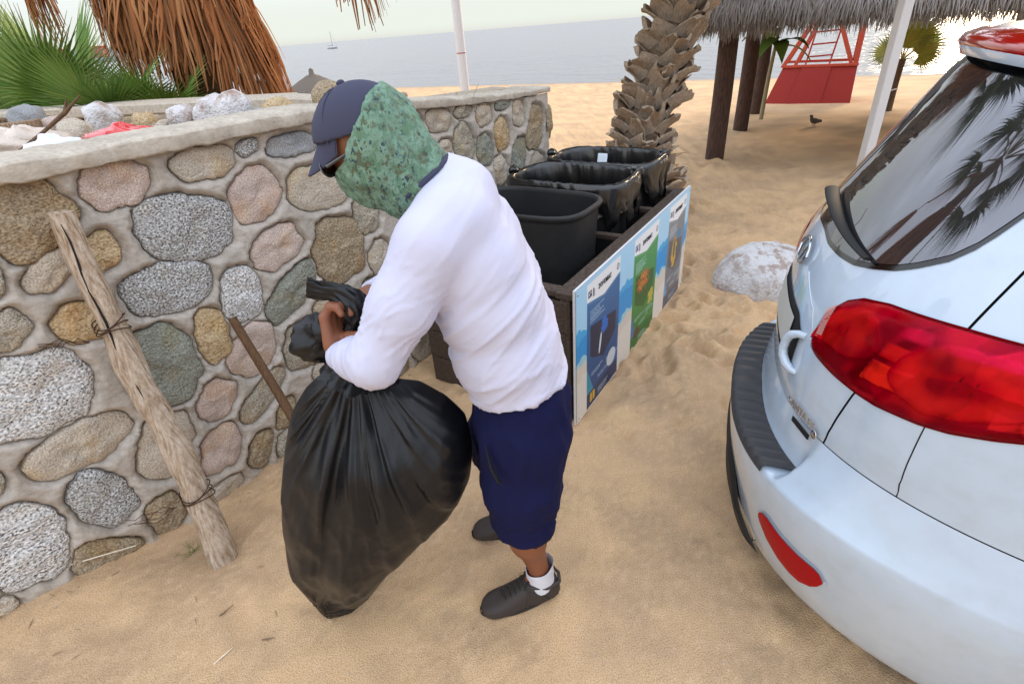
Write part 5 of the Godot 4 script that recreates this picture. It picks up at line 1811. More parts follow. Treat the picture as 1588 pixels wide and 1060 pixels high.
func car() -> void:
	var root := thing("parked_car", Vector3(0.7837, 0, -1.5401), "white sport utility car parked on the sand with its rear corner nearest the viewer", "car")
	root.basis = Basis(Vector3(-0.4051, 0, 0.9143), Vector3.UP, Vector3(-0.9143, 0, -0.4051))
	var seam := func(y: float) -> float: return tab(y, [0.75, 0.945, 1.175, 1.30, 1.45, 1.66], [0.497, 0.542, 0.683, 0.662, 0.62, 0.54])
	var zero := func(_u: float, _v: float) -> float: return 0.0
	# bumper, with the ledge that carries the step pad
	var A := [[0.16, 0.10], [0.20, 0.07], [0.30, 0.04], [0.38, 0.028], [0.46, 0.012], [0.53, 0.004], [0.575, 0.003], [0.594, 0.006], [0.602, 0.018], [0.603, 0.045], [0.604, 0.082], [0.612, 0.094], [0.66, 0.100], [0.70, 0.106], [0.748, 0.114]]
	var B := [[0.16, 0.10], [0.20, 0.07], [0.30, 0.04], [0.38, 0.028], [0.46, 0.014], [0.53, 0.006], [0.56, 0.003], [0.586, 0.003], [0.594, 0.005], [0.600, 0.010], [0.612, 0.022], [0.635, 0.042], [0.665, 0.064], [0.70, 0.088], [0.748, 0.113]]
	var pts := PackedVector3Array()
	var nu := 181
	for j in A.size():
		for i in nu:
			var f := lerpf(-PI / 2, PI / 2, i / float(nu - 1))
			var t := smoothstep(0.455, 0.520, absf(f))
			pts.push_back(car_raw(lerpf(A[j][0], B[j][0], t), f, lerpf(A[j][1], B[j][1], t)))
	var bm := MB.new()
	bm.grid(pts, nu, A.size(), false, PackedColorArray(), true)
	part(root, "bumper", bm, M.paint)
	# upper skin in three pieces with real gaps, and a dark shell behind the gaps
	var g := 0.0035
	var ys := []
	for k in 46: ys.append(lerpf(0.752, 1.66, k / 45.0))
	var sheet := func(fa: Callable, fb: Callable, n: int, off: float) -> MB:
		var q := PackedVector3Array()
		for y in ys:
			for i in n: q.push_back(car_pt(y, lerpf(fa.call(y), fb.call(y), i / float(n - 1)), off))
		var m := MB.new()
		m.grid(q, n, ys.size(), false, PackedColorArray(), true)
		return m
	part(root, "tailgate", sheet.call(func(y): return -seam.call(y) + g, func(y): return seam.call(y) - g, 71, 0.0), M.paint)
	part(root, "rear_quarter", sheet.call(func(y): return seam.call(y) + g, func(_y): return PI / 2, 50, 0.0), M.paint)
	part(root, "rear_quarter", sheet.call(func(_y): return -PI / 2, func(y): return -seam.call(y) - g, 50, 0.0), M.paint)
	var inner := MB.new()
	var iq := PackedVector3Array()
	for k in 40:
		var y := lerpf(0.5, 1.655, k / 39.0)
		for i in 81: iq.push_back(car_raw(y, lerpf(-PI / 2, PI / 2, i / 80.0), car_z(maxf(y, 0.80)) + 0.022) * Vector3(0.985, 1, 1))
	inner.grid(iq, 81, 40, false, PackedColorArray(), true)
	part(root, "inner_shell", inner, M.gap)
	# fender to bumper joint and the roof
	part(root, "joint", car_strip([Vector2(0.752, 0.753), Vector2(0.85, 0.748), Vector2(0.975, 0.742)], 0.0016, -0.0004), M.gap)
	var crease := car_strip([Vector2(1.09, 0.09), Vector2(1.04, 0.235), Vector2(1.0, 0.275), Vector2(0.97, 0.285)], 0.003, -0.0012)
	part(root, "crease", crease, M.paint)
	var roof := PackedVector3Array()
	for k in 15:
		var z := lerpf(0.46, 3.0, k / 14.0)
		for i in 21:
			var x := lerpf(-1.0, 1.0, i / 20.0)
			var hw := 0.70
			var zz := maxf(z, 0.60 + 0.5 * pow(absf(x), 2.5))
			roof.push_back(Vector3(x * hw, 1.690 - 0.06 * pow(absf(x), 4.0) - 0.05 * pow((z - 1.6) / 1.4, 4.0), -zz))
	var rm := MB.new()
	rm.grid(roof, 21, 15, false, PackedColorArray(), true)
	part(root, "roof", rm, M.paint)
	# sides on towards the front, bonnet and windscreen
	for s in [-1.0, 1.0]:
		var q := PackedVector3Array()
		var zs := [1.117, 1.5, 2.0, 2.5, 3.0, 3.5, 3.9, 4.2]
		var yy := [0.25, 0.5, 0.75, 0.95, 1.05]
		for y in yy:
			for z in zs:
				var nar := 1.0 - 0.16 * pow(maxf(0.0, z - 3.2), 1.5)
				q.push_back(Vector3(s * car_w(y) * nar, y, -(z + (car_z(y) if z < 1.2 else 0.1))))
		var m := MB.new()
		m.grid(q, zs.size(), yy.size(), false, PackedColorArray(), s < 0)
		part(root, "side_panel", m, M.paint)
		q = PackedVector3Array()
		var zt := [1.117, 1.5, 2.0, 2.4, 2.7]
		for y in [1.05, 1.2, 1.4, 1.6, 1.69]:
			for z in zt:
				q.push_back(Vector3(s * car_w(y) * 0.998, y, -(z + (car_z(y) if z < 1.2 else 0.3) + (1.05 - y) * 0.6 * (1.0 if z > 2.5 else 0.0))))
		m = MB.new()
		m.grid(q, zt.size(), 5, false, PackedColorArray(), s < 0)
		part(root, "side_window", m, M.frit)
		for z in [1.28, 3.55]:
			var w := thing_child(root, "wheel", Vector3(s * (0.745 if z < 2.0 else 0.70), 0.35, -z))
			var am := MB.new()
			am.tube([Vector3(s * 0.5, 0.36, -z), Vector3(s * (0.828 if z < 2.0 else 0.785), 0.36, -z)], [0.41, 0.41], 40)
			part(root, "wheel_arch", am, M.rubber)
			var tm := MB.new()
			var tp := PackedVector3Array()
			for e in [[0.20, -0.11], [0.33, -0.115], [0.352, -0.09], [0.355, 0.09], [0.33, 0.115], [0.23, 0.118], [0.21, 0.09]]:
				for k in 40: tp.push_back(Vector3(e[1] * s, cos(TAU * k / 40) * e[0], sin(TAU * k / 40) * e[0]))
			tm.grid(tp, 40, 7, true)
			part(w, "tyre", tm, M.rubber)
			var wm := MB.new()
			for k in 5:
				wm.box(Transform3D(Basis(Vector3.RIGHT, TAU * k / 5.0), Vector3(0.10 * s, 0, 0)) * Transform3D(Basis.IDENTITY, Vector3(0, 0.11, 0)), Vector3(0.03, 0.21, 0.07), 0.01)
			part(w, "rim", wm, M.chrome)
	var bon := PackedVector3Array()
	for e in [[2.75, 1.62, 0.60], [3.3, 1.10, 0.76], [3.9, 0.98, 0.70], [4.2, 0.88, 0.64], [4.28, 0.6, 0.62], [4.2, 0.3, 0.6]]:
		for i in 9: bon.push_back(Vector3(lerpf(-e[2], e[2], i / 8.0), e[1], -e[0]))
	var bo := MB.new()
	bo.grid(bon, 9, 6, false, PackedColorArray(), true)
	part(root, "bonnet", bo, M.paint)
	# rear window
	var gl := func(f: float) -> float: return tab(absf(f), [0.0, 0.08, 0.19, 0.27, 0.345, 0.41, 0.455, 0.51, 0.542, 0.56], [1.185, 1.18, 1.185, 1.192, 1.208, 1.226, 1.246, 1.280, 1.322, 1.40])
	var gh_ := func(f: float) -> float: return 1.585 - 0.16 * pow(absf(f) / 0.56, 5.0)
	part(root, "window_frame", car_patch(-0.565, 0.565, 90, 14, func(f): return gl.call(f * 0.991) - 0.008, func(f): return gh_.call(f) + 0.02, func(_u, _v): return 0.0022), M.frit)
	part(root, "rear_window", car_patch(-0.556, 0.556, 90, 20, func(f): return gl.call(f * 1.01) + 0.004, func(f): return gh_.call(f), func(_u, _v): return 0.0042), M.glass)
	# wiper
	var wm2 := MB.new()
	var wp := []
	var wr := []
	for k in 13:
		var t := k / 12.0
		wp.append(car_pt(lerpf(1.245, 1.212, t), lerpf(-0.10, 0.325, t), 0.030 - 0.012 * t))
		wr.append(lerpf(0.021, 0.008, t))
	wm2.tube(wp, wr, 10, true, 0.5)
	var wiper := part(root, "wiper", wm2, M.rubber)
	var blade := MB.new()
	wp = []
	wr = []
	for k in 13:
		var t := k / 12.0
		wp.append(car_pt(lerpf(1.243, 1.212, t), lerpf(-0.10, 0.325, t), 0.012))
		wr.append(0.004)
	blade.tube(wp, wr, 6)
	part(wiper, "blade", blade, M.rubber)
	# spoiler over the window, with a red lamp in its edge
	var sp := PackedVector3Array()
	var sec := [[0.0, 0.0], [-0.008, 0.022], [0.004, 0.044], [0.08, 0.066], [0.30, 0.085], [0.30, 0.03], [0.10, 0.004]]
	for e in sec:
		for i in 41:
			var x := lerpf(-0.60, 0.60, i / 40.0)
			var back := 0.40 + 0.30 * pow(absf(x) / 0.60, 2.4)
			sp.push_back(Vector3(x, 1.612 + e[1] - 0.045 * pow(absf(x) / 0.6, 2.0), -(back + e[0])))
	var spm := MB.new()
	spm.grid(sp, 41, sec.size(), false, PackedColorArray(), true)
	var spo := part(root, "spoiler", spm, M.paint)
	var lamp := PackedVector3Array()
	for e in [[-0.006, 0.016], [-0.014, 0.028], [-0.004, 0.046], [0.03, 0.0575]]:
		for i in 31:
			var x := lerpf(-0.40, 0.40, i / 30.0)
			var back := 0.40 + 0.30 * pow(absf(x) / 0.60, 2.4)
			lamp.push_back(Vector3(x, 1.615 + e[1] - 0.045 * pow(absf(x) / 0.6, 2.0), -(back + e[0])))
	var lm := MB.new()
	lm.grid(lamp, 31, 4, false, PackedColorArray(), true)
	part(spo, "brake_lamp", lm, M.redlamp)
	# step pad: ribbed grey plastic
	var pad := PackedVector3Array()
	var np := 240
	for j in 8:
		for i in np:
			var f := lerpf(-0.462, 0.462, i / float(np - 1))
			var rib := 0.5 + 0.5 * sin(i / float(np - 1) * TAU * 18.0)
			rib = smoothstep(0.2, 0.8, rib)
			var edge := smoothstep(0.0, 0.15, j / 7.0) * smoothstep(1.0, 0.85, j / 7.0)
			var z: float = [-0.002, 0.001, 0.012, 0.025, 0.048, 0.070, 0.086, 0.094][j]
			var y: float = [0.588, 0.602, 0.611, 0.613, 0.613, 0.613, 0.613, 0.620][j]
			pad.push_back(car_raw(y + 0.011 * rib * edge, f, z))
	var pm := MB.new()
	pm.grid(pad, np, 8, false, PackedColorArray(), true)
	part(root, "step_pad", pm, M.plastic)
	# dark lower valance, exhaust
	part(root, "valance", car_patch(-1.2, 0.46, 60, 8, func(_f): return 0.19, func(f): return 0.46 - 0.27 * smoothstep(0.12, 0.46, f), func(u, v): return 0.013 * smoothstep(1.0, 0.85, v) * smoothstep(1.0, 0.93, u)), M.rubber)
	var ex := MB.new()
	var e0 := car_pt(0.205, 0.36, -0.03)
	ex.tube([e0 + Vector3(0, 0, -0.25), e0 + Vector3(0, 0, 0.012)], [0.034, 0.036], 18, false)
	ex.tube([e0 + Vector3(0, 0, 0.012), e0 + Vector3(0, 0, -0.2)], [0.030, 0.030], 18, false)
	part(root, "exhaust_pipe", ex, M.chrome)
	# tail lamps
	for s in [1.0, -1.0]:
		var top := func(f: float) -> float: return tab(absf(f), [0.300, 0.306, 0.318, 0.33, 0.361, 0.408, 0.487, 0.573, 0.683, 0.793, 1.0, 1.15, 1.25], [0.985, 1.01, 1.05, 1.08, 1.117, 1.142, 1.158, 1.165, 1.174, 1.180, 1.176, 1.15, 1.11])
		var bot := func(f: float) -> float: return tab(absf(f), [0.300, 0.306, 0.322, 0.345, 0.369, 0.447, 0.542, 0.612, 0.73, 0.793, 0.871, 0.96, 1.1, 1.25], [0.98, 0.972, 0.962, 0.956, 0.954, 0.949, 0.946, 0.946, 0.958, 0.970, 0.995, 1.03, 1.07, 1.105])
		var tl: MeshInstance3D = part(root, "tail_lamp", car_patch(0.300 * s, 1.25 * s, 90, 12, func(f): return bot.call(f) - 0.004, func(f): return top.call(f) + 0.004, func(_u, _v): return 0.0025), M.reddark)
		# moulded reflector body behind the lens: bowls, bezels, lit and shaded facets painted in
		var ln := noise(401, 3.0, FastNoiseLite.TYPE_SIMPLEX_SMOOTH, 3)
		var cells := FastNoiseLite.new()
		cells.seed = 5
		cells.noise_type = FastNoiseLite.TYPE_CELLULAR
		cells.cellular_return_type = FastNoiseLite.RETURN_CELL_VALUE
		cells.fractal_type = FastNoiseLite.FRACTAL_NONE
		cells.frequency = 1.0
		var lp := PackedVector3Array()
		var lc := PackedColorArray()
		var lw := 240
		var lh := 70
		for j in lh:
			var v := j / float(lh - 1)
			for i in lw:
				var u := i / float(lw - 1)
				var f := lerpf(0.304, 1.24, u)
				var y := lerpf(bot.call(f), top.call(f), v)
				var q := ln.get_noise_2d(u * 1.4, v * 0.45)
				var q2 := ln.get_noise_2d(u * 1.9 + 9.0, v * 0.5)
				var c := Color(0.34, 0.0, 0.012)
				var d := 0.003
				var r1 := Vector2((u - 0.115) * 2.0, v - 0.58).length() + 0.04 * q
				if r1 < 0.30:
					c = Color(0.52, 0.004, 0.012).lerp(Color(0.66, 0.012, 0.01), smoothstep(0.30, 0.22, r1) * smoothstep(0.04, 0.16, r1) * 0.7)
					d += 0.008 * smoothstep(0.05, 0.3, r1)
				var diag := absf(u - 0.20 - 0.17 * v)
				if diag < 0.035: c = c.lerp(Color(0.12, 0.0, 0.006), smoothstep(0.035, 0.01, diag) * 0.9)
				if v > 0.20 + 0.25 * (u - 0.25) and v < 0.46 and u > 0.235 + 0.06 * v and u < 0.385: 
					c = Color(0.85, 0.022, 0.012)
					d += 0.006
				if v > 0.52 and v < 0.68 and u > 0.27 and u < 0.40 + 0.05 * v: c = Color(0.64, 0.008, 0.01)
				var r2 := Vector2((u - 0.50) * 2.0, v - 0.50).length() + 0.05 * q
				if r2 < 0.36:
					c = Color(0.42, 0.0, 0.01).lerp(Color(0.74, 0.014, 0.012), smoothstep(0.36, 0.29, r2) * smoothstep(0.06, 0.22, r2) * 0.75)
					d += 0.008 * smoothstep(0.1, 0.36, r2)
				if u > 0.58 and v > 0.12 and v < 0.40: c = c.lerp(Color(0.76, 0.014, 0.02), 0.85)
				if v > 0.74 and u > 0.26: c = c.lerp(Color(0.80, 0.01, 0.06), smoothstep(0.74, 0.80, v) * smoothstep(0.26, 0.34, u))
				if v < 0.14: c = c.lerp(Color(0.24, 0.0, 0.01), smoothstep(0.14, 0.08, v))
				var fc := cells.get_noise_2d(u * 11.0 + 0.5 * v + 0.3 * q, v * 3.2 - u * 2.0)
				c = c * (1.0 + 0.38 * fc)  # facet glints and dark sides put into the colour as reds
				var fc2 := cells.get_noise_2d(u * 24.0 + 30.0, v * 2.0 + u * 5.0)
				c = c * (1.0 + 0.16 * fc2)
				c = c.lerp(Color(0.14, 0.0, 0.01), clampf(q2 * 1.3 + 0.04, 0.0, 0.7))
				c = c.lerp(Color(0.85, 0.02, 0.02), clampf(-q * 1.2 - 0.1, 0.0, 0.5))
				lp.push_back(car_pt(y, f * s, minf(d, 0.002 + 0.012 * sin(PI * v)) + 0.0006 * sin(u * 180.0) * float(r1 < 0.28 or r2 < 0.34)))
				lc.push_back(c)
		var lb := MB.new()
		lb.grid(lp, lw, lh, false, lc, s > 0)
		part(tl, "reflector", lb, M.lampbody)
		part(tl, "highlight_strip", car_patch(0.322 * s, 0.350 * s, 6, 30, func(f): return 1.0 + 0.2 * (absf(f) - 0.32), func(f): return 1.075 + 0.9 * (absf(f) - 0.32), func(_u, v): return 0.010 + 0.001 * sin(v * 70.0)), M.pinkband)  # ribbed strip at the inner end, its highlight given as pale pink colour
		part(tl, "lens", car_patch(0.300 * s, 1.25 * s, 100, 16, bot, top, func(u, v): return 0.003 + 0.016 * pow(clampf(4.0 * v * (1.0 - v), 0, 1), 0.3) * smoothstep(0.0, 0.03, u) * smoothstep(1.0, 0.9, u)), M.redlens)
		# bumper reflector in a shallow surround
		var rt := func(f: float) -> float: return tab(absf(f), [0.474, 0.482, 0.50, 0.53, 0.56, 0.60, 0.685, 0.74, 0.762, 0.775], [0.418, 0.436, 0.449, 0.453, 0.445, 0.434, 0.424, 0.424, 0.416, 0.392])
		var rb := func(f: float) -> float: return tab(absf(f), [0.474, 0.482, 0.50, 0.53, 0.60, 0.66, 0.70, 0.74, 0.762, 0.775], [0.412, 0.396, 0.378, 0.356, 0.324, 0.310, 0.310, 0.330, 0.356, 0.386])
		part(root, "reflector_surround", car_patch(0.466 * s, 0.783 * s, 40, 8, func(f): return rb.call(f) - 0.012, func(f): return rt.call(f) + 0.007, func(u, v): return 0.0035 * sin(PI * u) * sin(PI * v) + 0.0006), M.paint)
		part(root, "bumper_reflector", car_patch(0.474 * s, 0.775 * s, 60, 10, rb, rt, func(u, v): return 0.0055 + 0.004 * pow(sin(PI * u) * sin(PI * v), 0.5)), M.reflector)
	# plate recess, plate and handle
	var one := func(c: float) -> Callable: return func(_f): return c
	part(root, "plate_recess", car_patch(-0.215, 0.225, 40, 8, func(f): return 0.832 + 0.02 * smoothstep(0.17, 0.225, absf(f)), func(f): return 0.995 - 0.03 * smoothstep(0.15, 0.225, absf(f)), func(_u, _v): return 0.0025), M.gap)
	part(root, "number_plate", car_patch(-0.150, 0.150, 20, 4, one.call(0.862), one.call(0.972), func(_u, _v): return 0.007), M.platewhite)
	var hm := MB.new()
	var hp := []
	for e in [[0.966, 0.262, -0.002], [0.962, 0.238, 0.010], [0.947, 0.214, 0.020], [0.925, 0.202, 0.024], [0.897, 0.199, 0.025], [0.876, 0.207, 0.023], [0.858, 0.228, 0.016], [0.850, 0.252, 0.006], [0.848, 0.268, -0.005]]:
		hp.append(car_pt(e[0], e[1], e[2]))
	hm.tube(hp, [0.009, 0.011, 0.013, 0.013, 0.013, 0.013, 0.013, 0.011, 0.009], 12)
	part(root, "handle", hm, M.paint)
	# badge: an oval ring with a slanted H
	var em := MB.new()
	var c0 := car_pt(1.108, 0.0, 0.010)
	var ring := []
	var rr := []
	var tl2 := -0.30
	for k in 37:
		var a := TAU * k / 36.0
		var y := sin(a) * 0.034
		ring.append(c0 + Vector3(cos(a) * 0.066, y, y * tl2))
		rr.append(0.0055)
	em.tube(ring, rr, 8, false)
	for e in [[-0.032, -0.022, -0.018, 0.026], [0.018, -0.026, 0.032, 0.022], [-0.025, -0.003, 0.025, 0.004]]:
		em.tube([c0 + Vector3(e[0], e[1], e[1] * tl2), c0 + Vector3((e[0] + e[2]) / 2, (e[1] + e[3]) / 2, 0.001), c0 + Vector3(e[2], e[3], e[3] * tl2)], [0.005, 0.0055, 0.005], 8)
	part(root, "emblem", em, M.chrome)
	var font := SystemFont.new()
	font.font_names = PackedStringArray(["Droid Sans"])
	font.font_weight = 700
	var t := TextMesh.new()
	t.text = "SANTA FE"
	t.font = font
	t.font_size = 34
	t.pixel_size = 0.00088
	t.depth = 0.003
	var fl := 0.385
	var pl := car_pt(0.735, fl, 0.004)
	var nn := car_n(0.80, fl)
	nn = Vector3(nn.x, nn.y * 0.2, nn.z).normalized()
	var tx := Vector3.UP.cross(nn).normalized()
	part(root, "lettering", t, M.chrome, Transform3D(Basis(tx, nn.cross(tx), nn), pl + Vector3(0, 0.045, 0)))
	var bd := MB.new()
	bd.box(Transform3D(Basis(tx, nn.cross(tx), nn), pl + Vector3(0, 0.004, 0) + tx * 0.015 + nn * 0.001), Vector3(0.085, 0.017, 0.005), 0.002)
	part(root, "trim_badge", bd, M.gap)
	var b2 := MB.new()
	b2.ellipsoid(Transform3D(Basis(tx, nn.cross(tx), nn) * Basis.from_scale(Vector3(0.013, 0.013, 0.004)), pl + Vector3(0, 0.03, 0) + tx * 0.075 + nn * 0.002), 14, 8)
	part(root, "round_badge", b2, M.chrome)

func thing_child(root: Node3D, n: String, pos: Vector3) -> Node3D:
	var o := Node3D.new()
	o.name = n
	o.position = pos
	root.add_child(o, true)
	return o

# ---------------------------------------------------------------- rubbish bag
func trash_bag() -> void:
	var root := thing("rubbish_bag", Vector3(-0.72, 0, -1.16), "big full black rubbish bag held by its gathered neck, one corner touching the sand", "rubbish bag")
	var C := Vector2(-0.441, 0.581)
	var rim := [Vector2(-0.41, 1.042), Vector2(-0.372, 0.99), Vector2(-0.319, 0.98), Vector2(-0.254, 0.962), Vector2(-0.192, 0.907), Vector2(-0.145, 0.835), Vector2(-0.138, 0.728), Vector2(-0.158, 0.61), Vector2(-0.225, 0.49), Vector2(-0.335, 0.40), Vector2(-0.45, 0.267), Vector2(-0.558, 0.105), Vector2(-0.655, 0.015), Vector2(-0.742, -0.012), Vector2(-0.768, 0.08), Vector2(-0.772, 0.241), Vector2(-0.755, 0.476), Vector2(-0.711, 0.638), Vector2(-0.659, 0.784), Vector2(-0.612, 0.894), Vector2(-0.55, 0.974), Vector2(-0.466, 1.037)]
	var neck := Vector3(-0.405, 1.06, -1.16)
	var seg := 220
	var loop := PackedVector2Array()
	var n := rim.size()
	for k in seg:
		var t := float(k) / seg * n
		var i := int(t)
		loop.push_back(rim[i].cubic_interpolate(rim[(i + 1) % n], rim[(i - 1 + n) % n], rim[(i + 2) % n], t - i).lerp(rim[i].lerp(rim[(i + 1) % n], t - i), 0.6))
	var nz := noise(201, 5.0, FastNoiseLite.TYPE_SIMPLEX_SMOOTH, 3)
	var wr := FastNoiseLite.new()
	wr.seed = 203
	wr.noise_type = FastNoiseLite.TYPE_CELLULAR
	wr.cellular_return_type = FastNoiseLite.RETURN_DISTANCE2_SUB
	wr.fractal_type = FastNoiseLite.FRACTAL_NONE
	wr.frequency = 5.0
	var nf := noise(202, 1.0, FastNoiseLite.TYPE_SIMPLEX_SMOOTH, 2)
	var m := MB.new()
	for side in [1.0, -1.0]:
		var pts := PackedVector3Array()
		var rings := 70
		for j in rings:
			var rho := sin(j / float(rings - 1) * PI / 2)
			for k in seg:
				var q := C.lerp(loop[k], rho)
				var d := 0.16 * pow(maxf(0.0, 1.0 - pow(rho, 3.2)), 0.62)
				# less thick towards the neck and towards the tapering low corner
				d *= lerpf(0.36, 1.0, smoothstep(1.04, 0.72, q.y)) * lerpf(0.45, 1.0, smoothstep(-0.05, 0.40, q.y))
				var p := Vector3(q.x, q.y, -1.16 + side * d)
				var w := q - Vector2(neck.x, neck.y)
				var dist := w.length()
				var a := atan2(w.x, -w.y)
				# pleats that run out from the gathered neck
				var fall := smoothstep(0.02, 0.18, dist) * smoothstep(1.25, 0.55, dist)
				var r1 := 1.0 - absf(nf.get_noise_2d(a * 3.0 + 40.0 * side, dist * 0.7)) * 2.2
				var r2 := 1.0 - absf(nf.get_noise_2d(a * 9.0 + 10.0 * side, dist * 1.3 + 4.0)) * 2.2
				var fold := (0.017 * r1 + 0.004 * r2) * fall * (0.6 + 0.4 * smoothstep(0.7, 0.15, dist))
				# star creases over the low corner
				var w2 := q - Vector2(-0.735, 0.10)
				var a2 := atan2(w2.y, w2.x)
				var f2 := smoothstep(0.5, 0.10, w2.length())
				fold += 0.009 * f2 * (1.0 - absf(nf.get_noise_2d(a2 * 2.6 + 70.0, w2.length() * 2.0 + side)) * 2.4)
				var rg := 1.0 - absf(nf.get_noise_3d(p.x * 3.2, p.y * 2.2, p.z * 3.0 + 20.0)) * 2.6
				fold += 0.011 * rg * smoothstep(0.15, 0.5, dist) + 0.012 * nz.get_noise_3dv(p * 0.5) + 0.0008 * nz.get_noise_3dv(p * 3.0)
				var ck := 0.5 + 0.5 * wr.get_noise_3d(p.x * 1.25 + 0.1 * nz.get_noise_2d(p.x, p.y), p.y * 0.8, p.z + 3.0 * side)
				fold += -0.020 * minf(ck, 0.5) * smoothstep(0.12, 0.4, dist)
				# two long stretched ridges and a crease
				for e in [[Vector2(-0.46, 0.98), Vector2(-0.60, 0.50), 0.014, 0.012], [Vector2(-0.44, 0.96), Vector2(-0.72, 0.10), -0.020, 0.022], [Vector2(-0.38, 0.95), Vector2(-0.44, 0.30), -0.012, 0.02], [Vector2(-0.745, 0.47), Vector2(-0.71, 0.08), 0.014, 0.02], [Vector2(-0.33, 0.94), Vector2(-0.24, 0.55), -0.010, 0.018]]:
					var ab: Vector2 = e[1] - e[0]
					var tt := clampf((q - e[0]).dot(ab) / ab.length_squared(), 0.0, 1.0)
					fold += e[2] * exp(-pow(((q - e[0]) - ab * tt).length() / e[3], 2)) * smoothstep(0.0, 0.2, tt) * smoothstep(1.0, 0.75, tt)
				p.z += side * fold * smoothstep(1.0, 0.93, rho)
				pts.push_back(p)
		m.grid(pts, seg, rings, true, PackedColorArray(), side < 0)
	part(root, "bag_film", m, M.film, Transform3D(Basis.IDENTITY, -root.position))
	# neck and twisted tail above the fist
	var tail := MB.new()
	var path := [Vector3(-0.410, 1.01, -1.16), Vector3(-0.400, 1.06, -1.16), Vector3(-0.390, 1.11, -1.162), Vector3(-0.378, 1.15, -1.165), Vector3(-0.372, 1.18, -1.165), Vector3(-0.385, 1.212, -1.165), Vector3(-0.415, 1.234, -1.165), Vector3(-0.445, 1.244, -1.165), Vector3(-0.475, 1.253, -1.165)]
	var wd := [0.10, 0.050, 0.032, 0.028, 0.034, 0.036, 0.026, 0.024, 0.026]
	var q2 := PackedVector3Array()
	var sg := 40
	var fine := []
	for k in 49:
		var t := minf(k / 48.0 * 8.0, 7.999)
		var i := int(t)
		var f := t - i
		fine.append([path[i].cubic_interpolate(path[i + 1], path[maxi(i - 1, 0)], path[mini(i + 2, 8)], f), lerpf(wd[i], wd[i + 1], f)])
	for k in 49:
		var d: Vector3 = (fine[mini(k + 1, 48)][0] - fine[maxi(k - 1, 0)][0]).normalized()
		var x := d.cross(Vector3.BACK).normalized()
		var z := x.cross(d)
		var fl := lerpf(1.0, 0.35, smoothstep(25.0, 40.0, k))
		for j in sg:
			var a := TAU * j / sg
			var rr: float = fine[k][1] * (1.0 + 0.32 * (0.5 - absf(nf.get_noise_2d(cos(a) * 3.0 + k * 0.05, sin(a) * 3.0 + 9.0)) * 2.4))
			q2.push_back(fine[k][0] + (x * cos(a) + z * sin(a) * fl) * rr)
	tail.grid(q2, sg, 49, true, PackedColorArray(), true)
	part(root, "bag_neck", tail, M.film, Transform3D(Basis.IDENTITY, -root.position))
	# loose lobe of film that sticks out behind the fist
	var lobe := MB.new()
	lobe.ellipsoid(Transform3D(Basis(Vector3.BACK, 0.35) * Basis.from_scale(Vector3(0.085, 0.042, 0.04)), Vector3(-0.468, 1.085, -1.235)), 40, 24)
	for k in lobe.v.size():
		var w := lobe.v[k]
		var o := (w - Vector3(-0.468, 1.085, -1.235)).normalized()
		lobe.v[k] += o * (0.02 * (1.0 - absf(nz.get_noise_3dv(w * 2.2)) * 4.0) + 0.03 * maxf(0.0, -o.x))
	part(root, "loose_film", lobe, M.film, Transform3D(Basis.IDENTITY, -root.position))

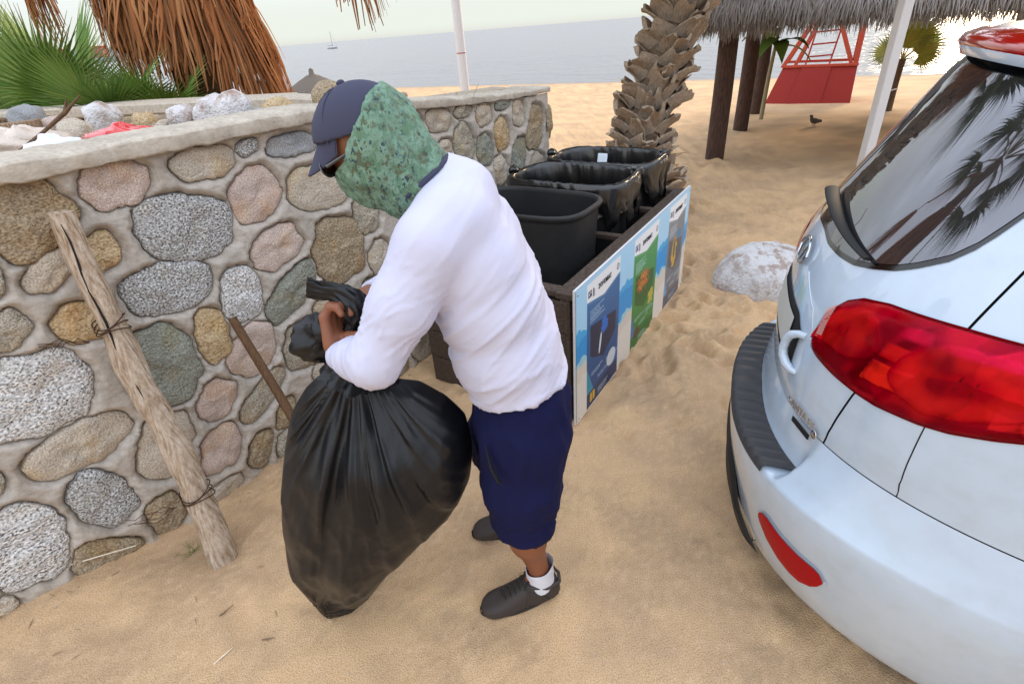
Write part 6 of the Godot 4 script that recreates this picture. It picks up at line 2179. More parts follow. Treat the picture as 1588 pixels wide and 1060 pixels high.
# ---------------------------------------------------------------- person
# prims: [a, b, ra, rb] tapered capsules or [center, basis, radii] ellipsoids; joined by a smooth minimum, meshed as surface nets
func blob(mb: MB, prims: Array, cell: float, k: float, cuts := [], disp = null) -> void:
	var lo := Vector3.ONE * 1e9
	var hi := -lo
	var boxes := []
	for e in prims:
		var bl: Vector3
		var bh: Vector3
		if e.size() == 4:
			var r := maxf(e[2], e[3])
			bl = Vector3(minf(e[0].x, e[1].x), minf(e[0].y, e[1].y), minf(e[0].z, e[1].z)) - Vector3.ONE * r
			bh = Vector3(maxf(e[0].x, e[1].x), maxf(e[0].y, e[1].y), maxf(e[0].z, e[1].z)) + Vector3.ONE * r
		else:
			var r := maxf(e[2].x, maxf(e[2].y, e[2].z))
			bl = e[0] - Vector3.ONE * r
			bh = e[0] + Vector3.ONE * r
		var pad := 4.0 * k + 2.0 * cell
		boxes.append([bl - Vector3.ONE * pad, bh + Vector3.ONE * pad])
		lo = lo.min(bl)
		hi = hi.max(bh)
	lo -= Vector3.ONE * (2.5 * cell + k)
	hi += Vector3.ONE * (2.5 * cell + k)
	var nx := int((hi.x - lo.x) / cell) + 2
	var ny := int((hi.y - lo.y) / cell) + 2
	var nz := int((hi.z - lo.z) / cell) + 2
	var F := PackedFloat32Array()
	F.resize(nx * ny * nz)
	F.fill(0.0)
	for m in prims.size():
		var e: Array = prims[m]
		var i0 := maxi(0, int((boxes[m][0].x - lo.x) / cell))
		var j0 := maxi(0, int((boxes[m][0].y - lo.y) / cell))
		var l0 := maxi(0, int((boxes[m][0].z - lo.z) / cell))
		var i1 := mini(nx, int((boxes[m][1].x - lo.x) / cell) + 1)
		var j1 := mini(ny, int((boxes[m][1].y - lo.y) / cell) + 1)
		var l1 := mini(nz, int((boxes[m][1].z - lo.z) / cell) + 1)
		var cap: bool = e.size() == 4
		var a: Vector3 = e[0]
		var ab := Vector3.ZERO
		var inv := 0.0
		var ra := 0.0
		var dr := 0.0
		var bi := Basis()
		var rad := Vector3.ONE
		var rad2 := Vector3.ONE
		if cap:
			ab = e[1] - e[0]
			inv = 1.0 / maxf(ab.length_squared(), 1e-9)
			ra = e[2]
			dr = e[3] - e[2]
		else:
			bi = (e[1] as Basis).inverse()
			rad = e[2]
			rad2 = rad * rad
		for l in range(l0, l1):
			for j in range(j0, j1):
				var row := (l * ny + j) * nx
				for i in range(i0, i1):
					var p := lo + Vector3(i, j, l) * cell
					var d: float
					if cap:
						var t := clampf((p - a).dot(ab) * inv, 0.0, 1.0)
						d = (p - a - ab * t).length() - ra - dr * t
					else:
						var q := bi * (p - a)
						var k0 := (q / rad).length()
						var k1 := (q / rad2).length()
						d = k0 * (k0 - 1.0) / maxf(k1, 1e-6)
					if d < 4.0 * k: F[row + i] += exp(-d / k)
	for n in F.size():
		F[n] = -k * log(F[n]) if F[n] > 1e-12 else 10.0 * k
	for c in cuts:
		for l in nz:
			for j in ny:
				var row := (l * ny + j) * nx
				for i in nx:
					if F[row + i] < 3.0 * cell:
						var pq := lo + Vector3(i, j, l) * cell
						if c is Plane: F[row + i] = maxf(F[row + i], c.distance_to(pq))
						elif pq.distance_to(c[1]) < c[2]: F[row + i] = maxf(F[row + i], c[0].distance_to(pq))
	var id := PackedInt32Array()
	id.resize(F.size())
	id.fill(-1)
	var sx := 1
	var sy := nx
	var sz := nx * ny
	var offs := [0, sx, sy, sx + sy, sz, sx + sz, sy + sz, sx + sy + sz]
	var cor := [Vector3(0, 0, 0), Vector3(1, 0, 0), Vector3(0, 1, 0), Vector3(1, 1, 0), Vector3(0, 0, 1), Vector3(1, 0, 1), Vector3(0, 1, 1), Vector3(1, 1, 1)]
	var edges := [[0, 1], [2, 3], [4, 5], [6, 7], [0, 2], [1, 3], [4, 6], [5, 7], [0, 4], [1, 5], [2, 6], [3, 7]]
	var first := mb.v.size()
	for l in nz - 1:
		for j in ny - 1:
			for i in nx - 1:
				var n := (l * ny + j) * nx + i
				if absf(F[n]) > 2.0 * cell: continue
				var neg := 0
				for o in offs:
					if F[n + o] < 0.0: neg += 1
				if neg == 0 or neg == 8: continue
				var s := Vector3.ZERO
				var cnt := 0
				for ed in edges:
					var fa := F[n + offs[ed[0]]]
					var fb := F[n + offs[ed[1]]]
					if (fa < 0.0) != (fb < 0.0):
						s += (cor[ed[0]] as Vector3).lerp(cor[ed[1]], fa / (fa - fb))
						cnt += 1
				id[n] = mb.p(lo + (Vector3(i, j, l) + s / cnt) * cell)
	for l in range(1, nz - 1):
		for j in range(1, ny - 1):
			for i in range(1, nx - 1):
				var n := (l * ny + j) * nx + i
				if absf(F[n]) > 2.0 * cell: continue
				var neg := F[n] < 0.0
				for ax in 3:
					var st_: int = [sx, sy, sz][ax]
					if (F[n + st_] < 0.0) == neg: continue
					var u: int = [sy, sz, sx][ax]
					var w: int = [sz, sx, sy][ax]
					var a := id[n - u - w]
					var b := id[n - w]
					var c := id[n]
					var d := id[n - u]
					if a < 0 or b < 0 or c < 0 or d < 0: continue
					if neg: mb.i.append_array([a, c, b, a, d, c])
					else: mb.i.append_array([a, b, c, a, c, d])
	if disp != null:
		var nn := PackedVector3Array()
		nn.resize(mb.v.size())
		for q in range(0, mb.i.size(), 3):
			var a := mb.v[mb.i[q]]
			var d := (a - mb.v[mb.i[q + 2]]).cross(a - mb.v[mb.i[q + 1]])
			nn[mb.i[q]] += d
			nn[mb.i[q + 1]] += d
			nn[mb.i[q + 2]] += d
		for q in range(first, mb.v.size()):
			var nrm := nn[q].normalized()
			mb.v[q] += nrm * disp.call(mb.v[q], nrm)

func hand(prims: Array, wrist: Vector3, dir: Vector3, palm_n: Vector3, thumb_side: float, curl: Array, thumb_dir: Vector3) -> void:
	var y := dir.normalized()
	var z := (palm_n - y * palm_n.dot(y)).normalized()
	var x := y.cross(z).normalized()
	prims.append([wrist, wrist + y * 0.03, 0.026, 0.028])
	for k in 4:
		var f := (k - 1.5) * 0.021
		prims.append([wrist + y * 0.02 + x * f * 0.6, wrist + y * 0.088 + x * f, 0.017, 0.0125])
		var p := wrist + y * (0.092 - 0.004 * absf(k - 1.3)) + x * f
		var L: float = [0.040, 0.045, 0.042, 0.033][k] if thumb_side < 0 else [0.033, 0.042, 0.045, 0.040][k]
		var ang := 0.0
		var r := 0.0102
		for s in 3:
			ang += curl[s] * (1.0 + 0.06 * k)
			var d := y * cos(ang) + z * sin(ang) + x * f * 0.6
			var q: Vector3 = p + d.normalized() * L * [1.0, 0.72, 0.55][s]
			prims.append([p, q, r, r * 0.92])
			p = q
			r *= 0.92
	var b := wrist + y * 0.032 + x * 0.026 * thumb_side + z * 0.008
	var t1 := b + thumb_dir.normalized() * 0.042
	var t2 := t1 + (thumb_dir.normalized() * 0.75 + z * 0.6).normalized() * 0.034
	prims.append([wrist + y * 0.02 + x * 0.012 * thumb_side, b, 0.018, 0.015])
	prims.append([b, t1, 0.0145, 0.0115])
	prims.append([t1, t2, 0.0112, 0.0092])

func person() -> void:
	var root := thing("person", Vector3(0.03, 0, -1.22), "man in white shirt, navy shorts and green camouflage gaiter bending to hold the black bag", "person")
	var back := Transform3D(Basis.IDENTITY, -root.position)
	var V := func(x: float, y: float, z: float) -> Vector3: return Vector3(x, y, z)
	# joints
	var hc := Vector3(-0.256, 1.564, -1.185)
	var ud := Vector3(-0.40, 0.91, 0.0).normalized()
	var fd := Vector3(-0.91, -0.42, 0.06)
	fd = (fd - ud * fd.dot(ud)).normalized()
	var sd := ud.cross(fd).normalized()
	var hb := Basis(fd, ud, fd.cross(ud))
	var shN := Vector3(-0.130, 1.405, -1.045)
	var elN := Vector3(-0.305, 1.142, -0.985)
	var wrN := Vector3(-0.422, 1.088, -1.115)
	var shF := Vector3(-0.150, 1.405, -1.375)
	var elF := Vector3(-0.300, 1.13, -1.42)
	var wrF := Vector3(-0.372, 1.172, -1.268)
	var anN := Vector3(0.034, 0.118, -1.168)
	var knN := Vector3(-0.018, 0.45, -1.125)
	var hipN := Vector3(0.035, 0.90, -1.135)
	var anF := Vector3(0.0, 0.11, -1.48)
	var knF := Vector3(-0.115, 0.47, -1.41)
	var hipF := Vector3(0.025, 0.90, -1.305)
	# body
	var bd := MB.new()
	var bp := [
		[V.call(0.02, 0.94, -1.15), V.call(0.02, 0.94, -1.29), 0.105, 0.105],
		[V.call(-0.02, 1.08, -1.16), V.call(-0.02, 1.08, -1.28), 0.11, 0.11],
		[V.call(-0.06, 1.26, -1.14), V.call(-0.06, 1.26, -1.29), 0.105, 0.105],
		[V.call(-0.10, 1.39, -1.12), V.call(-0.10, 1.39, -1.31), 0.08, 0.08],
		[V.call(-0.11, 1.42, -1.21), hc - ud * 0.07 - fd * 0.025, 0.06, 0.056],
		[shN, elN, 0.052, 0.042], [elN, wrN, 0.042, 0.027],
		[shF, elF, 0.052, 0.042], [elF, wrF, 0.042, 0.027],
		[hipN, knN, 0.088, 0.056], [knN, anN.lerp(knN, 0.66), 0.053, 0.057], [anN.lerp(knN, 0.66), anN, 0.050, 0.031],
		[hipF, knF, 0.088, 0.056], [knF, anF.lerp(knF, 0.66), 0.053, 0.055], [anF.lerp(knF, 0.66), anF, 0.050, 0.031],
		[anN, Vector3(-0.08, 0.035, -1.14), 0.026, 0.016], [anF, Vector3(-0.105, 0.035, -1.46), 0.026, 0.016],
		[hc, hb, Vector3(0.082, 0.10, 0.066)]]
	blob(bd, bp, 0.012, 0.014)
	# head in finer cells
	var hp := [
		[hc + ud * 0.012 + fd * 0.010, hb, Vector3(0.086, 0.104, 0.070)],
		[hc - ud * 0.048 + fd * 0.042, hb, Vector3(0.048, 0.056, 0.052)],
		[hc + fd * 0.084 + ud * 0.010, hc + fd * 0.098 - ud * 0.022, 0.009, 0.012],
		[hc + fd * 0.092 - ud * 0.030 + sd * 0.011, hc + fd * 0.092 - ud * 0.030 - sd * 0.011, 0.008, 0.008],
		[hc + fd * 0.082 - ud * 0.054 + sd * 0.018, hc + fd * 0.082 - ud * 0.054 - sd * 0.018, 0.010, 0.010],
		[hc + fd * 0.080 - ud * 0.066 + sd * 0.014, hc + fd * 0.080 - ud * 0.066 - sd * 0.014, 0.011, 0.011],
		[hc + fd * 0.066 - ud * 0.084, hc + fd * 0.045 - ud * 0.08, 0.015, 0.022],
		[hc + fd * 0.074 + ud * 0.026 + sd * 0.040, hc + fd * 0.074 + ud * 0.026 - sd * 0.040, 0.012, 0.012],
		[hc + fd * 0.060 - ud * 0.02 + sd * 0.052, hc + fd * 0.05 - ud * 0.03 + sd * 0.05, 0.020, 0.02],
		[hc + fd * 0.060 - ud * 0.02 - sd * 0.052, hc + fd * 0.05 - ud * 0.03 - sd * 0.05, 0.020, 0.02]]
	for s in [1.0, -1.0]:
		hp.append([hc + sd * 0.079 * s - fd * 0.012, hb * Basis(Vector3.UP, 0.35 * s), Vector3(0.022, 0.032, 0.009)])
	blob(bd, hp, 0.0045, 0.006)
	# hands: the near one wraps the neck of the bag from below, the far one grips above it
	var h1 := []
	hand(h1, wrN + Vector3(-0.012, 0.004, -0.012), Vector3(0.02, 0.86, -0.42), Vector3(0.86, 0.18, 0.30), 1.0, [0.62, 1.15, 0.85], Vector3(0.55, 0.55, 0.75))
	blob(bd, h1, 0.0034, 0.0035)
	var h2 := []
	hand(h2, wrF, Vector3(0.02, -0.22, 0.97), Vector3(0.62, -0.55, -0.10), -1.0, [0.70, 1.05, 0.75], Vector3(0.75, 0.45, 0.55))
	blob(bd, h2, 0.0034, 0.0035)
	part(root, "body", bd, M.skin, back)
	# shirt
	var fn := noise(211, 1.0, FastNoiseLite.TYPE_SIMPLEX_SMOOTH, 2)
	var sp := [
		[V.call(0.012, 0.955, -1.125), V.call(0.012, 0.955, -1.295), 0.128, 0.128],
		[V.call(-0.018, 1.06, -1.125), V.call(-0.018, 1.06, -1.295), 0.138, 0.138],
		[V.call(-0.045, 1.19, -1.12), V.call(-0.045, 1.19, -1.30), 0.130, 0.130],
		[V.call(-0.072, 1.30, -1.115), V.call(-0.072, 1.30, -1.31), 0.115, 0.115],
		[V.call(-0.100, 1.405, -1.10), V.call(-0.105, 1.405, -1.325), 0.086, 0.086],
		[V.call(-0.105, 1.42, -1.21), V.call(-0.175, 1.475, -1.20), 0.098, 0.076],
		[V.call(-0.115, 1.40, -1.08), shN + Vector3(-0.02, -0.03, 0), 0.078, 0.074],
		[shN + Vector3(-0.02, -0.03, 0), shN.lerp(elN, 0.55), 0.072, 0.066],
		[shN.lerp(elN, 0.55), elN, 0.066, 0.054],
		[elN, elN.lerp(wrN, 0.5), 0.053, 0.046], [elN.lerp(wrN, 0.5), wrN, 0.046, 0.035],
		[shF, elF, 0.078, 0.058], [elF, wrF, 0.056, 0.036],
		[V.call(0.022, 0.90, -1.13), V.call(0.022, 0.90, -1.30), 0.128, 0.128]]
	var hem := Plane(Vector3(0.22, -0.975, 0.05).normalized(), Vector3(0.01, 0.960, -1.12))
	var collar := Plane(Vector3(-0.55, 0.83, 0.0).normalized(), Vector3(-0.180, 1.475, -1.2))
	var folds := func(p: Vector3, n: Vector3) -> float:
		# torso: folds that sweep from the armpit down and back, plus finer creases at waist and armpit
		var tor := smoothstep(0.04, 0.10, (p - elN).length()) 
		var s := (p.x + 0.1) * 0.75 + (p.y - 1.2) * 0.66
		var q := -(p.x + 0.1) * 0.66 + (p.y - 1.2) * 0.75
		var arm := 0.0
		var at := clampf((p - shN).dot(elN - shN) / (elN - shN).length_squared(), 0.0, 1.0)
		var ad := (p - shN.lerp(elN, at)).length()
		arm = smoothstep(0.105, 0.085, ad) * smoothstep(0.05, 0.3, at)
		var fa := clampf((p - elN).dot(wrN - elN) / (wrN - elN).length_squared(), 0.0, 1.0)
		var fdist := (p - elN.lerp(wrN, fa)).length()
		var fore := smoothstep(0.085, 0.065, fdist)
		var amp := lerpf(0.35, 1.0, smoothstep(1.45, 1.15, p.y))
		var low := smoothstep(1.16, 0.95, p.y)
		var f1 := 1.0 - absf(fn.get_noise_3d(s * 2.0 + 3.0, q * 10.0, p.z * 2.0)) * 2.6
		var f2 := 1.0 - absf(fn.get_noise_3d(s * 3.5, q * 22.0 + 8.0, p.z * 4.0)) * 2.6
		var s1 := pow(maxf(0.0, f1), 2.0)
		var s2 := pow(maxf(0.0, f2), 2.0)
		var v := (0.0055 * s1 + 0.0020 * s2 - 0.002) * amp * (1.0 - arm) * (1.0 - fore) * tor
		v += 0.0028 * low * pow(maxf(0.0, 1.0 - absf(fn.get_noise_3d(p.x * 6.0, p.y * 18.0, p.z * 5.0)) * 2.6), 2.0) * (1.0 - fore) * (1.0 - arm)
		# sleeve: twisting creases that gather at the inner elbow
		var along := at * 0.32 + fa * 0.2
		var an := atan2((p - shN.lerp(elN, at)).x, (p - shN.lerp(elN, at)).z)
		var g := smoothstep(0.35, 1.0, at)
		v += arm * (1.0 - fore) * (0.002 + 0.0028 * g) * pow(maxf(0.0, 1.0 - absf(fn.get_noise_2d(along * 13.0 + an * 0.9, an * 1.0 + 30.0)) * 2.6), 2.0)
		v += fore * 0.0026 * pow(maxf(0.0, 1.0 - absf(fn.get_noise_3d(p.x * 18.0 + p.y * 6.0, p.y * 7.0, p.z * 10.0)) * 2.6), 2.0) * smoothstep(1.05, 0.75, fa)
		return v
	var sm := MB.new()
	blob(sm, sp, 0.0068, 0.011, [hem, collar, [Plane((wrN - elN).normalized(), wrN + (wrN - elN).normalized() * 0.004), wrN, 0.075], [Plane((wrF - elF).normalized(), wrF - (wrF - elF).normalized() * 0.02), wrF, 0.07]], folds)
	part(root, "shirt", sm, M.shirt, back)
	# cuff ring
	var cm := MB.new()
	var cd := (wrN - elN).normalized()
	var cpts := PackedVector3Array()
	var cx := cd.cross(Vector3.UP).normalized()
	var cy := cx.cross(cd)
	for e in [[-0.022, 0.0385], [-0.020, 0.0395], [-0.002, 0.0375], [0.005, 0.0365], [0.006, 0.034], [-0.02, 0.031]]:
		for j in 28:
			var a := TAU * j / 28
			cpts.push_back(wrN + cd * e[0] + (cx * cos(a) + cy * sin(a)) * e[1])
	cm.grid(cpts, 28, 6, true)
	part(root, "shirt_cuff", cm, M.shirt, back)
	# shorts
	var tp := [
		[V.call(0.022, 0.92, -1.13), V.call(0.022, 0.92, -1.30), 0.118, 0.118],
		[V.call(0.010, 0.82, -1.125), V.call(-0.005, 0.82, -1.32), 0.122, 0.118],
		[V.call(0.012, 0.80, -1.125), V.call(-0.005, 0.60, -1.12), 0.122, 0.110],
		[V.call(-0.005, 0.60, -1.12), V.call(-0.008, 0.46, -1.12), 0.106, 0.084],
		[V.call(-0.008, 0.46, -1.12), V.call(-0.002, 0.36, -1.125), 0.082, 0.068],
		[V.call(0.00, 0.80, -1.31), V.call(-0.055, 0.60, -1.37), 0.118, 0.105],
		[V.call(-0.055, 0.60, -1.37), V.call(-0.088, 0.42, -1.41), 0.102, 0.082]]
	var tf := func(p: Vector3, n: Vector3) -> float:
		var f1 := 1.0 - absf(fn.get_noise_3d(p.x * 9.0, p.y * 3.2 + p.x * 2.0, p.z * 9.0 + 20.0)) * 2.6
		var f2 := 1.0 - absf(fn.get_noise_3d(p.x * 6.0, p.y * 14.0, p.z * 6.0 + 50.0)) * 2.6
		return 0.007 * f1 + 0.004 * f2 * smoothstep(0.70, 0.5, p.y)
	var tm := MB.new()
	blob(tm, tp, 0.010, 0.014, [Plane(Vector3(-0.18, -0.98, 0.0).normalized(), Vector3(0.0, 0.422, -1.12)), Plane(Vector3.UP, Vector3(0, 0.985, 0))], tf)
	var shorts := part(root, "shorts", tm, M.shorts, back)
	var pk := MB.new()
	pk.tube([Vector3(-0.088, 0.845, -1.022), Vector3(-0.080, 0.79, -1.002), Vector3(-0.066, 0.745, -0.998), Vector3(-0.055, 0.73, -0.999)], [0.004, 0.010, 0.009, 0.004], 8, true, 0.4)
	part(shorts, "pocket_opening", pk, M.gap)
	# shirt's dark under collar, gaiter, cap
	var gp := [
		[hc + ud * 0.008 + fd * 0.002, hb, Vector3(0.101, 0.110, 0.090)],
		[hc + ud * 0.035 - fd * 0.030, V.call(-0.176, 1.474, -1.19), 0.064, 0.075],
		[hc - ud * 0.03 - fd * 0.005, V.call(-0.185, 1.470, -1.19), 0.078, 0.072],
		[hc - ud * 0.046 + fd * 0.050, hb, Vector3(0.060, 0.062, 0.064)],
		[hc - ud * 0.06 + fd * 0.03, V.call(-0.200, 1.458, -1.185), 0.056, 0.056]]
	var gf := func(p: Vector3, n: Vector3) -> float:
		var t := (p - hc).dot(ud)
		var f1 := 1.0 - absf(fn.get_noise_3d(p.x * 9.0 + p.y * 6.0, p.y * 5.0, p.z * 9.0)) * 2.6
		return 0.0055 * f1 + 0.004 * (1.0 - absf(fn.get_noise_3d(p.x * 22.0, p.y * 9.0, p.z * 16.0)) * 2.6) * smoothstep(0.05, -0.08, t)
	var gm := MB.new()
	blob(gm, gp, 0.0058, 0.010, [[Plane(Vector3(-0.86, 0.52, 0.0).normalized(), hc + fd * 0.030 + ud * 0.018), hc + ud * 0.11 + fd * 0.05, 0.135], Plane(Vector3(0.42, -0.91, 0.0).normalized(), Vector3(-0.175, 1.425, -1.19))], gf)
	part(root, "neck_gaiter", gm, M.camo, back)
	var rim := MB.new()
	var rpts := []
	var rrad := []
	for k in 33:
		var a := TAU * k / 32.0
		var o := Vector3(-0.176, 1.474, -1.195) + Vector3(0.83, 0.55, 0).normalized() * cos(a) * 0.080 + Vector3(0, 0, 1) * sin(a) * 0.085
		rpts.append(o)
		rrad.append(0.007)
	rim.tube(rpts, rrad, 8, false)
	part(root, "collar_trim", rim, M.cap, back)
	var face_ud := ud
	var face_fd := fd
	var face_hb := hb
	ud = Vector3(-0.30, 0.95, 0.0).normalized()
	fd = Vector3(-0.95, -0.30, 0.06)
	fd = (fd - ud * fd.dot(ud)).normalized()
	hb = Basis(fd, ud, fd.cross(ud))
	var cp := MB.new()
	var cc := hc + ud * 0.022 + fd * 0.008
	blob(cp, [[cc, hb, Vector3(0.101, 0.099, 0.083)], [cc + fd * 0.05 - ud * 0.0, hb, Vector3(0.056, 0.072, 0.069)]], 0.005, 0.006, [Plane(-(ud * 0.97 - fd * 0.10).normalized(), cc + ud * 0.010)])
	var cap := part(root, "cap", cp, M.cap, back)
	var bt := MB.new()
	bt.ellipsoid(Transform3D(hb * Basis.from_scale(Vector3(0.009, 0.006, 0.009)), cc + ud * 0.100), 12, 8)
	part(cap, "button", bt, M.cap)
	for s in 3:
		var sm2 := MB.new()
		var q := []
		var r := []
		for k in 15:
			var t := lerpf(0.15, 1.0, k / 14.0) * 1.45
			var a := (s - 1) * 0.9
			q.append(cc + ud * cos(t) * 0.0995 + (fd * cos(a) * 0.1045 + sd * sin(a) * 0.0835) * sin(t))
			r.append(0.0016)
		sm2.tube(q, r, 5)
		part(cap, "seam", sm2, M.cap)
	# brim: a curved plate with thickness
	var bdir := (fd * 0.74 - ud * 0.67).normalized()
	var bn := sd.cross(bdir).normalized()
	if bn.dot(fd) < 0: bn = -bn
	var br := MB.new()
	for face_ in 2:
		var pts := PackedVector3Array()
		for j in 9:
			var t := j / 8.0
			for i in 19:
				var a := lerpf(-1.08, 1.08, i / 18.0)
				var base := cc + ud * 0.020 + fd * cos(a) * 0.097 + sd * sin(a) * 0.078
				var L := 0.076 * pow(cos(a * 1.30), 0.5)
				var o := base + bdir * L * t - bn * (0.016 * pow(absf(sin(a)), 2.0) * t) - bn * 0.004 * face_
				pts.push_back(o)
		br.grid(pts, 19, 9, false, PackedColorArray(), face_ == 1)
	var lastrow := 8 * 19
	for i in 18:
		br.quad(br.v[lastrow + i], br.v[lastrow + i + 1], br.v[171 + lastrow + i + 1], br.v[171 + lastrow + i])
	part(cap, "brim", br, M.cap)
	ud = face_ud
	fd = face_fd
	hb = face_hb
	# dark glasses
	var gl := MB.new()
	for s in [1.0, -1.0]:
		gl.ellipsoid(Transform3D(hb * Basis(Vector3.UP, -0.25 * s) * Basis.from_scale(Vector3(0.005, 0.021, 0.030)), hc + fd * 0.106 + ud * 0.004 + sd * 0.033 * s), 16, 10)
		gl.tube([hc + fd * 0.098 + ud * 0.008 + sd * 0.062 * s, hc + fd * 0.03 + ud * 0.01 + sd * 0.086 * s], [0.004, 0.004], 6)
	gl.tube([hc + fd * 0.110 + ud * 0.012 + sd * 0.010, hc + fd * 0.110 + ud * 0.012 - sd * 0.010], [0.003, 0.003], 6)
	part(root, "glasses", gl, M.lensglass, back)
	# socks and shoes
	for e in [[anN, Vector3(-0.968, 0.0, 0.25), 1.0], [anF, Vector3(-0.985, 0.0, 0.17), 1.0]]:
		var an: Vector3 = e[0]
		var fw: Vector3 = e[1].normalized()
		var lf := Vector3.UP.cross(fw).normalized()
		var so := MB.new()
		var q := PackedVector3Array()
		for r in [[0.05, 0.046], [0.075, 0.047], [0.10, 0.046], [0.125, 0.0455], [0.142, 0.0465], [0.150, 0.047], [0.152, 0.0455], [0.13, 0.044]]:
			for j in 24:
				var a := TAU * j / 24
				var wob := 1.0 + 0.03 * sin(a * 5.0 + r[0] * 120.0)
				q.push_back(Vector3(an.x - 0.002, 0, an.z) + (fw * cos(a) * 1.05 + lf * sin(a)) * r[1] * wob + Vector3(0, r[0] + 0.012 - 0.016 * cos(a), 0))
		so.grid(q, 24, 8, true)
		part(root, "sock", so, M.sock, back)
		# shoe: stations from heel to toe
		var o := Vector3(an.x, 0.0, an.z) - fw * 0.062
		var sh := MB.new()
		q = PackedVector3Array()
		var stn := [[0.0, 0.012, 0.060, 0.075], [0.008, 0.028, 0.088, 0.055], [0.03, 0.038, 0.096, 0.02], [0.07, 0.042, 0.096, 0.0], [0.115, 0.043, 0.104, 0.0], [0.15, 0.046, 0.088, 0.0], [0.19, 0.049, 0.070, 0.0], [0.225, 0.050, 0.060, 0.0], [0.250, 0.046, 0.054, 0.0], [0.270, 0.034, 0.044, 0.0], [0.281, 0.018, 0.032, 0.0], [0.285, 0.0005, 0.019, 0.0]]
		for s in stn:
			for j in 22:
				var a := TAU * j / 22
				var y: float = 0.018 + (s[2] - 0.018) * pow(maxf(0.0, sin(a)), 0.72) if sin(a) > 0 else 0.014
				var w: float = s[1] * signf(cos(a)) * pow(absf(cos(a)), 0.6)
				q.push_back(o + fw * s[0] + lf * w + Vector3(0, y, 0))
		sh.grid(q, 22, stn.size(), true)
		var shoe := part(root, "shoe", sh, M.shoe, back)
		var sl := MB.new()
		var top := PackedVector3Array()
		for layer in [[0.0, 1.0], [0.004, 1.06], [0.016, 1.07], [0.020, 1.03]]:
			for s in 40:
				var a := TAU * s / 40
				var u := 0.141 - 0.148 * cos(a)
				var w = 0.046 * sin(a) * (0.86 + 0.16 * smoothstep(0.05, 0.2, u)) * layer[1]
				top.push_back(o + fw * u + lf * w + Vector3(0, layer[0] + 0.004 * smoothstep(0.22, 0.29, u), 0))
		sl.grid(top, 40, 4, true)
		part(shoe, "sole", sl, M.sole)
		var la := MB.new()
		for k in 5:
			var u := 0.125 + 0.018 * k
			var y: float = [0.104, 0.098, 0.091, 0.084, 0.077][k]
			la.tube([o + fw * u + lf * 0.022 + Vector3(0, y - 0.012, 0), o + fw * (u + 0.004) + Vector3(0, y + 0.001, 0), o + fw * (u + 0.008) - lf * 0.022 + Vector3(0, y - 0.012, 0)], [0.0028, 0.003, 0.0028], 5)
		la.tube([o + fw * 0.12 + Vector3(0, 0.095, 0), o + fw * 0.112 + lf * 0.015 + Vector3(0, 0.112, 0), o + fw * 0.13 + lf * 0.03 + Vector3(0, 0.10, 0)], [0.003, 0.0028, 0.002], 5)
		part(shoe, "laces", la, M.sole)
		var stc := MB.new()
		for line in [[[0.19, 0.046, 0.022], [0.20, 0.040, 0.052], [0.205, 0.012, 0.064], [0.205, -0.012, 0.064], [0.20, -0.040, 0.052], [0.19, -0.046, 0.022]], [[0.05, 0.0435, 0.022], [0.08, 0.041, 0.055], [0.115, 0.036, 0.082], [0.13, 0.028, 0.094]], [[0.13, 0.047, 0.022], [0.125, 0.043, 0.055], [0.12, 0.036, 0.084]], [[0.05, -0.0435, 0.022], [0.08, -0.041, 0.055], [0.115, -0.036, 0.082], [0.13, -0.028, 0.094]]]:
			var lp := []
			var lr := []
			for e2 in line:
				lp.append(o + fw * e2[0] + lf * e2[1] + Vector3(0, e2[2], 0))
				lr.append(0.0035)
			stc.tube(lp, lr, 6)
		part(shoe, "stitched_edge", stc, M.shoe)
		var tg := MB.new()
		tg.tube([o + fw * 0.004 + lf * 0.030 + Vector3(0, 0.082, 0), o + fw * 0.05 + lf * 0.043 + Vector3(0, 0.086, 0), o + fw * 0.11 + lf * 0.030 + Vector3(0, 0.098, 0), o + fw * 0.125 + Vector3(0, 0.102, 0), o + fw * 0.11 - lf * 0.030 + Vector3(0, 0.098, 0), o + fw * 0.05 - lf * 0.043 + Vector3(0, 0.086, 0), o + fw * 0.004 - lf * 0.030 + Vector3(0, 0.082, 0), o + fw * -0.004 + Vector3(0, 0.090, 0), o + fw * 0.004 + lf * 0.030 + Vector3(0, 0.082, 0)], [0.006, 0.007, 0.007, 0.006, 0.007, 0.007, 0.006, 0.006, 0.006], 8, false)
		part(shoe, "shoe_collar", tg, M.shoe)

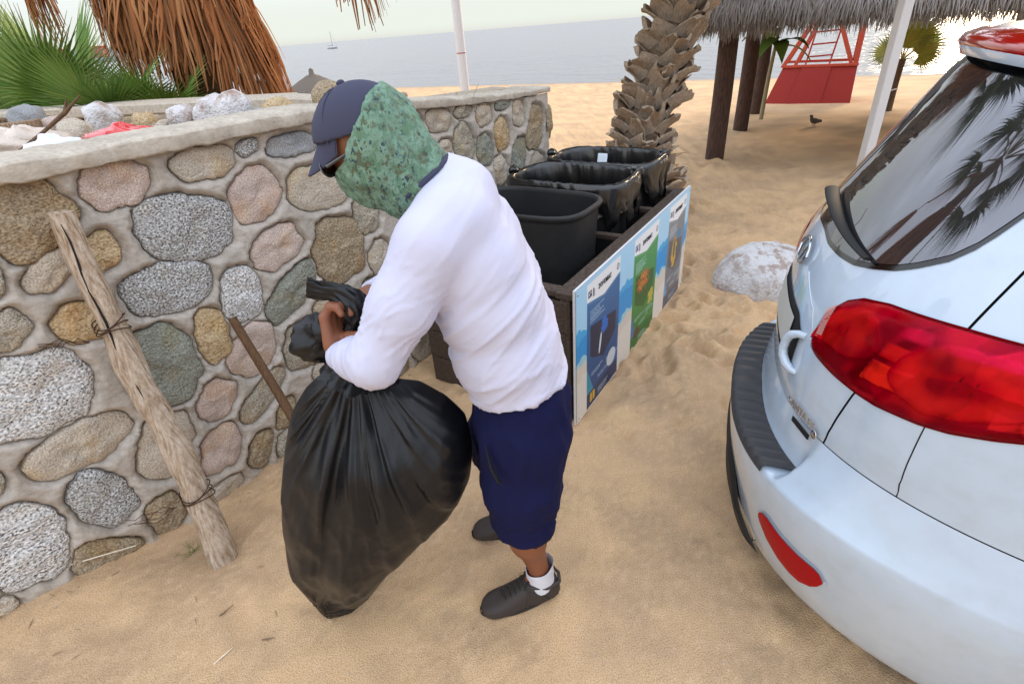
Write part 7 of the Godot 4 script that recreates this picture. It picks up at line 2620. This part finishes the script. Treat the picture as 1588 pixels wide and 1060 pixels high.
func debris() -> void:
	# twigs and bits lying on the sand
	var list := [[Vector3(-1.12, 0.006, -1.18), 0.9, 0.09, "short dark twig on the sand left of the black bag"], [Vector3(-1.70, 0.085, -1.34), -2.72, 0.40, "long pale straw on the sand at the foot of the stone wall"], [Vector3(-1.28, 0.012, -0.90), 0.5, 0.035, "tiny dark twig on the sand in the lower left"], [Vector3(-1.05, 0.006, -1.03), 0.85, 0.07, "pale straw bit on the sand below the dark twig"], [Vector3(-0.92, 0.004, -1.08), 0.1, 0.04, "tiny brown twig on the sand nearest the bag's low corner"]]
	for k in list.size():
		var e: Array = list[k]
		var m := MB.new()
		var d = Vector3(cos(e[1]), 0.10 if k == 1 else 0.03, -sin(e[1])) * e[2]
		m.col = Color(0.75, 0.66, 0.52) if k in [1, 3] else Color(0.20, 0.14, 0.10)
		m.tube([-d * 0.5, Vector3(0.002, 0.004, 0.003), d * 0.5], [0.002, 0.003, 0.0012], 5)
		lone("twig", m, M.dead, e[3], "twig", "", "", Transform3D(Basis.IDENTITY, e[0] + Vector3(0, gh(e[0].x, e[0].z) * 0.6, 0)))
	# weed tuft by the post's foot
	var w := MB.new()
	for k in 26:
		var a := rng.randf() * TAU
		var q := Vector3(cos(a), 0, sin(a)) * rng.randf_range(0.0, 0.03)
		w.col = Color(0.34, 0.30, 0.12).lerp(Color(0.22, 0.24, 0.08), rng.randf())
		w.tube([q, q * 1.6 + Vector3(0, rng.randf_range(0.006, 0.02), 0), q * 2.4 + Vector3(0, rng.randf_range(0.005, 0.03), 0)], [0.0015, 0.0012, 0.0006], 4)
	lone("weed_tuft", w, M.dead, "small dry weed tuft beside the foot of the driftwood post", "weed", "", "", Transform3D(Basis.IDENTITY, Vector3(-1.36, 0.012, -1.47)))
	# small dry plant bits blown over the sand
	var bit := MB.new()
	bit.col = Color(0.34, 0.24, 0.15)
	bit.tube([Vector3(-0.5, 0, 0), Vector3(0, 0.06, 0.05), Vector3(0.5, 0, 0)], [0.05, 0.09, 0.03], 5)
	var bits := MultiMesh.new()
	bits.transform_format = MultiMesh.TRANSFORM_3D
	bits.mesh = bit.mesh()
	bits.instance_count = 260
	for k in 260:
		var p := Vector3(rng.randf_range(-2.0, 2.4), 0, rng.randf_range(-4.2, -0.6))
		if k < 110:
			var s := rng.randf_range(-0.7, 1.6)
			p = WALL_A + WALL_U * s + WALL_N * (0.03 + 0.5 * pow(rng.randf(), 2.0))
		p.y = gh(p.x, p.z) + 0.003
		var L := 0.006 + 0.034 * pow(rng.randf(), 3.0)
		bits.set_instance_transform(k, Transform3D((Basis(Vector3.UP, rng.randf() * TAU) * Basis(Vector3.BACK, rng.randf_range(-0.15, 0.15))).scaled_local(Vector3(L, minf(L, 0.022), minf(L, 0.022))), p))
	var bo := MultiMeshInstance3D.new()
	bo.name = "plant_bits"
	bo.multimesh = bits
	bo.material_override = M.dead
	add_child(bo)
	tag(bo, "small dry brown plant bits scattered over the sand", "debris", "", "stuff")
	var peb := MultiMesh.new()
	peb.transform_format = MultiMesh.TRANSFORM_3D
	peb.mesh = boulder_mesh(370, Vector3.ONE, 0.3).mesh()
	peb.instance_count = 500
	for k in 500:
		var p := Vector3(rng.randf_range(-2.0, 1.6), 0, rng.randf_range(-3.6, -0.6))
		p.y = gh(p.x, p.z) + 0.002
		var r := rng.randf_range(0.001, 0.0032)
		if rng.randf() < 0.06: r *= 1.8
		peb.set_instance_transform(k, Transform3D(Basis(Vector3.UP, rng.randf() * TAU).scaled(Vector3(r, r * 0.6, r * 1.3)), p))
	var pi := MultiMeshInstance3D.new()
	pi.name = "pebbles"
	pi.multimesh = peb
	pi.material_override = M.st_b
	add_child(pi)
	tag(pi, "tiny pale pebbles and shell bits strewn over the sand", "pebbles", "", "stuff")
